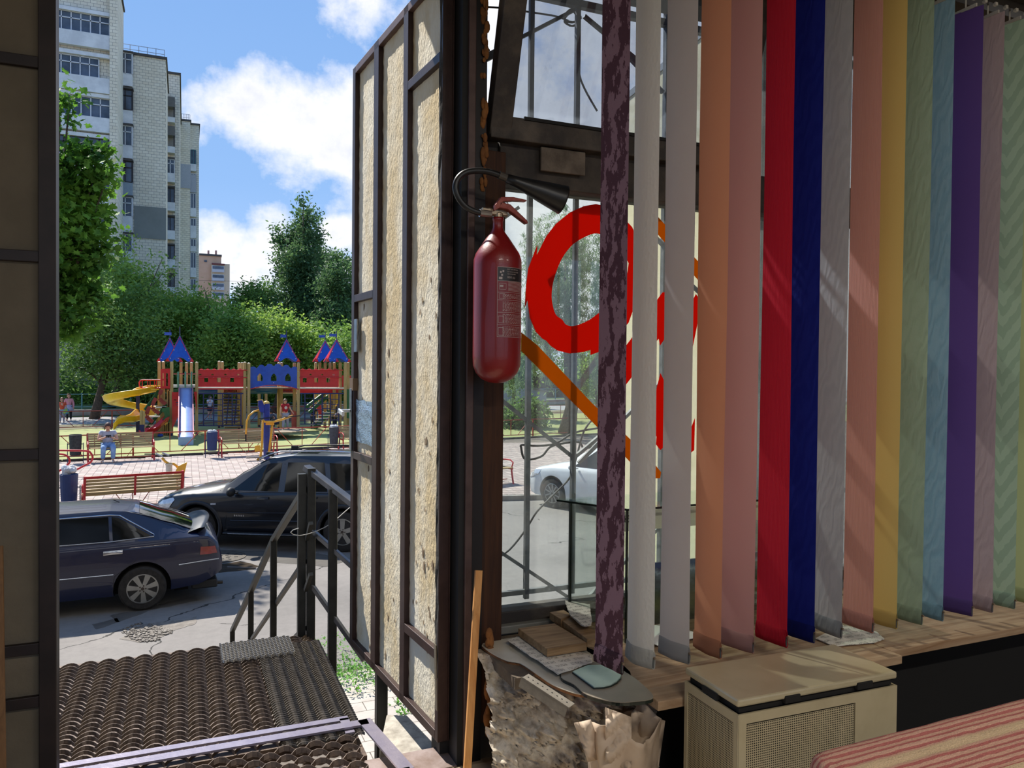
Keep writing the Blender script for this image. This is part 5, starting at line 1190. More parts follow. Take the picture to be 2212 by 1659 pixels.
MB().tube([(4.1, HS*.45, .20), (4.45, HS*.45, .18)], .025, 10).build('exhaust', mat('dull_exhaust', '4a433b', .5, .6), ch.t)
MB().bb((4.02, -.7, .18), (4.36, .7, .30)).build('rear_apron', plast, ch.t, bevel=.02)
MB().tube([(3.1, 0, 1.36), (3.02, 0, 1.40)], .006, 6).build('aerial_base', plast, ch.t)

# ---- white SUV seen through the shop window
wf_ = P(1192, 1098, z=.0); fwd = (r0*-.72+f0*.69).normalized()
tab = [(0.0, .45, .66, .70, .62, .56), (.06, .28, .76, .80, .80, .70), (.3, .24, .90, .94, .90, .76), (.8, .22, .98, 1.05, .92, .78), (1.2, .22, 1.0, 1.12, .925, .78), (1.7, .22, 1.02, 1.42, .925, .70), (2.1, .22, 1.03, 1.62, .925, .64), (2.7, .22, 1.05, 1.68, .925, .64), (3.7, .24, 1.10, 1.62, .91, .62), (4.3, .30, 1.12, 1.3, .86, .68), (4.6, .42, .9, .92, .8, .7)]
cw = Car('white_suv', 'white SUV parked by the kerb, seen through the dusty shop window', (0, 0, 0), fwd, tab, whitep, (.88, 3.6), .36, 'ten')
near = V((-fwd.y, fwd.x, 0)); near = near if near.y < 0 else -near
org = wf_+fwd*.88-near*.92; cw.t.location = (org.x, org.y, 0)
WS = 1 if (Matrix.Rotation(cw.t.rotation_euler.z, 3, 'Z') @ V((0, 1, 0))).dot(near) > 0 else -1
for side in (WS, -WS):
    cw.panel([(1.50, 1.06), (1.62, 1.16), (2.05, 1.46), (2.35, 1.54), (2.40, 1.07)], 'front_window', tint, side)
    cw.panel([(2.5, 1.08), (2.48, 1.55), (3.2, 1.54), (3.35, 1.12)], 'rear_window', tint, side)
    cw.panel([(.04, .66), (.06, .78), (.3, .88), (.5, .90), (.42, .78), (.2, .70)], 'headlight', lens, side, out=.01)
    MB().ell((1.6, side*1.06, 1.07), (.07, .11, .08), 14, 8).bar((1.64, side*.9, 1.03), (1.64, side*1.0, 1.04), .05, .03).build('wing_mirror', whitep, cw.t, smooth=True)
    cw.line([(2.45, 1.5), (2.45, .34)], 'door_gap', plast, side, .003, .001)
cw.across(1.36, 2.05, .92, .92, 'windscreen', tint)
# ================================================================ playground
pr_ = mat('play_red', 'c00f1c', .4, 0, 'cc1a26', 6, coat=.3); pb_ = mat('play_blue', '0a45a8', .4, 0, '0f4fb8', 6, coat=.3); pg_ = mat('play_green', '1d5c34', .45, 0, '26683c', 6); py_ = mat('play_yellow', 'd9a818', .3, 0, 'e2b420', 6, coat=.5)
pn_ = mat('play_navy_steel', '1c2458', .4, .2, '252d66', 10); pw_ = wood('play_glulam', 'a98d5a', 'c8ad78', .7, 'z', .6); pwx = wood('play_plank', 'b39a74', 'cdb893', .7, 'x', .6); pslide = mat('slide_steel', '8fa8d6', .4, .1, '9cb3dc', 2); cream = mat('play_white', 'd8d2c4', .5)
orr = mat('fence_red_oxide', '9a3320', .55, 0, 'ab4128', 9); redt = mat('bench_red', 'b3161d', .4, 0, 'c02027', 8, coat=.2)
YF = 35.6; PGZ = gz(3, YF)
def X(px, y=YF): return P(px, 830, y=y).x
def Z(py, y=YF, px=None): return P(px or 500, py, y=y).z
def q3(px, py, y=YF): return P(px, py, y=y)
def post(mb, px, pyt, y=YF, w_=.125, z0=None):
    a = q3(px, pyt, y); mb.box((a.x, y, (a.z+gz(a.x, y))/2), (w_, w_, a.z-gz(a.x, y))); return mb
def sheetp(pts, name, m, par, y=YF, th=.025, holes=()):
    """flat board traced in the plane y, real thickness, with cut-outs"""
    me = bpy.data.meshes.new(name); bm = bmesh.new(); off = OFF.get(par.name, V((0, 0, 0)))
    def loop(ps):
        vs = [bm.verts.new(V((q3(a, b, y).x, y, q3(a, b, y).z))-off) for a, b in ps]; return [bm.edges.new((vs[i], vs[(i+1) % len(vs)])) for i in range(len(vs))]
    e = loop(pts)
    for h in holes: e += loop(h)
    bmesh.ops.triangle_fill(bm, edges=e, use_beauty=True); r_ = bmesh.ops.extrude_face_region(bm, geom=bm.faces[:])
    bmesh.ops.translate(bm, vec=(0, th, 0), verts=[g for g in r_['geom'] if isinstance(g, bmesh.types.BMVert)]); bmesh.ops.recalc_face_normals(bm, faces=bm.faces[:])
    bm.to_mesh(me); bm.free(); me.materials.append(m); o = bpy.data.objects.new(name, me); COL.objects.link(o); o.parent = par; OFF[o.name] = off; return o
def cz_(x, y): return (320+x*.1989, 700+y*.1989)       # crop frame -> photo frame
def c3(x, y): return (120+x*.1688, 820+y*.1688)
pg = thing('play_castle', 'large wooden playground castle with blue and red pointed roofs, bridges and slides', 'playground', (X(430), YF, PGZ))
# posts
for px, pt, dy in ((371, 782, 0), (425, 783, 0), (529, 783, .0), (537.5, 785, -.1), (644.5, 784, 0), (636, 785, .9), (344, 782, 1.0), (353, 782, .4), (391, 784, 2.2), (403, 784, 1.4), (413.5, 784, 1.8), (473.5, 781, 3.2), (480.5, 782, 3.6), (516.5, 784, 2.4), (523, 784, 2.9), (602, 784, 1.9), (608, 784, 1.4), (682, 784, 3.0), (691, 784, 2.4), (702.5, 784, 2.0), (713, 784, 1.5), (722, 784, 1.2), (735, 784, .3), (746, 783, 0), (752, 784, .7), (560, 800, 3.1), (575, 812, 3.5)):
    post(MB(), px, pt, YF+dy).build('post', pw_, pg); a = q3(px, pt, YF+dy); MB().lathe([(.062, a.z), (.062, a.z+.012), (.0, a.z+.035)], (a.x, YF+dy, 0), 12).build('post_cap', cream, pg)
    mb = MB().box((a.x, YF+dy, gz(a.x, YF+dy)+.06), (.075, .14, .13)).build('post_shoe', pn_, pg)
# pointed roofs: four boards, arched at the foot, with flag
def roof(apex, bl, br, y, flag=None, w_=None):
    A_ = q3(*apex, y+.0); L_ = q3(*bl, y); R__ = q3(*br, y); half = (R__.x-L_.x)/2; cx = (L_.x+R__.x)/2; zb = (L_.z+R__.z)/2; h_ = A_.z-zb; c0 = V((cx, y+half, zb))
    rf = MB().lathe([(.03, zb+h_-.10), (.03, zb+h_+.02)], (cx, c0.y, 0), 8).build('roof', pb_, pg)
    for k in range(4):
        a = k*math.pi/2; ux_ = V((math.cos(a), math.sin(a), 0)); nx_ = V((math.sin(a), -math.cos(a), 0))   # face k: base edge along ux, outward nx
        b0, b1 = c0+nx_*half-ux_*half, c0+nx_*half+ux_*half; top = V((cx, c0.y, zb+h_))
        arch = []
        for i in range(9): f = .2+.6*i/8; arch.append(b0.lerp(b1, f)+(top-(b0+b1)/2)*.17*math.sin(math.pi*i/8))
        pts = [b0, b0.lerp(b1, .1)]+arch+[b0.lerp(b1, .9), b1, top+ux_*.03, top-ux_*.03]
        n_ = (b1-b0).cross(top-b0).normalized(); vs = pts+[p_-n_*.025 for p_ in pts]; n = len(pts)
        mb = MB(); mb._a(vs, [tuple(range(n)), tuple(range(n, 2*n))[::-1]]+[(i, (i+1) % n, n+(i+1) % n, n+i) for i in range(n)])
        mb.build('roof_board', pb_ if k in (0, 2) else pr_, rf, tri=True)
    mb = MB()
    for f in (.12, .45):
        for s_ in (-1, 1): q = V((cx+s_*half*(1-f)*.82, y-.012+half*f, zb+h_*f)); mb.ell(q, (.022, .015, .022), 8, 5)
    mb.build('bolt_caps', cream, rf)
    for s_ in (-1, 1): MB().prism([(-.09, 0), (.09, 0), (0, .16)], (cx+s_*half*.93, y-.03, zb-.01), (1, 0, 0), (0, 0, 1), -.03).build('corner_gusset', pr_, rf)
    fl = MB().tube([(cx, c0.y, zb+h_-.05), (cx, c0.y, zb+h_+.42)], .018, 8).build('flagpole', pn_, rf)
    if flag: a, b = q3(*flag[0], y), q3(*flag[1], y); MB().prism([(0, 0), (b.x-a.x, 0), (b.x-a.x, b.z-a.z), (0, b.z-a.z), (.05, (b.z-a.z)/2)], (a.x, c0.y, a.z), (1, 0, 0), (0, 0, 1), .03).build('flag', pb_, pg)
roof((385.6, 726), (360, 780.5), (416, 780.5), YF-.05, None)
roof((370, 731), (341, 780.6), (392, 780.6), YF+1.5, ((353, 723), (370, 717)))
roof((619, 733), (597, 780.5), (646, 780.5), YF-.05, ((607, 728), (621, 722)))
roof((729, 733), (706, 781), (756, 781), YF-.05, ((714, 726), (731, 720)))
roof((705, 736), (682, 781), (730, 781), YF+1.5, ((691, 728), (706, 723)))
# red bridge sides with scalloped tops and cut-out windows
def bridge(pxa, pxb, wins, stars, n_sc):
    top = 799.5; pts = [(pxa, 836), (pxa, top)]
    for i in range(n_sc):
        c = pxa+(pxb-pxa)*(i+.5)/n_sc*1.0; r_ = (pxb-pxa)/n_sc*.30
        for k in range(7): a = math.pi*(1-k/6); pts.append((c+r_*math.cos(a), top-3.6*math.sin(a)))
    pts += [(pxb, top), (pxb, 836)]
    holes = [[(c-4, y1), (c-4.2, y0+2), (c-2.2, y0), (c+2.2, y0), (c+4.2, y0+2), (c+4, y1)] for c, y0, y1 in wins]+[[(c-2.4, 810.5), (c-3, 808), (c-1.4, 809.2), (c, 806.8), (c+1.4, 809.2), (c+3, 808), (c+2.4, 810.5)] for c in stars]
    b = sheetp(pts, 'bridge_panel', pr_, pg, YF-.02, .03, holes)
    for py_r in (799.5, 815.5):
        a, c = q3(pxa, py_r, YF-.08), q3(pxb+9, py_r, YF-.08); MB().tube([a, c], .022, 8).build('bridge_rail', pr_, b)
bridge(428, 526, [(445.5, 814, 825.5), (473, 814, 825.5), (501.5, 815, 825.5)], [432.5, 459, 487, 514.5], 7)
bridge(647, 732, [(658.5, 815, 826), (683.5, 815, 826), (709, 815, 826)], [671, 696, 720.5], 6)
sheetp([(428, 836.5), (534, 837), (534, 838.7), (428, 838.6)], 'walkway_edge', cream, pg, YF-.06, .5); sheetp([(428, 838.7), (534, 838.8), (534, 841.6), (428, 841.4)], 'walkway_beam', pr_, pg, YF-.04, .06)
sheetp([(647, 837), (748, 837.5), (748, 840), (647, 839.6)], 'walkway_edge', cream, pg, YF-.06, .5); sheetp([(647, 840), (748, 840.4), (748, 842), (647, 841.6)], 'walkway_beam', pr_, pg, YF-.04, .06)
for i in range(3): sheetp([(428, 836.6), (648, 836.6), (648, 839), (428, 839)], 'deck_board', pwx, pg, YF+.5+i*.55, .5)
sheetp([(647, 841), (735, 841.3), (735, 850), (647, 850)], 'rear_panel', pr_, pg, YF+1.4, .03); sheetp([(739, 811), (758, 811), (758, 836), (739, 836)], 'rear_panel', pr_, pg, YF+1.6, .03)
# blue arched bridge panel
pts = [(538, 841), (538, 797)]
for i in range(6):
    c = 538+107*(i+.5)/6; base = 797-8.5*math.sin(math.pi*(i+.5)/6); r_ = 6.6
    for k in range(7): a = math.pi*(1-k/6); pts.append((c+r_*math.cos(a), base-4.2*math.sin(a)+1.2))
pts += [(645, 797), (645, 841)]+[(645-107*i/10, 840-9.2*math.sin(math.pi*i/10)) for i in range(1, 10)]
w3 = [[(c-6, 823), (c-6, 814), (c-3, 809), (c, 806.5), (c+3, 809), (c+6, 814), (c+6, 823)] for c in (561.5, 591.5, 622)]
bpn = sheetp(pts, 'arched_panel', pb_, pg, YF-.06, .03, w3)
mb = MB().tube([q3(645-107*i/10, 841.2-9.2*math.sin(math.pi*i/10), YF-.10) for i in range(11)], .02, 6).build('arch_rim', pr_, bpn)
mb = MB()
for a, b in ((539.5, 804), (539.5, 831), (591, 827), (643.5, 803), (643.5, 838)): mb.ell(q3(a, b, YF-.09), (.02, .015, .02), 8, 5)
mb.build('bolt_caps', cream, bpn)
# blue crawl tube
a, b = q3(541, 841, YF+1.1), q3(598, 841, YF+1.1); MB().tube([a, b], .20, 20).build('crawl_tube', mat('tube_blue', '10507f', .3, 0, '165a8c', 3, coat=.4), pg, smooth=True)
a, b = q3(428, 842, YF+1.4), q3(470, 842, YF+1.4); MB().tube([a, b], .14, 16).build('crawl_tube', pb_, pg, smooth=True)
# climbing nets of square steel
def net(xs_, y0, y1, rows, extra):
    mb = MB()
    for x in xs_: mb.bar(q3(x, y0, YF-.02), q3(x, y1, YF-.02), .045, .045)
    for i in range(len(xs_)-1):
        for k in range(1, rows): yy = y0+(y1-y0)*k/rows+(1.2 if i % 2 else -1); mb.bar(q3(xs_[i], yy, YF-.02), q3(xs_[i+1], yy, YF-.02), .03, .03)
    mb.bar(q3(extra[0], y0, YF-.02), q3(extra[1], y0, YF-.02), .05, .05).bar(q3(extra[0], y1-1, YF-.02), q3(extra[1], y1-1, YF-.02), .04, .04)
    return mb.build('climbing_net', pn_, pg)
net([439.5, 461.5, 481, 501.5, 520.5], 850, 920.5, 6, (428, 533)); net([658.5, 677.5, 696, 714, 732], 850, 917, 6, (648, 744))
# sloping plank ramp behind the left net
A_, Bq = q3(484, 849, YF+2.6), q3(478, 912, YF+1.0); wv = X(513)-X(484)
for i in range(13):
    f = i/12; p0 = A_.lerp(V((A_.x, YF+.9, gz(A_.x, YF)+.1)), f); MB().bb((p0.x-.05, p0.y-.05, p0.z-.035), (p0.x+.62, p0.y+.05, p0.z+.035)).build('ramp_plank', wood('ramp_wood', '6b5b3e', '86744f', .8, 'x', .6), pg)
MB().bar(q3(495, 852, YF+.95), q3(489, 916, YF+.85), .05, .02).bar(q3(512, 852, YF+.95), q3(506, 916, YF+.85), .05, .02).build('ramp_rail', pn_, pg)
sheetp([(484, 848), (523, 848), (523, 852), (484, 852)], 'green_beam', pg_, pg, YF+1.2); sheetp([(606, 848), (642, 848), (642, 850.5), (606, 850.5)], 'pale_beam', cream, pg, YF+1.6); sheetp([(606, 850.5), (642, 850.5), (642, 855), (606, 855)], 'green_beam', pg_, pg, YF+1.6)
mb = MB()
for i in range(15): x = 606+2.5*i; mb.bar(q3(x, 834, YF+1.7), q3(x, 848, YF+1.7), .025)
for yy in (836, 842, 847.5): mb.bar(q3(606, yy, YF+1.7), q3(643, yy, YF+1.7), .03)
for i in range(15): x = 484+2.6*i; mb.bar(q3(x, 841, YF+1.7), q3(x, 848, YF+1.7), .025)
mb.build('red_lattice', pr_, pg)
# green stairs and yellow chute behind the right net
for o_ in (0, 11): MB().bar(q3(661+o_*.6, 880+o_, YF+1.3), q3(700+o_, 850+o_*.3, YF+1.7), .08, .14).build('stair_rail', pg_, pg)
MB().bar(q3(680, 924, YF+.6), q3(712, 890, YF+1.2), .10, .2).build('stair_stringer', pg_, pg)
for i in range(5): MB().box(q3(684+6*i, 917-6.5*i, YF+.7), (.55, .14, .04)).build('stair_tread', cream, pg)
sheetp([(683, 872), (692, 870), (698, 900), (690, 902)], 'red_shield', pr_, pg, YF+1.5)
mb = MB(); pts = []
for i in range(12):
    a = i/11*math.pi*.9; c = q3(724, 856+44*i/11, YF+1.5); r_ = .35
    for j in range(5): pts.append(V((c.x-.35+r_*(.55+.5*j/4)*math.cos(a-.6)+.3, c.y+r_*math.sin(a)*(.6+j*.1), c.z+.05*j)))
mb.grid(pts, 12, 5).build('yellow_chute', py_, pg, smooth=True, solid=.02)
sheetp([(716, 851), (733, 851), (733, 872), (722, 872), (716, 864)], 'yellow_board', py_, pg, YF+1.35); sheetp([(748, 841), (760, 841), (760, 905), (748, 903)], 'green_board', pg_, pg, YF+.3)
sheetp([(629, 888), (632, 886), (636, 887), (641, 890), (642, 923), (630, 923)], 'red_play_board', mat('faded_red_board', 'b5503f', .5), pg, YF+.1)
# big straight slide
s0, s1 = q3(401.5, 838, YF-.1), q3(415, 958, 31.9); s1.z = gz(s1.x, 31.9)+.32
sw = (X(416.5)-X(386.6))*.98; path = [(0, 0), (.06, -.01), (.86, 0), (.94, 0), (1.0, 0)]
L_ = (s1-s0); H0 = s0.z; prof = []
for i in range(22):
    f = i/21; z = H0-(H0-s1.z)*min(1, f/.90) if f < .86 else s1.z+(H0-s1.z)*.045*(1-(f-.86)/.14)**2
    prof.append(V((s0.x, s0.y+L_.y*f*1.06, z)))
s0x = s0.x; mb = MB(); mb.grid([p_+V((dx, 0, 0)) for p_ in prof for dx in (-sw/2, 0, sw/2)], len(prof), 3); sl_ = mb.build('slide_bed', pslide, pg, smooth=True, solid=.02)
for s_ in (-1, 1):
    mb = MB(); 
    for a, b in zip(prof, prof[1:]): mb.bar(a+V((s_*sw/2, 0, .05)), b+V((s_*sw/2, 0, .05)), .035, .15)
    mb.build('slide_side', mat('slide_side_pink', 'c4767a', .5), sl_)
e_ = prof[-1]; MB().bb((e_.x-sw/2, e_.y-.02, gz(e_.x, e_.y)+.03), (e_.x+sw/2, e_.y+.01, e_.z)).build('slide_lip', pslide, sl_); MB().bb((e_.x-sw/2+.05, e_.y+.1, gz(e_.x, e_.y)), (e_.x+sw/2-.05, e_.y+.2, e_.z-.04)).build('slide_foot', black, sl_)
sheetp([cz_(258, 740), cz_(335, 738), cz_(338, 900), cz_(345, 965), cz_(262, 1140)], 'red_shield', pr_, pg, YF-.12, .03, [[cz_(280, 818), cz_(312, 822), cz_(312, 830), cz_(280, 828)], [cz_(300, 848), cz_(332, 850), cz_(332, 858), cz_(302, 856)], [cz_(305, 875), cz_(330, 876), cz_(330, 884), cz_(308, 884)]])
sheetp([cz_(497, 735), cz_(530, 735), cz_(530, 950)], 'red_shield', pr_, pg, YF-.12); sheetp([cz_(275, 705), cz_(545, 705), cz_(545, 740), cz_(275, 740)], 'green_beam', pg_, pg, YF-.03)
sheetp([cz_(270, 662), cz_(520, 662), cz_(520, 690), cz_(270, 690)], 'walkway_edge', cream, pg, YF-.05, 1.2)
for xx in (326, 405, 472): MB().tube([q3(*cz_(xx, 690), YF-.3), q3(*cz_(xx-3, 610), YF-.3), q3(*cz_(xx, 520), YF-.1)], .035, 8).build('slide_handle', mat('pale_green_steel', '5f8a68', .5), pg)
MB().tube([q3(*cz_(275, 541), YF-.05), q3(*cz_(520, 541), YF-.05)], .022, 8).build('cross_bar', pr_, pg)
# red window box and left balcony
sheetp([(346.8, 797), (367.5, 796), (367.5, 840), (346.8, 839)], 'red_window_board', pr_, pg, YF-.1, .03, [[(351, 806), (354, 806), (354, 818), (351, 818)], [(351, 822), (354, 822), (354, 834), (351, 834)], [(359, 806), (362.5, 806), (362.5, 834), (359, 834)]])
bal = MB().tube([q3(*c3(1340, 5), YF), q3(*c3(1120, 5), YF+.3), q3(*c3(1085, 12), YF+.3), q3(*c3(1070, 40), YF+.3), q3(*c3(1075, 85), YF+.3), q3(*c3(1110, 105), YF+.3), q3(*c3(1340, 108), YF)], .03, 8).build('balcony_rail', pr_, pg)
mb = MB()
for xx in (1110, 1180, 1210, 1265, 1290): mb.bar(q3(*c3(xx, 8), YF+.2), q3(*c3(xx, 105), YF+.2), .03)
mb.build('balcony_bars', pr_, bal)
# yellow spiral slide
def c4(x, y): return (240+x*.09946, 820+y*.09946)
def ribbon(pts, wv, wl, name, m, par):
    """open chute swept along a path of points, wv the width, wl the wall height"""
    mb = MB(); P_ = []; n = len(pts)
    for i, p_ in enumerate(pts):
        d = (pts[min(i+1, n-1)]-pts[max(i-1, 0)]); d.z = 0; d.normalize(); s_ = V((-d.y, d.x, 0))
        for u, h_ in ((-1, wl), (-.92, wl*.9), (-.8, .1), (-.4, 0), (.4, 0), (.8, .1), (.92, wl*.9), (1, wl)): P_.append(p_+s_*u*wv/2+V((0, 0, h_*1.0)))
    mb.grid(P_, n, 8); return mb.build(name, m, par, smooth=True, solid=.03)
ctr = q3(298, 870, YF+.9); zt_, zb_ = q3(300, 846, YF+.9).z, q3(260, 914, YF).z; rad = 1.0
pts = [V((X(346), YF+.6, zt_+.02)), V((X(325), YF+.3, zt_-.0)), V((X(305), YF+.1, zt_-.08))]
for i in range(17):
    a = -math.pi*.45-i/16*math.pi*1.35; pts.append(V((ctr.x+rad*math.cos(a)*.95-.10, ctr.y+rad*math.sin(a), zt_-.12-(zt_-zb_-.35)*i/17)))
last = pts[-1]
pts += [V((X(306), YF+.55, zb_+.28)), V((X(296), YF+.1, zb_+.10)), V((X(284), YF-.2, zb_+.05)), V((X(268), YF-.35, zb_+.06)), V((X(256), YF-.4, zb_-.02)), V((X(248), YF-.4, zb_-.24))]
ribbon(pts, .62, .26, 'spiral_chute', py_, pg)
MB().bar(V((ctr.x, ctr.y, gz(ctr.x, ctr.y))), V((ctr.x, ctr.y, zt_+.02)), .15, .15).build('spiral_post', pn_, pg)
sheetp([c4(540, 195), c4(700, 190), c4(1050, 200), c4(1040, 225), c4(560, 240)], 'chute_rim', py_, pg, YF+.0, .04)
sheetp([c4(615, 520), c4(770, 570), c4(790, 650), c4(975, 715), c4(870, 840), c4(720, 680), c4(620, 660)], 'chute_wall', py_, pg, YF+.25, .04)
# green arched-rung stair on the left
for a, b in (((735, 665), (1070, 200)), ((735, 1110), (1200, 540))): MB().bar(q3(*c4(*a), YF-.3), q3(*c4(*b), YF+.2), .06, .13).build('stair_rail', pg_, pg)
def arc(x0, y0, x1, y1, bul, y):
    pts = []
    for i in range(9): f = i/8; pts.append(q3(*c4(x0+(x1-x0)*f-bul*math.sin(math.pi*f), y0+(y1-y0)*f+bul*.35*math.sin(math.pi*f)), y))
    mb = MB()
    for a, b in zip(pts, pts[1:]): mb.bar(a, b, .05, .15)
    mb.build('arched_side', mat('play_dark_red', '8e2a2a', .5), pg)
arc(840, 590, 910, 920, 100, YF-.4); arc(975, 400, 1050, 735, 110, YF-.25); arc(1100, 220, 1190, 530, 90, YF-.1)
for x, y in ((790, 990), (935, 800), (1080, 600)): MB().box(q3(*c4(x, y), YF-.1), (.45, .3, .05)).build('stair_tread', cream, pg)
for x, pt in ((655, 670), (705, 680)): 
    a = q3(*c4(x, pt), YF-.5); MB().bb((a.x-.055, a.y-.055, gz(a.x, a.y)), (a.x+.055, a.y+.055, a.z)).build('post', pw_, pg)
    MB().bb((a.x-.06, a.y-.07, gz(a.x, a.y)), (a.x+.03, a.y+.07, gz(a.x, a.y)+.55)).build('post_shoe', pn_, pg)
for x, y0_, y1_ in ((1090, 200, 1190), (1150, 215, 1190), (1190, 430, 1180), (1235, 215, 1210), (1000, 560, 1100), (1270, 250, 1230)): MB().bar(q3(*c4(x, y0_), YF+.3), V((q3(*c4(x, y0_), YF+.3).x, YF+.3, gz(0, YF))), .10, .10).build('post', pw_, pg)
# small red slide
pth_ = [(1215, 900), (1150, 940), (1060, 1030), (980, 1110), (900, 1150), (800, 1160), (720, 1190), (690, 1215)]
ribbon([q3(*c4(x, y), YF-.3-.06*i) for i, (x, y) in enumerate(pth_)], .42, .20, 'small_chute', pr_, pg)
sheetp([c4(1105, 590), c4(1270, 600), c4(1280, 900), c4(1250, 950), c4(1170, 900), c4(1110, 860), c4(1165, 800), c4(1150, 720), c4(1100, 690)], 'green_board', pg_, pg, YF-.25); sheetp([c4(1165, 870), c4(1240, 935), c4(1180, 1000), c4(1110, 930)], 'yellow_board', py_, pg, YF-.35)
tag(MB().ell(V((X(347), YF-.3, gz(0, YF)+.06)), (.12, .12, .07), 12, 8).build('ball', pb_, smooth=True), 'small blue ball lying under the play castle', 'ball')
# round wooden platform (turntable)
tc_ = P(594, 931, y=33.7); tz = gz(tc_.x, 33.7)
tt = thing('wooden_turntable', 'flat octagonal plank platform on the green ground below the blue bridge', 'turntable', (tc_.x, 33.7, tz))
RT = (P(662, 931, y=33.7).x-P(527, 931, y=33.7).x)/2
for i in range(14):
    y = -1+2*(i+.5)/14; hw = RT*min(1, 1.38-abs(y)*1.0); MB().box((tc_.x, 33.7+y*RT*.9, tz+.30), (2*hw, RT*.9*2/14-.02, .05)).build('plank', wood('grey_platform_plank', '8d7d68', 'aa9a84', .8, 'x', .6), tt)
MB().lathe([(RT*.5, tz+.22), (RT*.5, tz+.275)], (tc_.x, 33.7, 0), 24).lathe([(.15, tz), (.15, tz+.25)], (tc_.x, 33.7, 0), 16).build('hub_frame', black, tt)

# ---------------------------------------------------------------- fences
def truss_fence(name, label, x0, x1, yf, h, sec, m, post_w=.05, phase=0):
    t0 = thing(name, label, 'fence', (x0, yf(x0), gz(x0, yf(x0)))); n = int((x1-x0)/sec)
    def pt(x, z): return V((x, yf(x), gz(x, yf(x)+.01)+z))
    MB().tube([pt(x0, h), pt(x1, h)], .022, 6).build('top_rail', m, t0); MB().tube([pt(x0, .14), pt(x1, .14)], .018, 6).build('bottom_rail', m, t0)
    for i in range(n+1):
        x = x0+i*sec; MB().bar(pt(x, -.02), pt(x, h), post_w, post_w).build('post', m, t0)
        if i < n:
            xm = x+sec/2; mb = MB().bar(pt(xm, .14), pt(xm, h), .025).bar(pt(x+.18, h), pt(xm-.35, .14), .022).bar(pt(x+sec-.18, h), pt(xm+.35, .14), .022); mb.build('brace', m, t0)
    return t0
truss_fence('play_fence', 'low orange-red truss fence along the front of the playground', P(120, 980, y=28.6).x, 16.0, lambda x: lawn_y(x)+.12, .80, 2.25, orr)
truss_fence('play_fence', 'low red truss fence along the back of the playground beside the tree', P(120, 915, y=40).x, 22.0, lambda x: lawn_y(x)+11.3, .85, 2.3, mat('fence_dark_red', '7c2a24', .6))
bf = thing('street_fence', 'teal pipe fence beyond the street behind the playground', 'fence', (-6, 48.5, .5))
teal = mat('faded_teal_pipe', '4a7a86', .6)
mb = MB(); 
for i in range(16): x = -10+i*2.4; MB().tube([(x, lawn_y(x)+20.2, gz(x, 49)), (x, lawn_y(x)+20.2, gz(x, 49)+1.25)], .04, 6).build('post', teal, bf)
for z in (.5, 1.2): MB().tube([(-10, lawn_y(-10)+20.2, gz(-10, 47.5)+z), (28, lawn_y(28)+20.2, gz(28, 52)+z)], .03, 6).build('rail', teal, bf)
kw = struct(MB().bar((-12, lawn_y(-12)+19.7, gz(-12, 47)+.15), (30, lawn_y(30)+19.7, gz(30, 52)+.2), .3, .45).build('trim_5', kst))

# ---------------------------------------------------------------- benches
bw = wood('bench_slat', '9c845c', 'c0a87c', .65, 'x', .5)
def bench(label, x, y, rz, W_=1.95, slats=6, grp='park benches of wood slats on red frames'):
    t0 = thing('park_bench', label, 'bench', (0, 0, 0), grp, world=False)
    for i in range(slats):
        z = .50+.36*i/(slats-1); yb = .25+.10*(z-.5)/.36; MB().box((0, yb, z+.0), (W_-.06, .022, .36/(slats-1)*.80), Matrix.Rotation(-.26, 3, 'X')).build('back_slat', bw, t0)
    for i in range(4): MB().box((0, -.18+.115*i, .445+.006*abs(i-1.5)), (W_-.04, .10, .028)).build('seat_slat', bw, t0)
    for s_ in (-1, 1):
        x_ = s_*(W_/2-.03)
        MB().tube([(x_, -.26, 0), (x_, -.20, .25), (x_, -.17, .43)], .026, 8).build('leg', redt, t0); MB().tube([(x_, .42, 0), (x_, .30, .22), (x_, .22, .43)], .026, 8).build('leg', redt, t0)
        MB().bar((x_, -.22, .42), (x_, .25, .42), .04, .035).tube([(x_, .22, .42), (x_, .29, .62), (x_, .38, .90)], .024, 8).build('side_frame', redt, t0)
        MB().tube([(x_, -.17, .43), (x_, -.24, .60), (x_, -.12, .66), (x_, .10, .66), (x_, .29, .64)], .020, 8).build('armrest', redt, t0)
    MB().bar((0, .30, .40), (0, .385, .88), .045, .012, up=(0, 1, 0)).bar((-W_/2, .395, .87), (W_/2, .395, .87), .02, .045).bar((-W_/2+.02, .33, .46), (-W_/2+.02, .40, .88), .05, .015, up=(0, 1, 0)).bar((W_/2-.02, .33, .46), (W_/2-.02, .40, .88), .05, .015, up=(0, 1, 0)).build('back_frame', redt, t0)
    MB().bar((-W_/2+.05, .0, .12), (W_/2-.05, .0, .12), .02).bar((0, 0, .12), (0, 0, .42), .02).bar((-.35, 0, .42), (-.15, 0, .12), .016).bar((.35, 0, .42), (.15, 0, .12), .016).build('under_brace', orr, t0)
    t0.location = (x, y, gz(x, y)); t0.rotation_euler = (0, 0, rz); return t0
fa = math.atan(.14)
def bpos(pxc, py, extra=0): q = G(pxc, py); return q.x, q.y+extra
q = G(262, 996); bench('wood slat bench with red ends carrying the seated woman', q.x, q.y, .12); BW = q
q2_ = G(537, 984); bench('wood slat bench behind the blue-post exercise machine', q2_.x, q2_.y, .12, 1.9)
q4_ = G(790, 972); bench('wood slat bench at the far right, cut by the open door leaf', q4_.x, q4_.y, .12, 1.9)
# bench seen from behind, nearest the cars
q = G(292, 1103); bench('wood slat bench seen from behind near the kerb', q.x-.05, q.y+.0, math.pi+.20, 2.05)
q = G(1040, 1050); bench('faded red bench end seen through the dusty shop window', q.x, q.y, .30, 1.9)
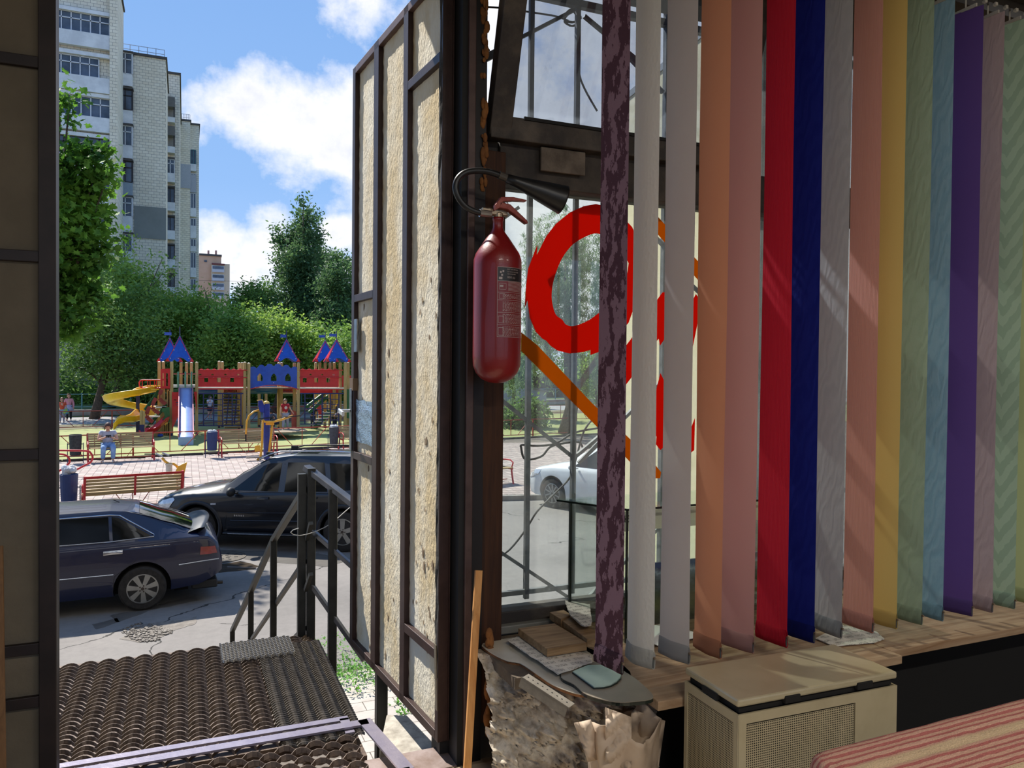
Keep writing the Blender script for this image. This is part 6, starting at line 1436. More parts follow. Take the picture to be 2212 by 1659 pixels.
# ---------------------------------------------------------------- litter bins
def bin_(label, px, py, h, m, full=None):
    q = G(px, py); w_ = .34*h/.95; z = q.z
    t0 = thing('litter_bin', label, 'litter bin', (q.x, q.y, z), 'litter bins around the square')
    MB().lathe([(w_*.40, z+.26*h), (w_*.45, z+.28*h), (w_*.52, z+.92*h), (w_*.48, z+.93*h), (w_*.42, z+.30*h)], (q.x, q.y, 0), 20).build('bucket', m, t0, smooth=False)
    fr_ = mat('bin_frame', '1f2c52', .5)
    mb = MB()
    for s_ in (-1, 1): mb.bar((q.x+s_*w_*.62, q.y, z), (q.x+s_*w_*.62, q.y, z+.66*h), .022)
    mb.bar((q.x-w_*.62, q.y, z+.22*h), (q.x+w_*.62, q.y, z+.22*h), .02).bar((q.x-w_*.62, q.y, z+.62*h), (q.x-w_*.48, q.y, z+.62*h), .02).bar((q.x+w_*.62, q.y, z+.62*h), (q.x+w_*.48, q.y, z+.62*h), .02).build('stand', fr_, t0)
    if full:
        rr = random.Random(4); mb = MB()
        for _ in range(9): mb.ell((q.x+rr.uniform(-.1, .1), q.y+rr.uniform(-.06, .06), z+.93*h+rr.uniform(0, full)), (.07, .06, .05+full*.3), 7, 5, Matrix.Rotation(rr.random()*3, 3, 'X'))
        mb.build('rubbish_bag', mat('white_plastic_bag', 'd9dbde', .4, transl=.3), t0)
    return t0
dkm = mat('soot_black_bin', '25282a', .7, 0, '3a3d3c', 12); bbm = mat('worn_blue_bin', '1c2f5e', .5, 0, '233a70', 9, .3, .8)
bin_('sooty black litter bin left of the woman on the bench', 163, 1001, .98, dkm); bin_('blue litter bin with a white liner right of the slide foot', 458, 989, .95, bbm, .02)
bin_('blue litter bin overflowing with a white plastic bag beside the near bench', 149, 1112, .98, bbm, .14); bin_('dark grey litter bin beside the far right bench', 721, 974, .95, mat('grey_bin', '33363c', .6, 0, '454850', 12), .03)
# ---------------------------------------------------------------- outdoor exercise machines
ey_ = mat('machine_yellow', 'd99a14', .35, 0, 'e2a51e', 8, coat=.4); eb_ = mat('machine_blue', '142a80', .35, 0, '1a3290', 8, coat=.4); ew = mat('machine_pale_post', 'b8b2a6', .5, 0, 'c8c3b8', 8)
q = G(365, 1030); y0 = q.y
m1 = thing('exercise_stepper', 'yellow seesaw-like exercise machine on a short pale post', 'exercise machine', tuple(q))
def e(px, py, dy=0): return P(px, py, y=y0+dy)
MB().lathe([(.13, q.z), (.13, q.z+.02), (.085, q.z+.03), (.085, e(365, 1004).z), (.10, e(365, 1004).z), (.10, e(365, 1001).z), (.0, e(365, 1001).z)], (q.x, q.y, 0), 20).build('post', ew, m1)
MB().tube([e(350, 989), e(357, 997), e(365, 1002), e(375, 1002), e(381, 1006), e(384, 1010)], .035, 8).build('rocking_beam', ey_, m1, smooth=True)
MB().prism([(-.02, 0), (.22, .10), (.12, -.34), (-.16, -.32)], e(386, 1006, -.1), (1, .25, 0), (0, 0, 1), .035).build('counter_plate', ey_, m1, bevel=.01)
MB().box(e(344, 983, -.05), (.20, .12, .035), Matrix.Rotation(.5, 3, 'Y')).build('pedal', mat('pedal_grey', '8e94a0', .4, .4), m1); MB().box(e(358, 981, .12), (.20, .12, .035), Matrix.Rotation(.45, 3, 'Y')).build('pedal', mat('pedal_grey', '8e94a0'), m1)
MB().tube([e(336, 981), e(312, 981)], .018, 6).build('grip', black, m1)
q = G(576, 992); y0 = q.y
m2 = thing('exercise_machine', 'tall blue-post exercise machine with yellow bent-tube levers', 'exercise machine', tuple(q))
MB().bar((q.x, q.y, q.z), e(575.5, 872), .20, .20, bev=.03).build('post', eb_, m2); c = e(575.5, 872); MB().lathe([(.10, c.z), (.10, c.z+.03), (.07, c.z+.08), (0, c.z+.10)], (c.x, c.y, 0), 16).build('post_cap', mat('pale_yellow_cap', 'd9b45a', .5), m2, smooth=True)
pts = [e(*p_, -.15) for p_ in ((558, 864), (566, 864), (571, 872), (571, 892), (562, 890), (558, 878))]
mb = MB(); mb._a(pts+[p_+V((0, .06, 0)) for p_ in pts], [tuple(range(6)), tuple(range(6, 12))[::-1]]+[(i, (i+1) % 6, 6+(i+1) % 6, 6+i) for i in range(6)]); mb.build('info_board', eb_, m2)
MB().tube([e(555, 865, -.2), e(567, 863.5, -.2), e(571, 874, -.2)], .016, 6).build('board_rim', mat('pale_yellow_cap', 'd9b45a'), m2)
MB().tube([e(559, 886, -.1), e(548, 889, -.2), e(538, 898, -.3), e(533, 910, -.3), e(532, 925, -.3), e(531, 938, -.3)], .03, 8).build('lever_arm', ey_, m2, smooth=True); MB().tube([e(531, 938, -.3), e(531, 953, -.3)], .022, 8).build('grip', black, m2)
MB().tube([e(568, 907, -.3), e(572, 911, -.3), e(590, 911, -.3), e(610, 906, -.2), e(632, 898, -.1)], .036, 8).build('lever_arm', ey_, m2, smooth=True); MB().tube([e(568, 907, -.3), e(567, 930, -.3), e(566, 960, -.3), e(563, 985, -.3), e(556, 994, -.3)], .036, 8).tube([e(589, 913, -.2), e(586, 935, -.2), e(583, 960, -.2), e(580, 985, -.2)], .036, 8).build('swing_leg', ey_, m2, smooth=True)
MB().tube([e(616, 901, -.25), e(649, 898, -.25)], .018, 6).tube([e(559, 904, -.4), e(592, 902, -.2)], .018, 6).build('grip', black, m2)
MB().prism([(0, 0), (.17, .02), (.17, .22), (0, .20)], e(550, 976, -.3), (1, 0, 0), (0, 0, 1), .05).build('counter_plate', ey_, m2, bevel=.01); MB().box(e(549, 988, -.3), (.5, .18, .04)).build('foot_plate', mat('foot_plate_grey', '77706a', .6), m2)
MB().tube([e(574, 915, -.2), e(592, 915, -.2)], .05, 12).build('pivot', ey_, m2)
# red bent tube rack at the left edge
rk = thing('tube_rack', 'bent red tube handrails at the left edge of the square', 'handrail', tuple(G(165, 1030)))
yr = G(165, 1030).y
def er(px, py, dy=0): return P(px, py, y=yr+dy)
MB().tube(smoothp([er(100, 972), er(130, 973), er(185, 974), er(196, 979), er(200, 988), er(196, 998), er(182, 1006), er(130, 1033), er(112, 1044)]), .028, 8).build('outer_tube', redt, rk, smooth=True)
MB().tube(smoothp([er(100, 980, .4), er(130, 981, .4), er(143, 984, .4), er(150, 992, .4), er(148, 1002, .4), er(130, 1016, .4), er(110, 1028, .4)]), .028, 8).build('inner_tube', redt, rk, smooth=True)
# ================================================================ people
def skin(nodes, edges, name, m, parent, root=0, sub=1):
    me = bpy.data.meshes.new(name); me.from_pydata([n_[0] for n_ in nodes], edges, []); o = bpy.data.objects.new(name, me); COL.objects.link(o)
    sm = o.modifiers.new('s', 'SKIN'); sm.use_smooth_shade = True; sl_ = me.skin_vertices[0].data
    for i, n_ in enumerate(nodes): sl_[i].radius = (n_[1], n_[2] if len(n_) > 2 else n_[1]); sl_[i].use_root = (i == root)
    ss = o.modifiers.new('u', 'SUBSURF'); ss.levels = sub; ss.render_levels = sub
    dg = bpy.context.evaluated_depsgraph_get(); m2_ = bpy.data.meshes.new_from_object(o.evaluated_get(dg)); o.modifiers.clear(); o.data = m2_
    m2_.materials.clear(); m2_.materials.append(m)
    if parent: o.parent = parent
    return o
skinm = mat('skin_tone', 'c99678', .6, 0, 'd3a288', 20); 
def person(label, loc, H, rz, pose, shirt, trousers, hair, shoes='d8d4cc', shorts=False, sleeves=.35, wide=1.0, grp=None, skirt=None, hairlong=False, legskin=False):
    """figure facing -Y in its own frame; pose gives joints in units of height"""
    t0 = thing('person', label, 'person', (0, 0, 0), grp, world=False); s = H; J = {k: V(v)*s for k, v in pose.items() if len(v) == 3}
    w_ = wide
    nodes = [(J['pelvis'], .085*s*w_, .065*s*w_), (J['waist'], .075*s*w_, .058*s*w_), (J['chest'], .095*s*w_, .062*s*w_), (J['neck'], .032*s), (J['neck'].lerp(J['head'], .35), .03*s)]
    ed = [(0, 1), (1, 2), (2, 3), (3, 4)]
    def chain(start, pts):
        k = start
        for p_, r_ in pts: nodes.append((p_, r_)); ed.append((k, len(nodes)-1)); k = len(nodes)-1
        return k
    for sd in 'LR':
        chain(2, [(J['sh'+sd], .036*s*w_), (J['sh'+sd].lerp(J['el'+sd], .55), .030*s*w_), (J['el'+sd], .024*s*w_), (J['wr'+sd], .016*s), (J['ha'+sd], .019*s)])
        chain(0, [(J['hp'+sd], .058*s*w_), (J['hp'+sd].lerp(J['kn'+sd], .5), .052*s*w_), (J['kn'+sd], .036*s*w_), (J['kn'+sd].lerp(J['an'+sd], .35), .036*s*w_), (J['an'+sd], .020*s), (J['to'+sd], .020*s)])
    body = skin(nodes, ed, 'body', skinm, t0)
    # fingers and head joined into the body mesh
    mb = MB()
    for sd in 'LR':
        d = (J['ha'+sd]-J['wr'+sd]).normalized(); side = d.cross(V((0, 0, 1))); side = side.normalized() if side.length > .1 else V((1, 0, 0)); pn = side.cross(d)
        if 'grip'+sd in pose: pn = V(pose['grip'+sd])
        for k, ln in enumerate((.030, .036, .034, .027)):
            b0 = J['ha'+sd]+side*(k-1.5)*.0085*s; b1 = b0+d*ln*.5*s; b2 = b1+(d*.5+pn*-.6).normalized()*ln*.5*s; mb.tube([b0-d*.01*s, b0, b1, b2], [.0048*s, .0048*s, .0044*s, .0036*s], 6)
        b0 = J['wr'+sd]+d*.02*s-side*.012*s; mb.tube([b0, b0-side*.014*s+d*.012*s, b0-side*.016*s+d*.028*s-pn*.006*s], [.0058*s, .0052*s, .004*s], 6)
    hd = J['head']; hq_ = Matrix.Rotation(pose.get('hyaw', (0,))[0], 3, 'Z') @ Matrix.Rotation(pose.get('hnod', (0,))[0], 3, 'X')
    hs = .068*s*(1.12 if H < 1.45 else 1)
    def hv(x, y, z): return hd+hq_ @ V((x*hs, y*hs, z*hs))
    mb.ell(hd, (.76*hs, .92*hs, 1.08*hs), 16, 12, hq_)
    mb.ell(hv(0, -.45, -.6), (.42*hs, .42*hs, .42*hs), 10, 8)          # jaw
    mb.ell(hv(0, -.97, -.12), (.12*hs, .16*hs, .20*hs), 8, 6)          # nose
    for sx in (-1, 1): mb.ell(hv(sx*.78, 0, -.05), (.10*hs, .16*hs, .24*hs), 8, 6)
    k = mb.build('tmp', skinm, None, smooth=True); bm = bmesh.new(); bm.from_mesh(body.data); bm.from_mesh(k.data); bm.to_mesh(body.data); bm.free(); bpy.data.objects.remove(k)
    body.data.polygons.foreach_set('use_smooth', [True]*len(body.data.polygons))
    fm = MB()
    for sx in (-1, 1): fm.ell(hv(sx*.32, -.83, .08), (.12*hs, .07*hs, .06*hs), 8, 5)
    fm.build('eyes', mat('eye_dark', '2a211d', .3), t0); MB().ell(hv(0, -.87, -.50), (.24*hs, .07*hs, .055*hs), 8, 5).build('mouth', mat('lip_tone', 'a35a4e', .5), t0)
    hm = MB(); pts = []
    for i in range(9):          # hair cap down to the nape
        for j in range(20):
            a = 2*math.pi*j/20; fr = max(0, -math.sin(a)); lo = (.45 if not hairlong else 1.05)-(1.1 if not hairlong else 1.6)*fr**.7; t_ = math.pi*.5*(i/8)*(1+.0)
            zz = math.cos(t_*(1))*1.18; rr_ = math.sin(t_)
            zdrop = -lo*(i/8)**3; pts.append(hv(.86*rr_*math.cos(a), 1.03*rr_*math.sin(a)+.06, zz+zdrop+.02))
    hm.v = [tuple(p_) for p_ in pts]; hm.f = [(i*20+j, i*20+(j+1) % 20, (i+1)*20+(j+1) % 20, (i+1)*20+j) for i in range(8) for j in range(20)]
    hm.build('hair', mat('hair_'+hair, hair, .6, 0, None, 60, bump=.4), t0, smooth=True, solid=.012*s)
    if pose.get('cap'): pass
    # clothes
    nodes = [(J['pelvis']+V((0, 0, .0)), .094*s*w_, .074*s*w_), (J['waist'], .085*s*w_, .067*s*w_), (J['chest'], .103*s*w_, .070*s*w_), (J['neck'].lerp(J['chest'], .25), .045*s)]; ed = [(0, 1), (1, 2), (2, 3)]
    for sd in 'LR':
        e_ = J['sh'+sd].lerp(J['el'+sd], min(1, sleeves*1.6)); nodes.append((J['sh'+sd], .046*s*w_)); ed.append((2, len(nodes)-1)); nodes.append((e_, .042*s*w_)); ed.append((len(nodes)-2, len(nodes)-1))
        if sleeves > .8: nodes.append((J['wr'+sd], .026*s)); ed.append((len(nodes)-2, len(nodes)-1))
    skin(nodes, ed, 'shirt', shirt, t0)
    nodes = [(J['pelvis'], .090*s*w_, .070*s*w_)]; ed = []
    for sd in 'LR':
        nodes.append((J['hp'+sd], .066*s*w_)); ed.append((0, len(nodes)-1)); 
        if shorts: nodes.append((J['hp'+sd].lerp(J['kn'+sd], .8), .062*s*w_)); ed.append((len(nodes)-2, len(nodes)-1)); continue
        nodes.append((J['hp'+sd].lerp(J['kn'+sd], .5), .060*s*w_)); ed.append((len(nodes)-2, len(nodes)-1))
        nodes.append((J['kn'+sd], .046*s*w_)); ed.append((len(nodes)-2, len(nodes)-1)); nodes.append((J['kn'+sd].lerp(J['an'+sd], .5), .042*s*w_)); ed.append((len(nodes)-2, len(nodes)-1)); nodes.append((J['an'+sd].lerp(J['kn'+sd], .08), .034*s*w_)); ed.append((len(nodes)-2, len(nodes)-1))
    skin(nodes, ed, 'shorts' if shorts else 'trousers', trousers, t0)
    if skirt: MB().lathe([(.10*s, J['pelvis'].z+.07*s), (.12*s, J['pelvis'].z), (.17*s, J['pelvis'].z-.14*s), (.16*s, J['pelvis'].z-.14*s), (.10*s, J['pelvis'].z+.05*s)], (J['pelvis'].x, J['pelvis'].y, 0), 16).build('skirt', skirt, t0, smooth=True)
    sh_ = mat('shoe_'+shoes, shoes, .6)
    for sd in 'LR':
        a, b = J['an'+sd], J['to'+sd]; skin([(a+V((0, 0, -.012*s)), .028*s), (a.lerp(b, .5)+V((0, 0, -.005*s)), .029*s, .022*s), (b+V((0, 0, 0)), .026*s, .018*s)], [(0, 1), (1, 2)], 'shoe', sh_, t0)
    t0.location = loc; t0.rotation_euler = (0, 0, rz); return t0, J
STAND = dict(pelvis=(0, 0, .52), waist=(0, 0, .61), chest=(0, .005, .73), neck=(0, .01, .83), head=(0, -.005, .925), shL=(.105, .005, .80), shR=(-.105, .005, .80), elL=(.145, .01, .64), elR=(-.145, .01, .64), wrL=(.15, -.03, .50), wrR=(-.15, -.03, .50), haL=(.15, -.04, .455), haR=(-.15, -.04, .455), hpL=(.05, 0, .49), hpR=(-.05, 0, .49), knL=(.055, -.005, .28), knR=(-.055, -.005, .28), anL=(.06, .01, .045), anR=(-.06, .01, .045), toL=(.07, -.09, .02), toR=(-.07, -.09, .02))
def var(**k): d = dict(STAND); d.update(k); return d
jeans = mat('pale_jeans', '6f8fbb', .8, 0, '93aed0', 4, bump=.2); 
# seated woman with phone
SIT = dict(pelvis=(0, .05, .305), waist=(0, .07, .39), chest=(0, .075, .50), neck=(0, .05, .595), head=(0, .0, .675), hnod=(.35,), shL=(.115, .06, .565), shR=(-.115, .06, .565), elL=(.165, -.01, .42), elR=(-.165, -.01, .42), wrL=(.065, -.115, .475), wrR=(-.06, -.115, .475), haL=(.035, -.15, .49), haR=(-.03, -.15, .49), hpL=(.06, .03, .295), hpR=(-.06, .03, .295), knL=(.085, -.22, .29), knR=(-.085, -.22, .29), anL=(.075, -.24, .045), anR=(-.095, -.23, .045), toL=(.09, -.33, .02), toR=(-.12, -.32, .02))
q = G(233, 1000); Hh = 1.66
wb = G(233, 997); wl = V((P(233, 950, y=BW.y).x, BW.y+.02, gz(BW.x, BW.y)))
w0, J_ = person('woman in grey t-shirt and blue jeans sitting on the bench looking at a phone', tuple(wl), Hh, .12, SIT, mat('heather_grey_tshirt', 'a3a6b2', .85, 0, 'b8bbc8', 6), jeans, '4a2a1c', 'd5d1c8', wide=1.12, hairlong=True)
ph = thing('phone', 'black phone held by the seated woman in both hands', 'phone', (0, 0, 0), world=False)
MB().box((0, 0, 0), (.16, .012, .085), None).build('case', mat('phone_black', '0d0d0f', .3), ph, bevel=.006); MB().lathe([(0, .005), (.008, .005), (.008, .009), (0, .009)], (.05, 0, .02), 10, 'y').build('camera_lens', mat('lens_grey', '44464a', .2), ph)
hm_ = (J_['haL']+J_['haR'])/2; ph.location = wl+Matrix.Rotation(.12, 3, 'Z') @ (hm_+V((0, -.025, .02))); ph.rotation_euler = (-.3, 0, .12)
wht = mat('white_striped_shirt', 'c4c9d6', .8, 0, 'd6dae4', 4); redsh = mat('red_tshirt', 'a0121c', .8, 0, 'ad1b25', 5); grn = mat('grey_joggers', '9a98a0', .85); nvy = mat('navy_cloth', '1d2136', .85, 0, '272c44', 6); dsh = mat('dark_shorts', '23273c', .85)
def stand_at(px, py, label, H, pose, *a, dz=0, rz=0, yy=None, **k):
    q = G(px, py) if yy is None else None
    if q is None: p_ = P(px, py, y=yy); q = V((p_.x, yy, p_.z))
    return person(label, (q.x, q.y, q.z+dz), H, rz, pose, *a, **k)
# boy in red on the turntable
bz = tz+.325; b_ = P(616, 926, y=34.0)
bo, Jb = person('boy in red t-shirt with round white print and grey joggers on the turntable', (b_.x, 34.0, bz), 1.30, .15, var(anL=(.09, .05, .045), anR=(-.08, -.03, .045), toL=(.12, -.05, .02), toR=(-.09, -.13, .02), knL=(.08, .03, .27), elL=(.17, .0, .66), wrL=(.23, -.03, .56), haL=(.255, -.05, .52), head=(-.01, -.02, .92), hnod=(.2,)), redsh, grn, '5a4332', 'b9b6b2', wide=1.12)
MB().lathe([(0, -.102), (.062, -.102), (.062, -.098), (0, -.098)], (0, 0, .93), 20, 'y').build('shirt_print', mat('print_white', 'd9d2cc', .7), bo)
mb = MB()
for k in range(5): a = k*1.2566+.3; mb.lathe([(0, -.106), (.012, -.106), (.012, -.102), (0, -.102)], (.034*math.cos(a), 0, .93+.034*math.sin(a)), 6, 'y')
mb.build('print_detail', redsh, bo)
# child crouching with dark clothes beside the boy
CR = var(pelvis=(0, .08, .25), waist=(0, .04, .34), chest=(0, -.04, .44), neck=(0, -.08, .52), head=(0, -.12, .60), shL=(.10, -.04, .50), shR=(-.10, -.04, .50), elL=(.13, -.12, .38), elR=(-.13, -.12, .38), wrL=(.08, -.20, .28), wrR=(-.08, -.2, .28), haL=(.07, -.22, .24), haR=(-.07, -.22, .24), hpL=(.06, .06, .24), hpR=(-.06, .06, .24), knL=(.10, -.13, .28), knR=(-.10, -.13, .28), anL=(.08, .0, .045), anR=(-.08, .0, .045), toL=(.09, -.09, .02), toR=(-.09, -.09, .02))
b2_ = P(592, 924, y=34.3); person('child in dark jacket crouching on the turntable beside the boy in red', (b2_.x, 34.3, bz), 1.25, -1.9, CR, mat('slate_jacket', '39414f', .85, 0, '454e5e', 6), nvy, '14110f', '22242a', sleeves=1.0, wide=1.15)
# boy behind the left net
stand_at(453, 905, 'boy in white shirt and dark shorts standing behind the left climbing net', 1.25, var(elR=(-.14, -.06, .68), wrR=(-.12, -.16, .76), haR=(-.12, -.18, .79), hyaw=(.6,)), wht, dsh, '3a2a20', '6a4a3a', shorts=True, rz=.5)
# child at the right net
stand_at(676, 927, 'child in navy clothes standing at the right climbing net', 1.18, var(elL=(.14, -.08, .75), wrL=(.13, -.14, .86), haL=(.13, -.15, .89), elR=(-.14, -.08, .72), wrR=(-.13, -.14, .82), haR=(-.13, -.15, .85)), nvy, mat('blue_grey_trousers', '343c56', .85), '6a5238', '3a3d48', rz=math.pi-.3, sleeves=1.0)
stand_at(723, 929, 'bending child in striped top and dark leggings near the right net', 1.15, var(pelvis=(0, .02, .50), waist=(.02, -.05, .58), chest=(.06, -.12, .64), neck=(.1, -.18, .69), head=(.13, -.23, .74), shL=(.14, -.1, .68), shR=(-.02, -.14, .68), elL=(.19, -.2, .6), elR=(-.0, -.22, .56), wrL=(.2, -.28, .62), wrR=(.02, -.32, .56), haL=(.21, -.32, .64), haR=(.03, -.36, .57)), mat('lilac_top', 'a9a2ae', .8), mat('dark_leggings', '2c2f3e', .85), '7a5a48', '5c4a40', rz=.5)
stand_at(757, 927, 'child in teal top and black leggings at the edge of the door leaf', 1.35, var(elR=(-.17, -.02, .82), wrR=(-.12, -.05, .92), haR=(-.10, -.06, .95)), mat('teal_top', '3aa892', .8), mat('black_leggings', '101114', .8), '3a2a20', '8a8a88', rz=.3)
# two girls on the far left
stand_at(149, 909, 'girl in pink top and dark leggings with a pale skirt by the back fence', 1.38, var(), mat('pink_top', 'cf8288', .85, 0, 'd8929a', 6), mat('black_leggings', '101114'), '7a5238', '8a7f7a', skirt=mat('pale_skirt', 'b8b6c6', .8, transl=.2), sleeves=1.0)
stand_at(134, 914, 'child in orange top holding a green and blue bag at the left edge', 1.25, var(), mat('orange_top', 'c8502e', .85), mat('grey_trousers', '8a8c96', .85), '6a4a30', '8a7f7a', sleeves=.4)
qg = G(137, 914); tg_ = thing('bag', 'green and blue bag held by the child in orange', 'bag', (qg.x+.14, qg.y-.12, qg.z+.45)); MB().ell((qg.x+.14, qg.y-.12, qg.z+.58), (.14, .07, .14), 12, 8).build('pouch', mat('lime_blue_bag', '8fae3a', .6, 0, '2f74a8', 3, .45, .55), tg_, smooth=True); MB().tube([(qg.x+.04, qg.y-.12, qg.z+.68), (qg.x+.14, qg.y-.12, qg.z+.78), (qg.x+.24, qg.y-.12, qg.z+.68)], .012, 6).build('handle', mat('lime_blue_bag', '8fae3a'), tg_)
stand_at(718, 838, 'child sitting high inside the right castle tower, pale pink top', 1.1, dict(SIT), mat('pale_pink_top', 'd6b9bd', .8), nvy, '5a4332', '8a7f7a', yy=YF+1.1)
# ================================================================ trees and shrubs
def leafmat(name, c1, c2, scale=.5, tr=.35, rough=.6):
    t = NT(name); n1 = t.noise(scale, 4, .6); n2 = t.noise(scale*9, 2, .5); f = t.math('ADD', t.math('MULTIPLY', n1, .6), t.math('MULTIPLY', n2, .4))
    c = t.ramp(f, [(.40, hexc(c1)), (.60, hexc(c2))]); b = t.bsdf(c, rough, 0, None, .3); tn = t.n('BsdfTranslucent'); t.l(c, tn.inputs[0]); ms = t.n('MixShader'); ms.inputs[0].default_value = tr; t.l(b.outputs[0], ms.inputs[1]); t.l(tn.outputs[0], ms.inputs[2]); return t.fin(ms)
LM = dict(maple=leafmat('maple_leaf', '386220', '72a03a', .9, .45), dark=leafmat('dark_leaf', '4c6c34', '88aa54', .5), mid=leafmat('mid_leaf', '587e32', 'a0bf5a', .5), light=leafmat('light_leaf', '648a38', 'a8c25c', .6, .45), birch=leafmat('birch_leaf', '3c5a38', '6c8c56', .5, .4), willow=leafmat('willow_leaf', '5c7a48', '8ea676', .5, .5), lime=leafmat('lime_leaf', '6c8e30', 'a0b84e', .8, .5))
MAPLE = np.array([(0, -.5), (.16, -.22), (.46, -.30), (.34, -.06), (.55, .14), (.26, .14), (.22, .30), (.0, .55), (-.22, .30), (-.26, .14), (-.55, .14), (-.34, -.06), (-.46, -.30), (-.16, -.22)])
def leaves(name, blobs, n, size, m, parent, seed=0, shape='leaf', cluster=.35, per=22, up=.3, off=V((0, 0, 0))):
    """leaf blades gathered in twig clusters spread through ellipsoids; blobs = (centre, radii)"""
    rg = np.random.default_rng(seed); vol = np.array([b[1][0]*b[1][1]*b[1][2] for b in blobs])**.75; vol /= vol.sum(); nc = max(1, n//per); ids = rg.choice(len(blobs), nc, p=vol)
    C0 = np.array([list(b[0]) for b in blobs])[ids]; Rr = np.array([list(b[1]) for b in blobs])[ids]
    d = rg.normal(size=(nc, 3)); d /= np.linalg.norm(d, axis=1)[:, None]; rad = rg.random(nc)**.38*(1+.14*rg.normal(size=nc)); cc = C0+d*Rr*rad[:, None]
    cen = np.repeat(cc, per, 0)+rg.normal(size=(nc*per, 3))*cluster*(1, 1, .7); k = len(cen)
    nz_ = rg.normal(size=(k, 3)); nz_[:, 2] = np.abs(nz_[:, 2])+up; nz_ /= np.linalg.norm(nz_, axis=1)[:, None]; a = rg.normal(size=(k, 3)); a -= nz_*(a*nz_).sum(1)[:, None]; a /= np.linalg.norm(a, axis=1)[:, None]; b = np.cross(nz_, a); sz = size*(.6+.8*rg.random(k))
    if shape == 'maple': q = MAPLE
    elif shape == 'long': q = np.array([(0, -.9), (.10, 0), (0, .9), (-.10, 0)])
    else: q = np.array([(0, -.55), (.30, .0), (0, .6), (-.30, .0)])
    nv = len(q); vs = cen[:, None, :]+a[:, None, :]*(q[None, :, 0:1]*sz[:, None, None])+b[:, None, :]*(q[None, :, 1:2]*sz[:, None, None])
    if shape == 'long': vs[:, 0, 2] += .3*size; vs[:, 2, 2] -= .9*size
    me = bpy.data.meshes.new(name); vs = vs.reshape(-1, 3)-np.array(list(off)); me.vertices.add(len(vs)); me.vertices.foreach_set('co', vs.astype(np.float32).ravel()); me.loops.add(len(vs)); me.loops.foreach_set('vertex_index', np.arange(len(vs), dtype=np.int32)); me.polygons.add(k); me.polygons.foreach_set('loop_start', np.arange(0, k*nv, nv, dtype=np.int32)); me.update(calc_edges=True); me.materials.append(m)
    o = bpy.data.objects.new(name, me); COL.objects.link(o); o['kind'] = 'stuff'
    if parent: o.parent = parent
    return o
barkm = mat('tree_bark', '4a3d30', .95, 0, '5f5040', 12, bump=.8, bscale=30)
def blob(px, py, rpx, d, ry=None, rz=None):
    c = P(px, py, d=d); r_ = rpx*d/FPX; return (c, (r_, (ry*d/FPX if ry else r_), (rz*d/FPX if rz else r_)))
def tree(name, label, foot, blobs, n, size, key, trunk_r=.16, seed=0, shape='leaf', cluster=.35, per=22, group=None, branches=5, cat='tree', up=.3):
    f = V(foot); t0 = thing(name, label, cat, tuple(f), group); top = V(tuple(sum((b[0] for b in blobs), V((0, 0, 0)))/len(blobs))); rr = random.Random(seed)
    mb = MB(); m1_ = f.lerp(top, .35)+V((rr.uniform(-.15, .15), 0, 0)); mb.tube([f+V((0, 0, -.1)), f.lerp(m1_, .5)+V((rr.uniform(-.08, .08), 0, 0)), m1_, top], [trunk_r*1.25, trunk_r, trunk_r*.8, trunk_r*.3], 9); mb.build('trunk', barkm, t0, smooth=True)
    mb = MB()
    for b in blobs[:14]: s_ = m1_.lerp(top, rr.uniform(0, .5)); mid = s_.lerp(b[0], .5)+V((0, 0, .2)); mb.tube([s_, mid, b[0]], [trunk_r*.45, trunk_r*.28, trunk_r*.08], 6)
    mb.build('branches', barkm, t0, smooth=True, kind='stuff')
    leaves('foliage', blobs, n, size, LM[key], t0, seed, shape, cluster, per, up, off=f); return t0
# near maple on the left
mpl = [blob(130, 225, 12, 16), blob(150, 222, 18, 16), blob(130, 262, 18, 16), blob(170, 330, 34, 16), blob(215, 322, 24, 16.2), blob(140, 350, 40, 16), blob(205, 372, 36, 16), blob(232, 380, 14, 16), blob(150, 420, 55, 16), blob(195, 425, 40, 16.3), blob(150, 490, 55, 16), blob(198, 478, 30, 16), blob(140, 560, 55, 16), blob(185, 575, 28, 16), blob(222, 522, 20, 16), blob(200, 545, 24, 16), blob(145, 625, 48, 16), blob(185, 640, 32, 16), blob(140, 690, 40, 16), blob(175, 690, 22, 16), blob(70, 560, 60, 16)]
f_ = G(20, 1010); tree('maple_tree', 'bright green maple crown reaching in at the left beside the apartment block', (P(40, 800, d=16).x, P(40, 800, d=16).y, 0), mpl, 5200, .15, 'maple', .14, 3, 'maple', .16, 12)
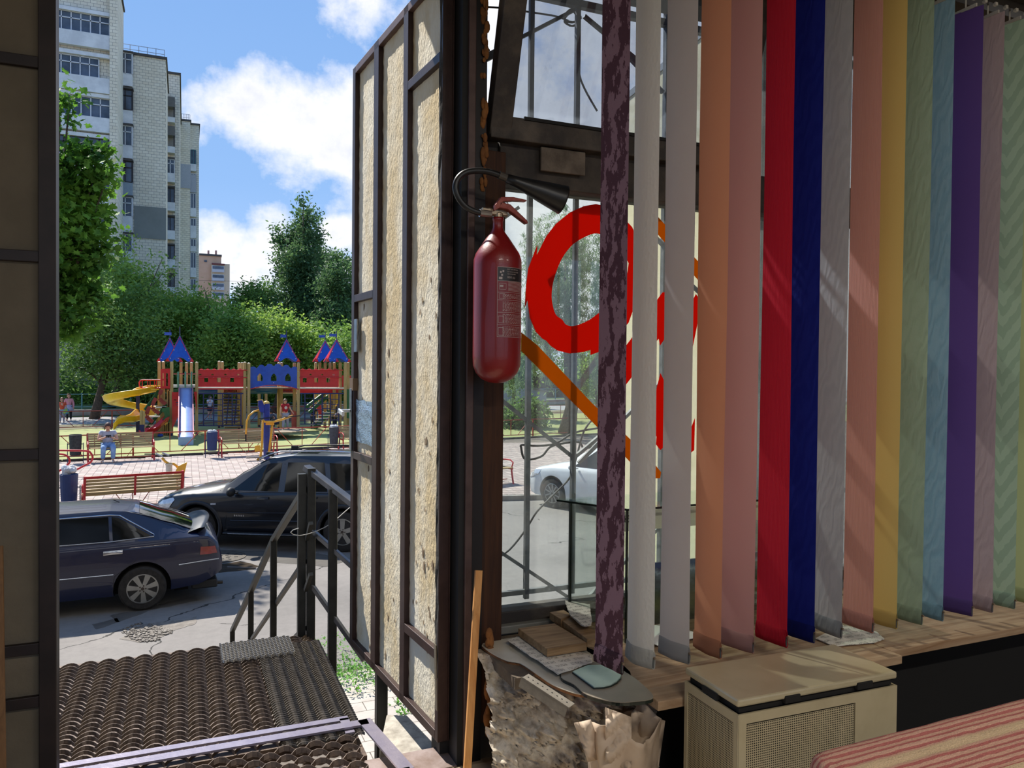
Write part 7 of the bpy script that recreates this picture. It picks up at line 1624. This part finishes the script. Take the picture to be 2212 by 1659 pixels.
# the trunk tree behind the play ground on the left
def gfoot(px, d): q = P(px, 900, d=d); return (q.x, q.y, gz(q.x, q.y))
q = G(203, 905)
D_ = (q-CAM).dot(f0)
tree('shade_tree', 'dark leafy tree with a leaning trunk behind the yellow spiral slide', tuple(q), [blob(230, 745, 70, D_), blob(180, 720, 60, D_), blob(290, 720, 60, D_+1), blob(330, 770, 45, D_+2), blob(160, 790, 45, D_), blob(240, 670, 60, D_+1), blob(300, 650, 45, D_+2), blob(190, 650, 50, D_), blob(265, 800, 50, D_+1), blob(320, 820, 35, D_+2), blob(230, 600, 35, D_+2)], 15000, .17, 'dark', .22, 11, cluster=.42)
specs = [
 ('tree', 'bushy light green tree with upright shoots before the apartment block', 240, 48, [(270, 600, 42), (235, 640, 50), (300, 640, 45), (262, 545, 16), (268, 512, 8), (330, 680, 50), (285, 690, 60), (215, 600, 30), (320, 600, 14), (352, 590, 12), (350, 560, 8)], 15000, .20, 'light'),
 ('tree', 'round light green tree in the middle behind the first castle roof', 390, 50, [(395, 700, 55), (430, 680, 50), (370, 670, 40), (450, 720, 60), (400, 650, 22), (432, 650, 22), (420, 740, 70), (346, 720, 45)], 15000, .20, 'light'),
 ('tree', 'dense mid green tree behind the left red bridge', 490, 47, [(490, 740, 62), (540, 740, 60), (470, 700, 40), (520, 700, 40), (455, 780, 45), (560, 770, 55), (500, 800, 50), (440, 620, 6)], 16000, .19, 'mid'),
 ('tree', 'yellowish green tree behind the single castle roof', 590, 46, [(595, 740, 45), (630, 760, 45), (560, 700, 30), (600, 700, 28), (655, 745, 35), (640, 720, 25), (580, 790, 45), (680, 780, 40)], 14000, .19, 'light'),
 ('tree', 'dark green tree mass left of the tall birch', 560, 66, [(540, 650, 32), (560, 640, 28), (590, 660, 34), (510, 665, 26), (575, 625, 14), (525, 632, 12), (610, 690, 40)], 9000, .24, 'dark'),
 ('birch_tree', 'tall wispy birch with a ragged pointed crown right of the sky gap', 660, 58, [(655, 440, 10, 24), (658, 480, 24, 28), (640, 520, 32, 34), (672, 520, 26, 40), (605, 515, 14, 24), (650, 570, 42, 40), (690, 470, 8, 20), (612, 560, 20, 30), (660, 620, 50, 44), (625, 600, 26, 36), (680, 660, 52, 40), (650, 680, 50, 40), (690, 560, 24, 30)], 21000, .22, 'birch'),
 ('birch_tree', 'darker round-topped tree beside the birch by the open leaf', 730, 54, [(730, 600, 38, 34), (715, 640, 44, 44), (745, 640, 44, 50), (725, 560, 16, 14), (755, 570, 20, 24), (735, 690, 50, 44), (770, 680, 50, 60), (700, 700, 44, 40)], 18000, .20, 'birch'),
 ('tree', 'leafy green bush with pale tips behind the right castle roofs', 720, 46, [(720, 750, 40), (680, 730, 30), (750, 740, 36), (700, 790, 40), (740, 790, 40)], 9000, .18, 'mid'),
]
for i, (nm, lab, fx, d, bl, n, sz, key) in enumerate(specs):
    bs = [blob(b[0], b[1], b[2], d+((k*37) % 5-2)*.7, rz=(b[3] if len(b) > 3 else None)) for k, b in enumerate(bl)]
    tree(nm, lab, gfoot(fx, d), bs, n, sz, key, .2, 20+i, cluster=.30 if key == 'birch' else .45, per=16, up=.0 if key == 'birch' else .4)
# understory bushes along the back
bush = [(170, 850, 45, 'mid', 'rounded green bush at the left edge behind the back fence'), (250, 860, 42, 'lime', 'yellow-green shrub behind the tree trunk'), (320, 850, 36, 'dark', 'dark shrub behind the spiral slide'), (400, 850, 34, 'dark', 'dark shrub seen behind the straight slide'), (470, 850, 36, 'mid', 'green shrub behind the left climbing net'), (560, 858, 34, 'lime', 'bright green shrub under the blue bridge'), (610, 865, 30, 'mid', 'low shrub behind the boy in red'), (680, 855, 38, 'mid', 'green shrub behind the right climbing net'), (745, 860, 36, 'dark', 'dark shrub at the open leaf edge'), (520, 820, 40, 'dark', 'dark bush above the wooden ramp'), (640, 820, 40, 'dark', 'dark bush between the bridges'), (440, 800, 40, 'dark', 'dark bush behind the first castle tower'), (360, 800, 44, 'dark', 'dark bush left of the first castle tower'), (720, 810, 44, 'dark', 'dark bush behind the right bridge')]
for i, (px, py, r_, key, lab) in enumerate(bush):
    d = 52+(i % 4); c = blob(px, py, r_, d, rz=r_*.9); f = gfoot(px, d); t0 = thing('shrub', lab, 'shrub', f, 'shrubs behind the playground'); leaves('foliage', [c, blob(px+r_*.6, py+8, r_*.7, d), blob(px-r_*.5, py+10, r_*.7, d)], 2600, .17, LM[key], t0, 50+i, off=V(f), cluster=.4)
    MB().tube([f, (f[0]+.1, f[1], f[2]+1.0), tuple(c[0])], [.06, .05, .02], 6).build('stem', barkm, t0)
# hedge line filling the low horizon left and right
hd_ = thing('hedge', 'continuous dark hedge closing the view behind the street', 'hedge', (5, 60, .6)); hb = [(V((x, 62+.14*x+rnd.uniform(-1, 1), 2.6)), (2.6, 2.2, 3.0)) for x in range(-34, 60, 3)]; leaves('foliage', hb, 30000, .30, LM['dark'], hd_, 77, off=V((5, 60, .6)), cluster=.6)
MB().bb((-34, 62, .4), (60, 62.2, 3.0)).build('woody_core', mat('hedge_core', '20261a', .95), hd_)
# willow seen through the shop window: hanging strands
wq = P(1222, 925, z=.6); wf_ = V((wq.x*.98, wq.y*.98, gz(wq.x, wq.y))); wd = (wf_-CAM).dot(f0)
wt = thing('willow_tree', 'hazy weeping willow with hanging strands beyond the shop window', 'tree', tuple(wf_))
tp = P(1222, 560, d=wd); MB().tube([wf_, P(1235, 880, d=wd), P(1228, 760, d=wd), tp], [.38, .30, .24, .06], 10).build('trunk', barkm, wt, smooth=True)
MB().tube([P(1235, 880, d=wd), P(1190, 780, d=wd), P(1150, 640, d=wd)], [.16, .12, .04], 8).tube([P(1232, 860, d=wd), P(1300, 760, d=wd), P(1360, 640, d=wd)], [.16, .12, .04], 8).build('branches', barkm, wt, smooth=True)
rg = random.Random(8); sb = []
for _ in range(330):
    px = 1222+rg.gauss(0, 72); 
    if not 1085 < px < 1420: continue
    yt_ = 470+((px-1222)/150)**2*130+rg.uniform(-25, 220); dd_ = wd+rg.uniform(-2.2, 2.2); L__ = rg.uniform(60, 200)
    for k in range(int(L__/14)): sb.append((P(px+math.sin(k*.8)*2, min(yt_+k*14, 880), d=dd_), (.16, .16, .22)))
leaves('foliage', sb, 40000, .13, LM['willow'], wt, 5, 'long', .08, 10, off=wf_)
for i, (px, py, r_, key, lab) in enumerate(((1110, 790, 50, 'mid', 'hazy tree left of the willow through the window'), (1290, 800, 60, 'mid', 'hazy tree right of the willow through the window'), (1128, 905, 30, 'dark', 'low dark bush beneath the willow'), (1420, 830, 60, 'mid', 'pale tree behind the third slat'))):
    d = 44+i*2 if i != 2 else wd+3; f = gfoot(px, d); t0 = thing('shrub' if i == 2 else 'tree', lab, 'shrub' if i == 2 else 'tree', f); leaves('foliage', [blob(px, py, r_, d), blob(px+20, py-r_*.5, r_*.7, d), blob(px-20, py+10, r_*.8, d)], 5000, .2, LM[key], t0, 90+i, off=V(f)); MB().tube([f, (f[0], f[1], f[2]+1.5), tuple(P(px, py, d=d))], [.14, .12, .04], 7).build('trunk', barkm, t0)
# extra fence panels and a handrail loop seen through the shop window
truss_fence('play_fence', 'red truss fence beneath the willow beyond the shop window', 14.5, 24.0, lambda x: lawn_y(x)+8.0-(x-14.5)*.25, .9, 1.9, orr)
sh_ = thing('garage', 'low grey-white garage behind the willow', 'building', tuple(gfoot(1100, 52))); c = V(gfoot(1110, 52)); MB().prism([(-2.6, 0), (2.6, 0), (2.6, 1.2), (-2.6, 2.2)], c, (1, .14, 0), (0, 0, 1), -3).build('walls', mat('garage_grey', '9a9c9e', .8), sh_)
MB().bar(c+V((-2.8, -.1, 2.25)), c+V((2.8, .3, 1.22)), .2, .08).build('roof_edge', mat('garage_roof', '6e7072', .7), sh_)
# ================================================================ window grille, cables and the cream kiosk outside
gr = thing('window_grille', 'dusty grey steel window grille of uprights and diagonal rays', 'grille', (2.3, 2.97, 2.3)); gm = mat('dusty_grille_steel', '5d5f5e', .6, .3, '75777a', 20, bump=.2)
def g_(px, py, y=2.97): return P(px, py, y=y)
def upright(px, w_=.022): q = g_(px, 800); MB().bar((q.x, 2.97, 2.33), (q.x, 2.97, 4.94), w_, w_).build('upright', gm, gr)
for px in (1141, 1240, 1432, 1640, 1860, 2080): upright(px, .020 if px < 1400 else .026)
for a, b in (((1240, 22), (1050, 120)), ((1262, 35), (1400, 150)), ((1068, 852), (1238, 988)), ((1062, 1180), (1236, 1296)), ((1244, 985), (1340, 905)), ((1120, 448), (1090, 470)), ((1262, 1300), (1432, 1130)), ((1250, 1000), (1432, 820)), ((1355, 120), (1432, 200)), ((1432, 560), (1520, 640)), ((1395, 490), (1432, 530))): MB().bar(g_(*a), g_(*b), .018, .014).build('diagonal', gm, gr)
MB().bar((1.1, 2.97, 2.36), (3.6, 2.97, 2.36), .02, .02).bar((1.1, 2.97, 4.88), (3.6, 2.97, 4.88), .03, .03).build('frame', gm, gr)
cb_ = thing('loose_cable', 'loose black cable sagging outside the window', 'cable', tuple(g_(1130, 1000, 3.06))); blk = mat('cable_sheath', '3a3836', .6)
def cab(pts, r_, y=3.06, nm='cable_run'): MB().tube(smoothp([P(a, b, y=y) for a, b in pts], 4), r_, 6).build(nm, blk, cb_, smooth=True)
cab([(1063, 1212), (1100, 1188), (1135, 1145), (1160, 1105), (1195, 1070), (1232, 1030), (1246, 985), (1262, 930), (1290, 895)], .0045)
cab([(1290, 925), (1240, 935), (1200, 958), (1160, 963), (1128, 961), (1126, 968), (1132, 990), (1150, 992), (1172, 984), (1188, 966), (1215, 958), (1250, 955), (1262, 968), (1290, 962)], .005)
cab([(1243, 60), (1250, 150), (1262, 190), (1290, 240)], .005); cab([(1050, 15), (1090, 18), (1150, 27), (1200, 35), (1228, 45)], .004)
rr = random.Random(5); cab([(1235+18*math.cos(k*1.3)*rr.uniform(.5, 1.2), 38+16*math.sin(k*1.3)*rr.uniform(.5, 1.2)) for k in range(22)], .004, 3.0, 'wire_tangle'); cab([(1050, 100), (1058, 110), (1052, 125), (1046, 118)], .002)
MB().bar(g_(1042, 132, 2.9), g_(1082, 112, 2.9), .02, .02).build('bracket', gm, gr)
kq0, kq1 = P(1358, 800, d=6.1), P(1512, 800, d=5.0); kd = (kq1-kq0); kd.z = 0; kd.normalize(); kn = V((-kd.y, kd.x, 0)); kn = kn if kn.y > 0 else -kn
ki = thing('cream_shutter_door', 'tall open shutter door of cream panels outside beyond the window', 'door', (kq0.x, kq0.y, 0)); ztk = P(1358, 222, d=6.1).z; KM = Matrix(((kd.x, kn.x, 0, kq0.x), (kd.y, kn.y, 0, kq0.y), (0, 0, 1, 0), (0, 0, 0, 1)))
crm = mat('cream_cladding', 'ddd0a6', .7, 0, 'e4d8b2', 3)
def KB(): m_ = MB(); m_.M = KM; return m_
for i in range(7): KB().bb((i*.27, 0, .6), (i*.27+.265, .03, ztk)).build('cladding_panel', crm, ki)
KB().bb((0, .03, .6), (1.88, .06, ztk)).build('outer_sheet', crm, ki); m_ = KB().bb((-.04, -.03, ztk), (1.92, .07, ztk+.05)).bb((-.04, -.03, .55), (.01, .07, ztk)).bb((1.87, -.03, 0), (1.92, .07, ztk))
for x in (.27, .81, 1.35): m_.bb((x-.02, -.025, .6), (x+.02, 0, ztk))
m_.build('steel_frame', mat('grey_trim', '8a8d90', .6), ki)
# ================================================================ apartment block
t = NT('white_brick'); br = t.n('TexBrick'); br.inputs['Color1'].default_value = hexc('e4dac4'); br.inputs['Color2'].default_value = hexc('f0e8d4'); br.inputs['Mortar'].default_value = hexc('9a958b'); br.inputs['Scale'].default_value = 1.0; br.inputs['Brick Width'].default_value = .40; br.inputs['Row Height'].default_value = .22; br.inputs['Mortar Size'].default_value = .012
t.l(t.mp(rot=(R(90), 0, 0)), br.inputs[0]); c = t.mix(.5, br.outputs[0], t.ramp(t.noise(.35, 6, .65), [(.35, (.80, .79, .77, 1)), (.65, (1, 1, 1, 1))]), 'MULTIPLY'); brick = t.fin(t.bsdf(c, .9, 0, t.bump(br.outputs['Fac'], .01, -.4)))
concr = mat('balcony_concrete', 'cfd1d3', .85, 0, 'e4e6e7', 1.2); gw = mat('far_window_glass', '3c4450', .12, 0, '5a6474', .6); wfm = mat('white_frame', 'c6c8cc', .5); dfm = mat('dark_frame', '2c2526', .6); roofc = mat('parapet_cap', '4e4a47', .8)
ab = thing('apartment_block', 'tall stepped grey-white brick apartment block with glazed balconies', 'apartment block', (-6, 60.5, 1))
def fx(px, y, py=300): return P(px, py, y=y).x
def sec(pa, pb_, y, pyt, name='brick_section', dp=12):
    xa, xb = fx(pa, y), fx(pb_, y); zt_ = P((pa+pb_)/2, pyt, y=y).z; o = MB().bb((xa, y, 0), (xb, y+dp, zt_)).build(name, brick, ab); MB().bb((xa-.1, y-.12, zt_), (xb+.1, y+dp, zt_+.18)).build('parapet', roofc, ab); return zt_
Y1, Y2, Y2b, Y3, Y3b, Y4 = 60.5, 65.8, 66.8, 74.0, 75.5, 90.0
sec(60, 255, Y1, -60, dp=5.2); sec(250, 358, Y2, 121, dp=8); sec(350, 388, Y3, 160, dp=15); sec(380, 411, Y4-1.2, 261, dp=14); sec(405, 430, Y4, 270, dp=14)
# roof railings
for a, b, y, pt in ((262, 355, Y2+1, 122), (392, 410, Y4, 262)):
    z = P((a+b)/2, pt, y=y).z; mb = MB(); xa, xb = fx(a, y), fx(b, y); n = 5
    for i in range(n+1): x = xa+(xb-xa)*i/n; mb.bar((x, y, z), (x, y, z+.75), .04)
    for h_ in (.4, .75): mb.bar((xa, y, z+h_), (xb, y, z+h_), .03)
    mb.build('roof_railing', mat('thin_grey_rail', '8c9096', .6), ab)
def facebox(pa, pya, pb_, pyb, y, out, dpt, m, name, par): # box covering a pixel rectangle on a facade plane
    a, b = P(pa, pya, y=y), P(pb_, pya, y=y); z0, z1 = P((pa+pb_)/2, pyb, y=y).z, P((pa+pb_)/2, pya, y=y).z; return MB().bb((a.x, y-out, z0), (b.x, y-out+dpt, z1)).build(name, m, par)
def window(pa, pya, pb_, pyb, y, frame, nv=2, top=.3, par=None, out=.08):
    wd_ = facebox(pa, pya, pb_, pyb, y, out, .06, gw, 'window', par or ab); a, b = P(pa, pya, y=y), P(pb_, pya, y=y); z0, z1 = P((pa+pb_)/2, pyb, y=y).z, P((pa+pb_)/2, pya, y=y).z
    mb = MB(); t_ = .07; yy = y-out-.03
    for i in range(nv+1): x = a.x+(b.x-a.x)*i/nv; mb.bb((x-t_/2, yy-.03, z0), (x+t_/2, yy+.05, z1))
    for z in (z0, z1)+((z1-(z1-z0)*top,) if top else ()): mb.bb((a.x, yy-.03, z-t_/2), (b.x, yy+.05, z+t_/2))
    mb.build('window_frame', frame, wd_); return wd_
# section 1: long loggias
def wline(y0, x=184, s_=.135): return y0
for k, (yt, ym, yb, fr_, nv, x1) in enumerate(((30, 72, 112, wfm, 6, 237), (122, 166, 208, wfm, 5, 214), (209, 252, 293, wfm, 6, 238), (297, 336, 372, dfm, 5, 240), (382, 420, 458, dfm, 5, 240), (470, 508, 545, wfm, 4, 240), (556, 590, 626, wfm, 4, 240))):
    facebox(100, yt-9, 239, yt-1, Y1, .35, .3, concr, 'floor_slab', ab); window(112, yt, x1, ym, Y1, fr_, nv, .33, out=.12); facebox(100, ym, 239, yb-9, Y1, .45, .35, concr, 'balcony_parapet', ab)
facebox(238, -60, 255, 660, Y1, .5, .5, brick, 'brick_pier', ab)
# section 2: balcony bay and blank wall
for k, (yt, ym, yb, fr_, pm__) in enumerate(((120, 164, 190, wfm, concr), (198, 241, 270, dfm, concr), (276, 318, 345, wfm, concr), (352, 396, 427, dfm, mat('blue_grey_balcony', '8b98a2', .8)), (429, 470, 503, wfm, concr), (508, 545, 575, wfm, concr), (585, 620, 645, wfm, concr))):
    window(257, yt, 286, ym, Y2, fr_, 2, .3, out=.5); facebox(256, ym, 287, yb, Y2, .55, .5, pm__, 'balcony_parapet', ab); facebox(256, yt-4, 289, yt-1, Y2, .7, .65, roofc, 'balcony_canopy', ab); facebox(286, yt, 288, ym, Y2, .5, .45, fr_, 'balcony_side', ab)
facebox(290, 447, 359, 516, Y2, .06, .05, mat('grey_render_patch', '7e807a', .9, 0, '8a8c86', .5), 'render_patch', ab)
# section 3 balconies
for k, (ys, yt, ym, yb, kind) in enumerate(((216, 237, 259, 276, 'open'), (278, 298, 322, 341, 'open'), (345, 349, 379, 404, 'win'), (406, 411, 441, 465, 'dark'), (468, 473, 501, 526, 'dark'), (529, 533, 563, 588, 'dark'), (592, 598, 622, 645, 'dark'))):
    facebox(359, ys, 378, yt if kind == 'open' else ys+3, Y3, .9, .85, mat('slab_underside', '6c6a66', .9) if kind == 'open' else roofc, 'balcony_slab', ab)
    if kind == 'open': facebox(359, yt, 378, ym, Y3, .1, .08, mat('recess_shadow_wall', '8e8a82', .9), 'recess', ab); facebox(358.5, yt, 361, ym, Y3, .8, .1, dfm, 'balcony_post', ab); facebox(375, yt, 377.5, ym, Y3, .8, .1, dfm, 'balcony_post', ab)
    else: window(359, yt, 377, ym, Y3, wfm if kind == 'win' else dfm, 2, 0 if kind == 'dark' else .3, out=.75)
    facebox(359, ym, 378, yb-6, Y3, .9, .85, concr, 'balcony_parapet', ab)
# section 4
facebox(389.5, 355, 412, 407, Y4-1.2, .08, .07, mat('pale_panel', 'a3a7ae', .7), 'insulation_panel', ab)
for k, (yt, ym, yb, c_) in enumerate(((327, 357, 372, 'teal'), (378, 380, 418, 'pan'), (420, 452, 470, 'w'), (474, 490, 516, 'o'), (518, 534, 545, 'o'), (547, 580, 600, 'w'), (604, 628, 645, 'w'))):
    window(412, yt, 423, max(ym, yt+4), Y4, mat('teal_frame', '3f6f78', .6) if c_ == 'teal' else wfm, 2, 0, out=.5); facebox(411, ym, 424, yb, Y4, .6, .5, mat('pale_panel', 'a3a7ae') if c_ == 'pan' else concr, 'balcony_parapet', ab)
# distant peach block
dbm = mat('peach_render', 'c9a284', .9, 0, 'd1ac90', .3); db = thing('distant_block', 'distant peach and cream apartment block on the horizon', 'apartment block', (P(462, 640, d=240).x, 262, 0))
yD = 262
def dbox(pa, pya, pb_, pyb, m, nm, out=0, dp=12, par=None): return facebox(pa, pya, pb_, pyb, yD, out, dp, m, nm, par or db)
dbox(428, 552, 478, 822, dbm, 'tower'); dbox(456, 570, 496, 822, mat('cream_render', 'c6b49a', .9), 'wing', .8, 10); dbox(430, 549, 479, 553, roofc, 'parapet', .4, 12)
for px in (451, 467.5): dbox(px-2, 538, px+2, 551, mat('chimney_pink', 'b58478', .9), 'chimney', -3, 2)
dbox(457, 570, 485, 573, mat('roof_maroon', '6e3a3c', .8), 'cornice', 1.4, 1)
for yy in (575, 594, 613, 632): dbox(458, yy, 484, yy+9, concr, 'window', 1.2, .5); dbox(459, yy+1, 483, yy+7, gw, 'pane', 1.4, .3); dbox(458, yy+9, 484, yy+14, mat('pale_balcony', 'b8bac0', .8), 'balcony', 1.6, .6)
dbox(441, 562, 447, 566, gw, 'window', .3, .2)
tag(MB().tube([P(430, 606, d=70), P(520, 607.5, d=70), P(620, 609, d=70), P(760, 609, d=70)], .012, 4).build('overhead_wire', blk), 'thin overhead wire crossing the sky gap', 'wire')
# the building this room belongs to goes on above the frame (it shades the porch side and shows in the car flanks)
uf = MB().bb((-34, -3.8, 5.36), (40, 2.9, 17)); struct(uf.build('wall_upper', mat('own_facade', '7d7a74', .9, 0, '8a867f', .5)))
mb = MB(); mg = MB()
for k in range(4):
    z = 6.3+k*2.9
    for i in range(12): x = -33+i*6; mb.bb((x, 2.9, z-.9), (x+4.2, 3.5, z)); mg.bb((x+.1, 2.9, z+.05), (x+4.1, 3.1, z+1.4))
struct(mb.build('wall_upper_balconies', concr)); struct(mg.build('wall_upper_glazing', gw))
struct(MB().bb((5.6, 2.9, 0), (40, 3.0, 5.36)).bb((-34, 2.9, 0), (-2.4, 3.0, 5.36)).build('wall_ground_floor', mat('own_facade', '7d7a74')))
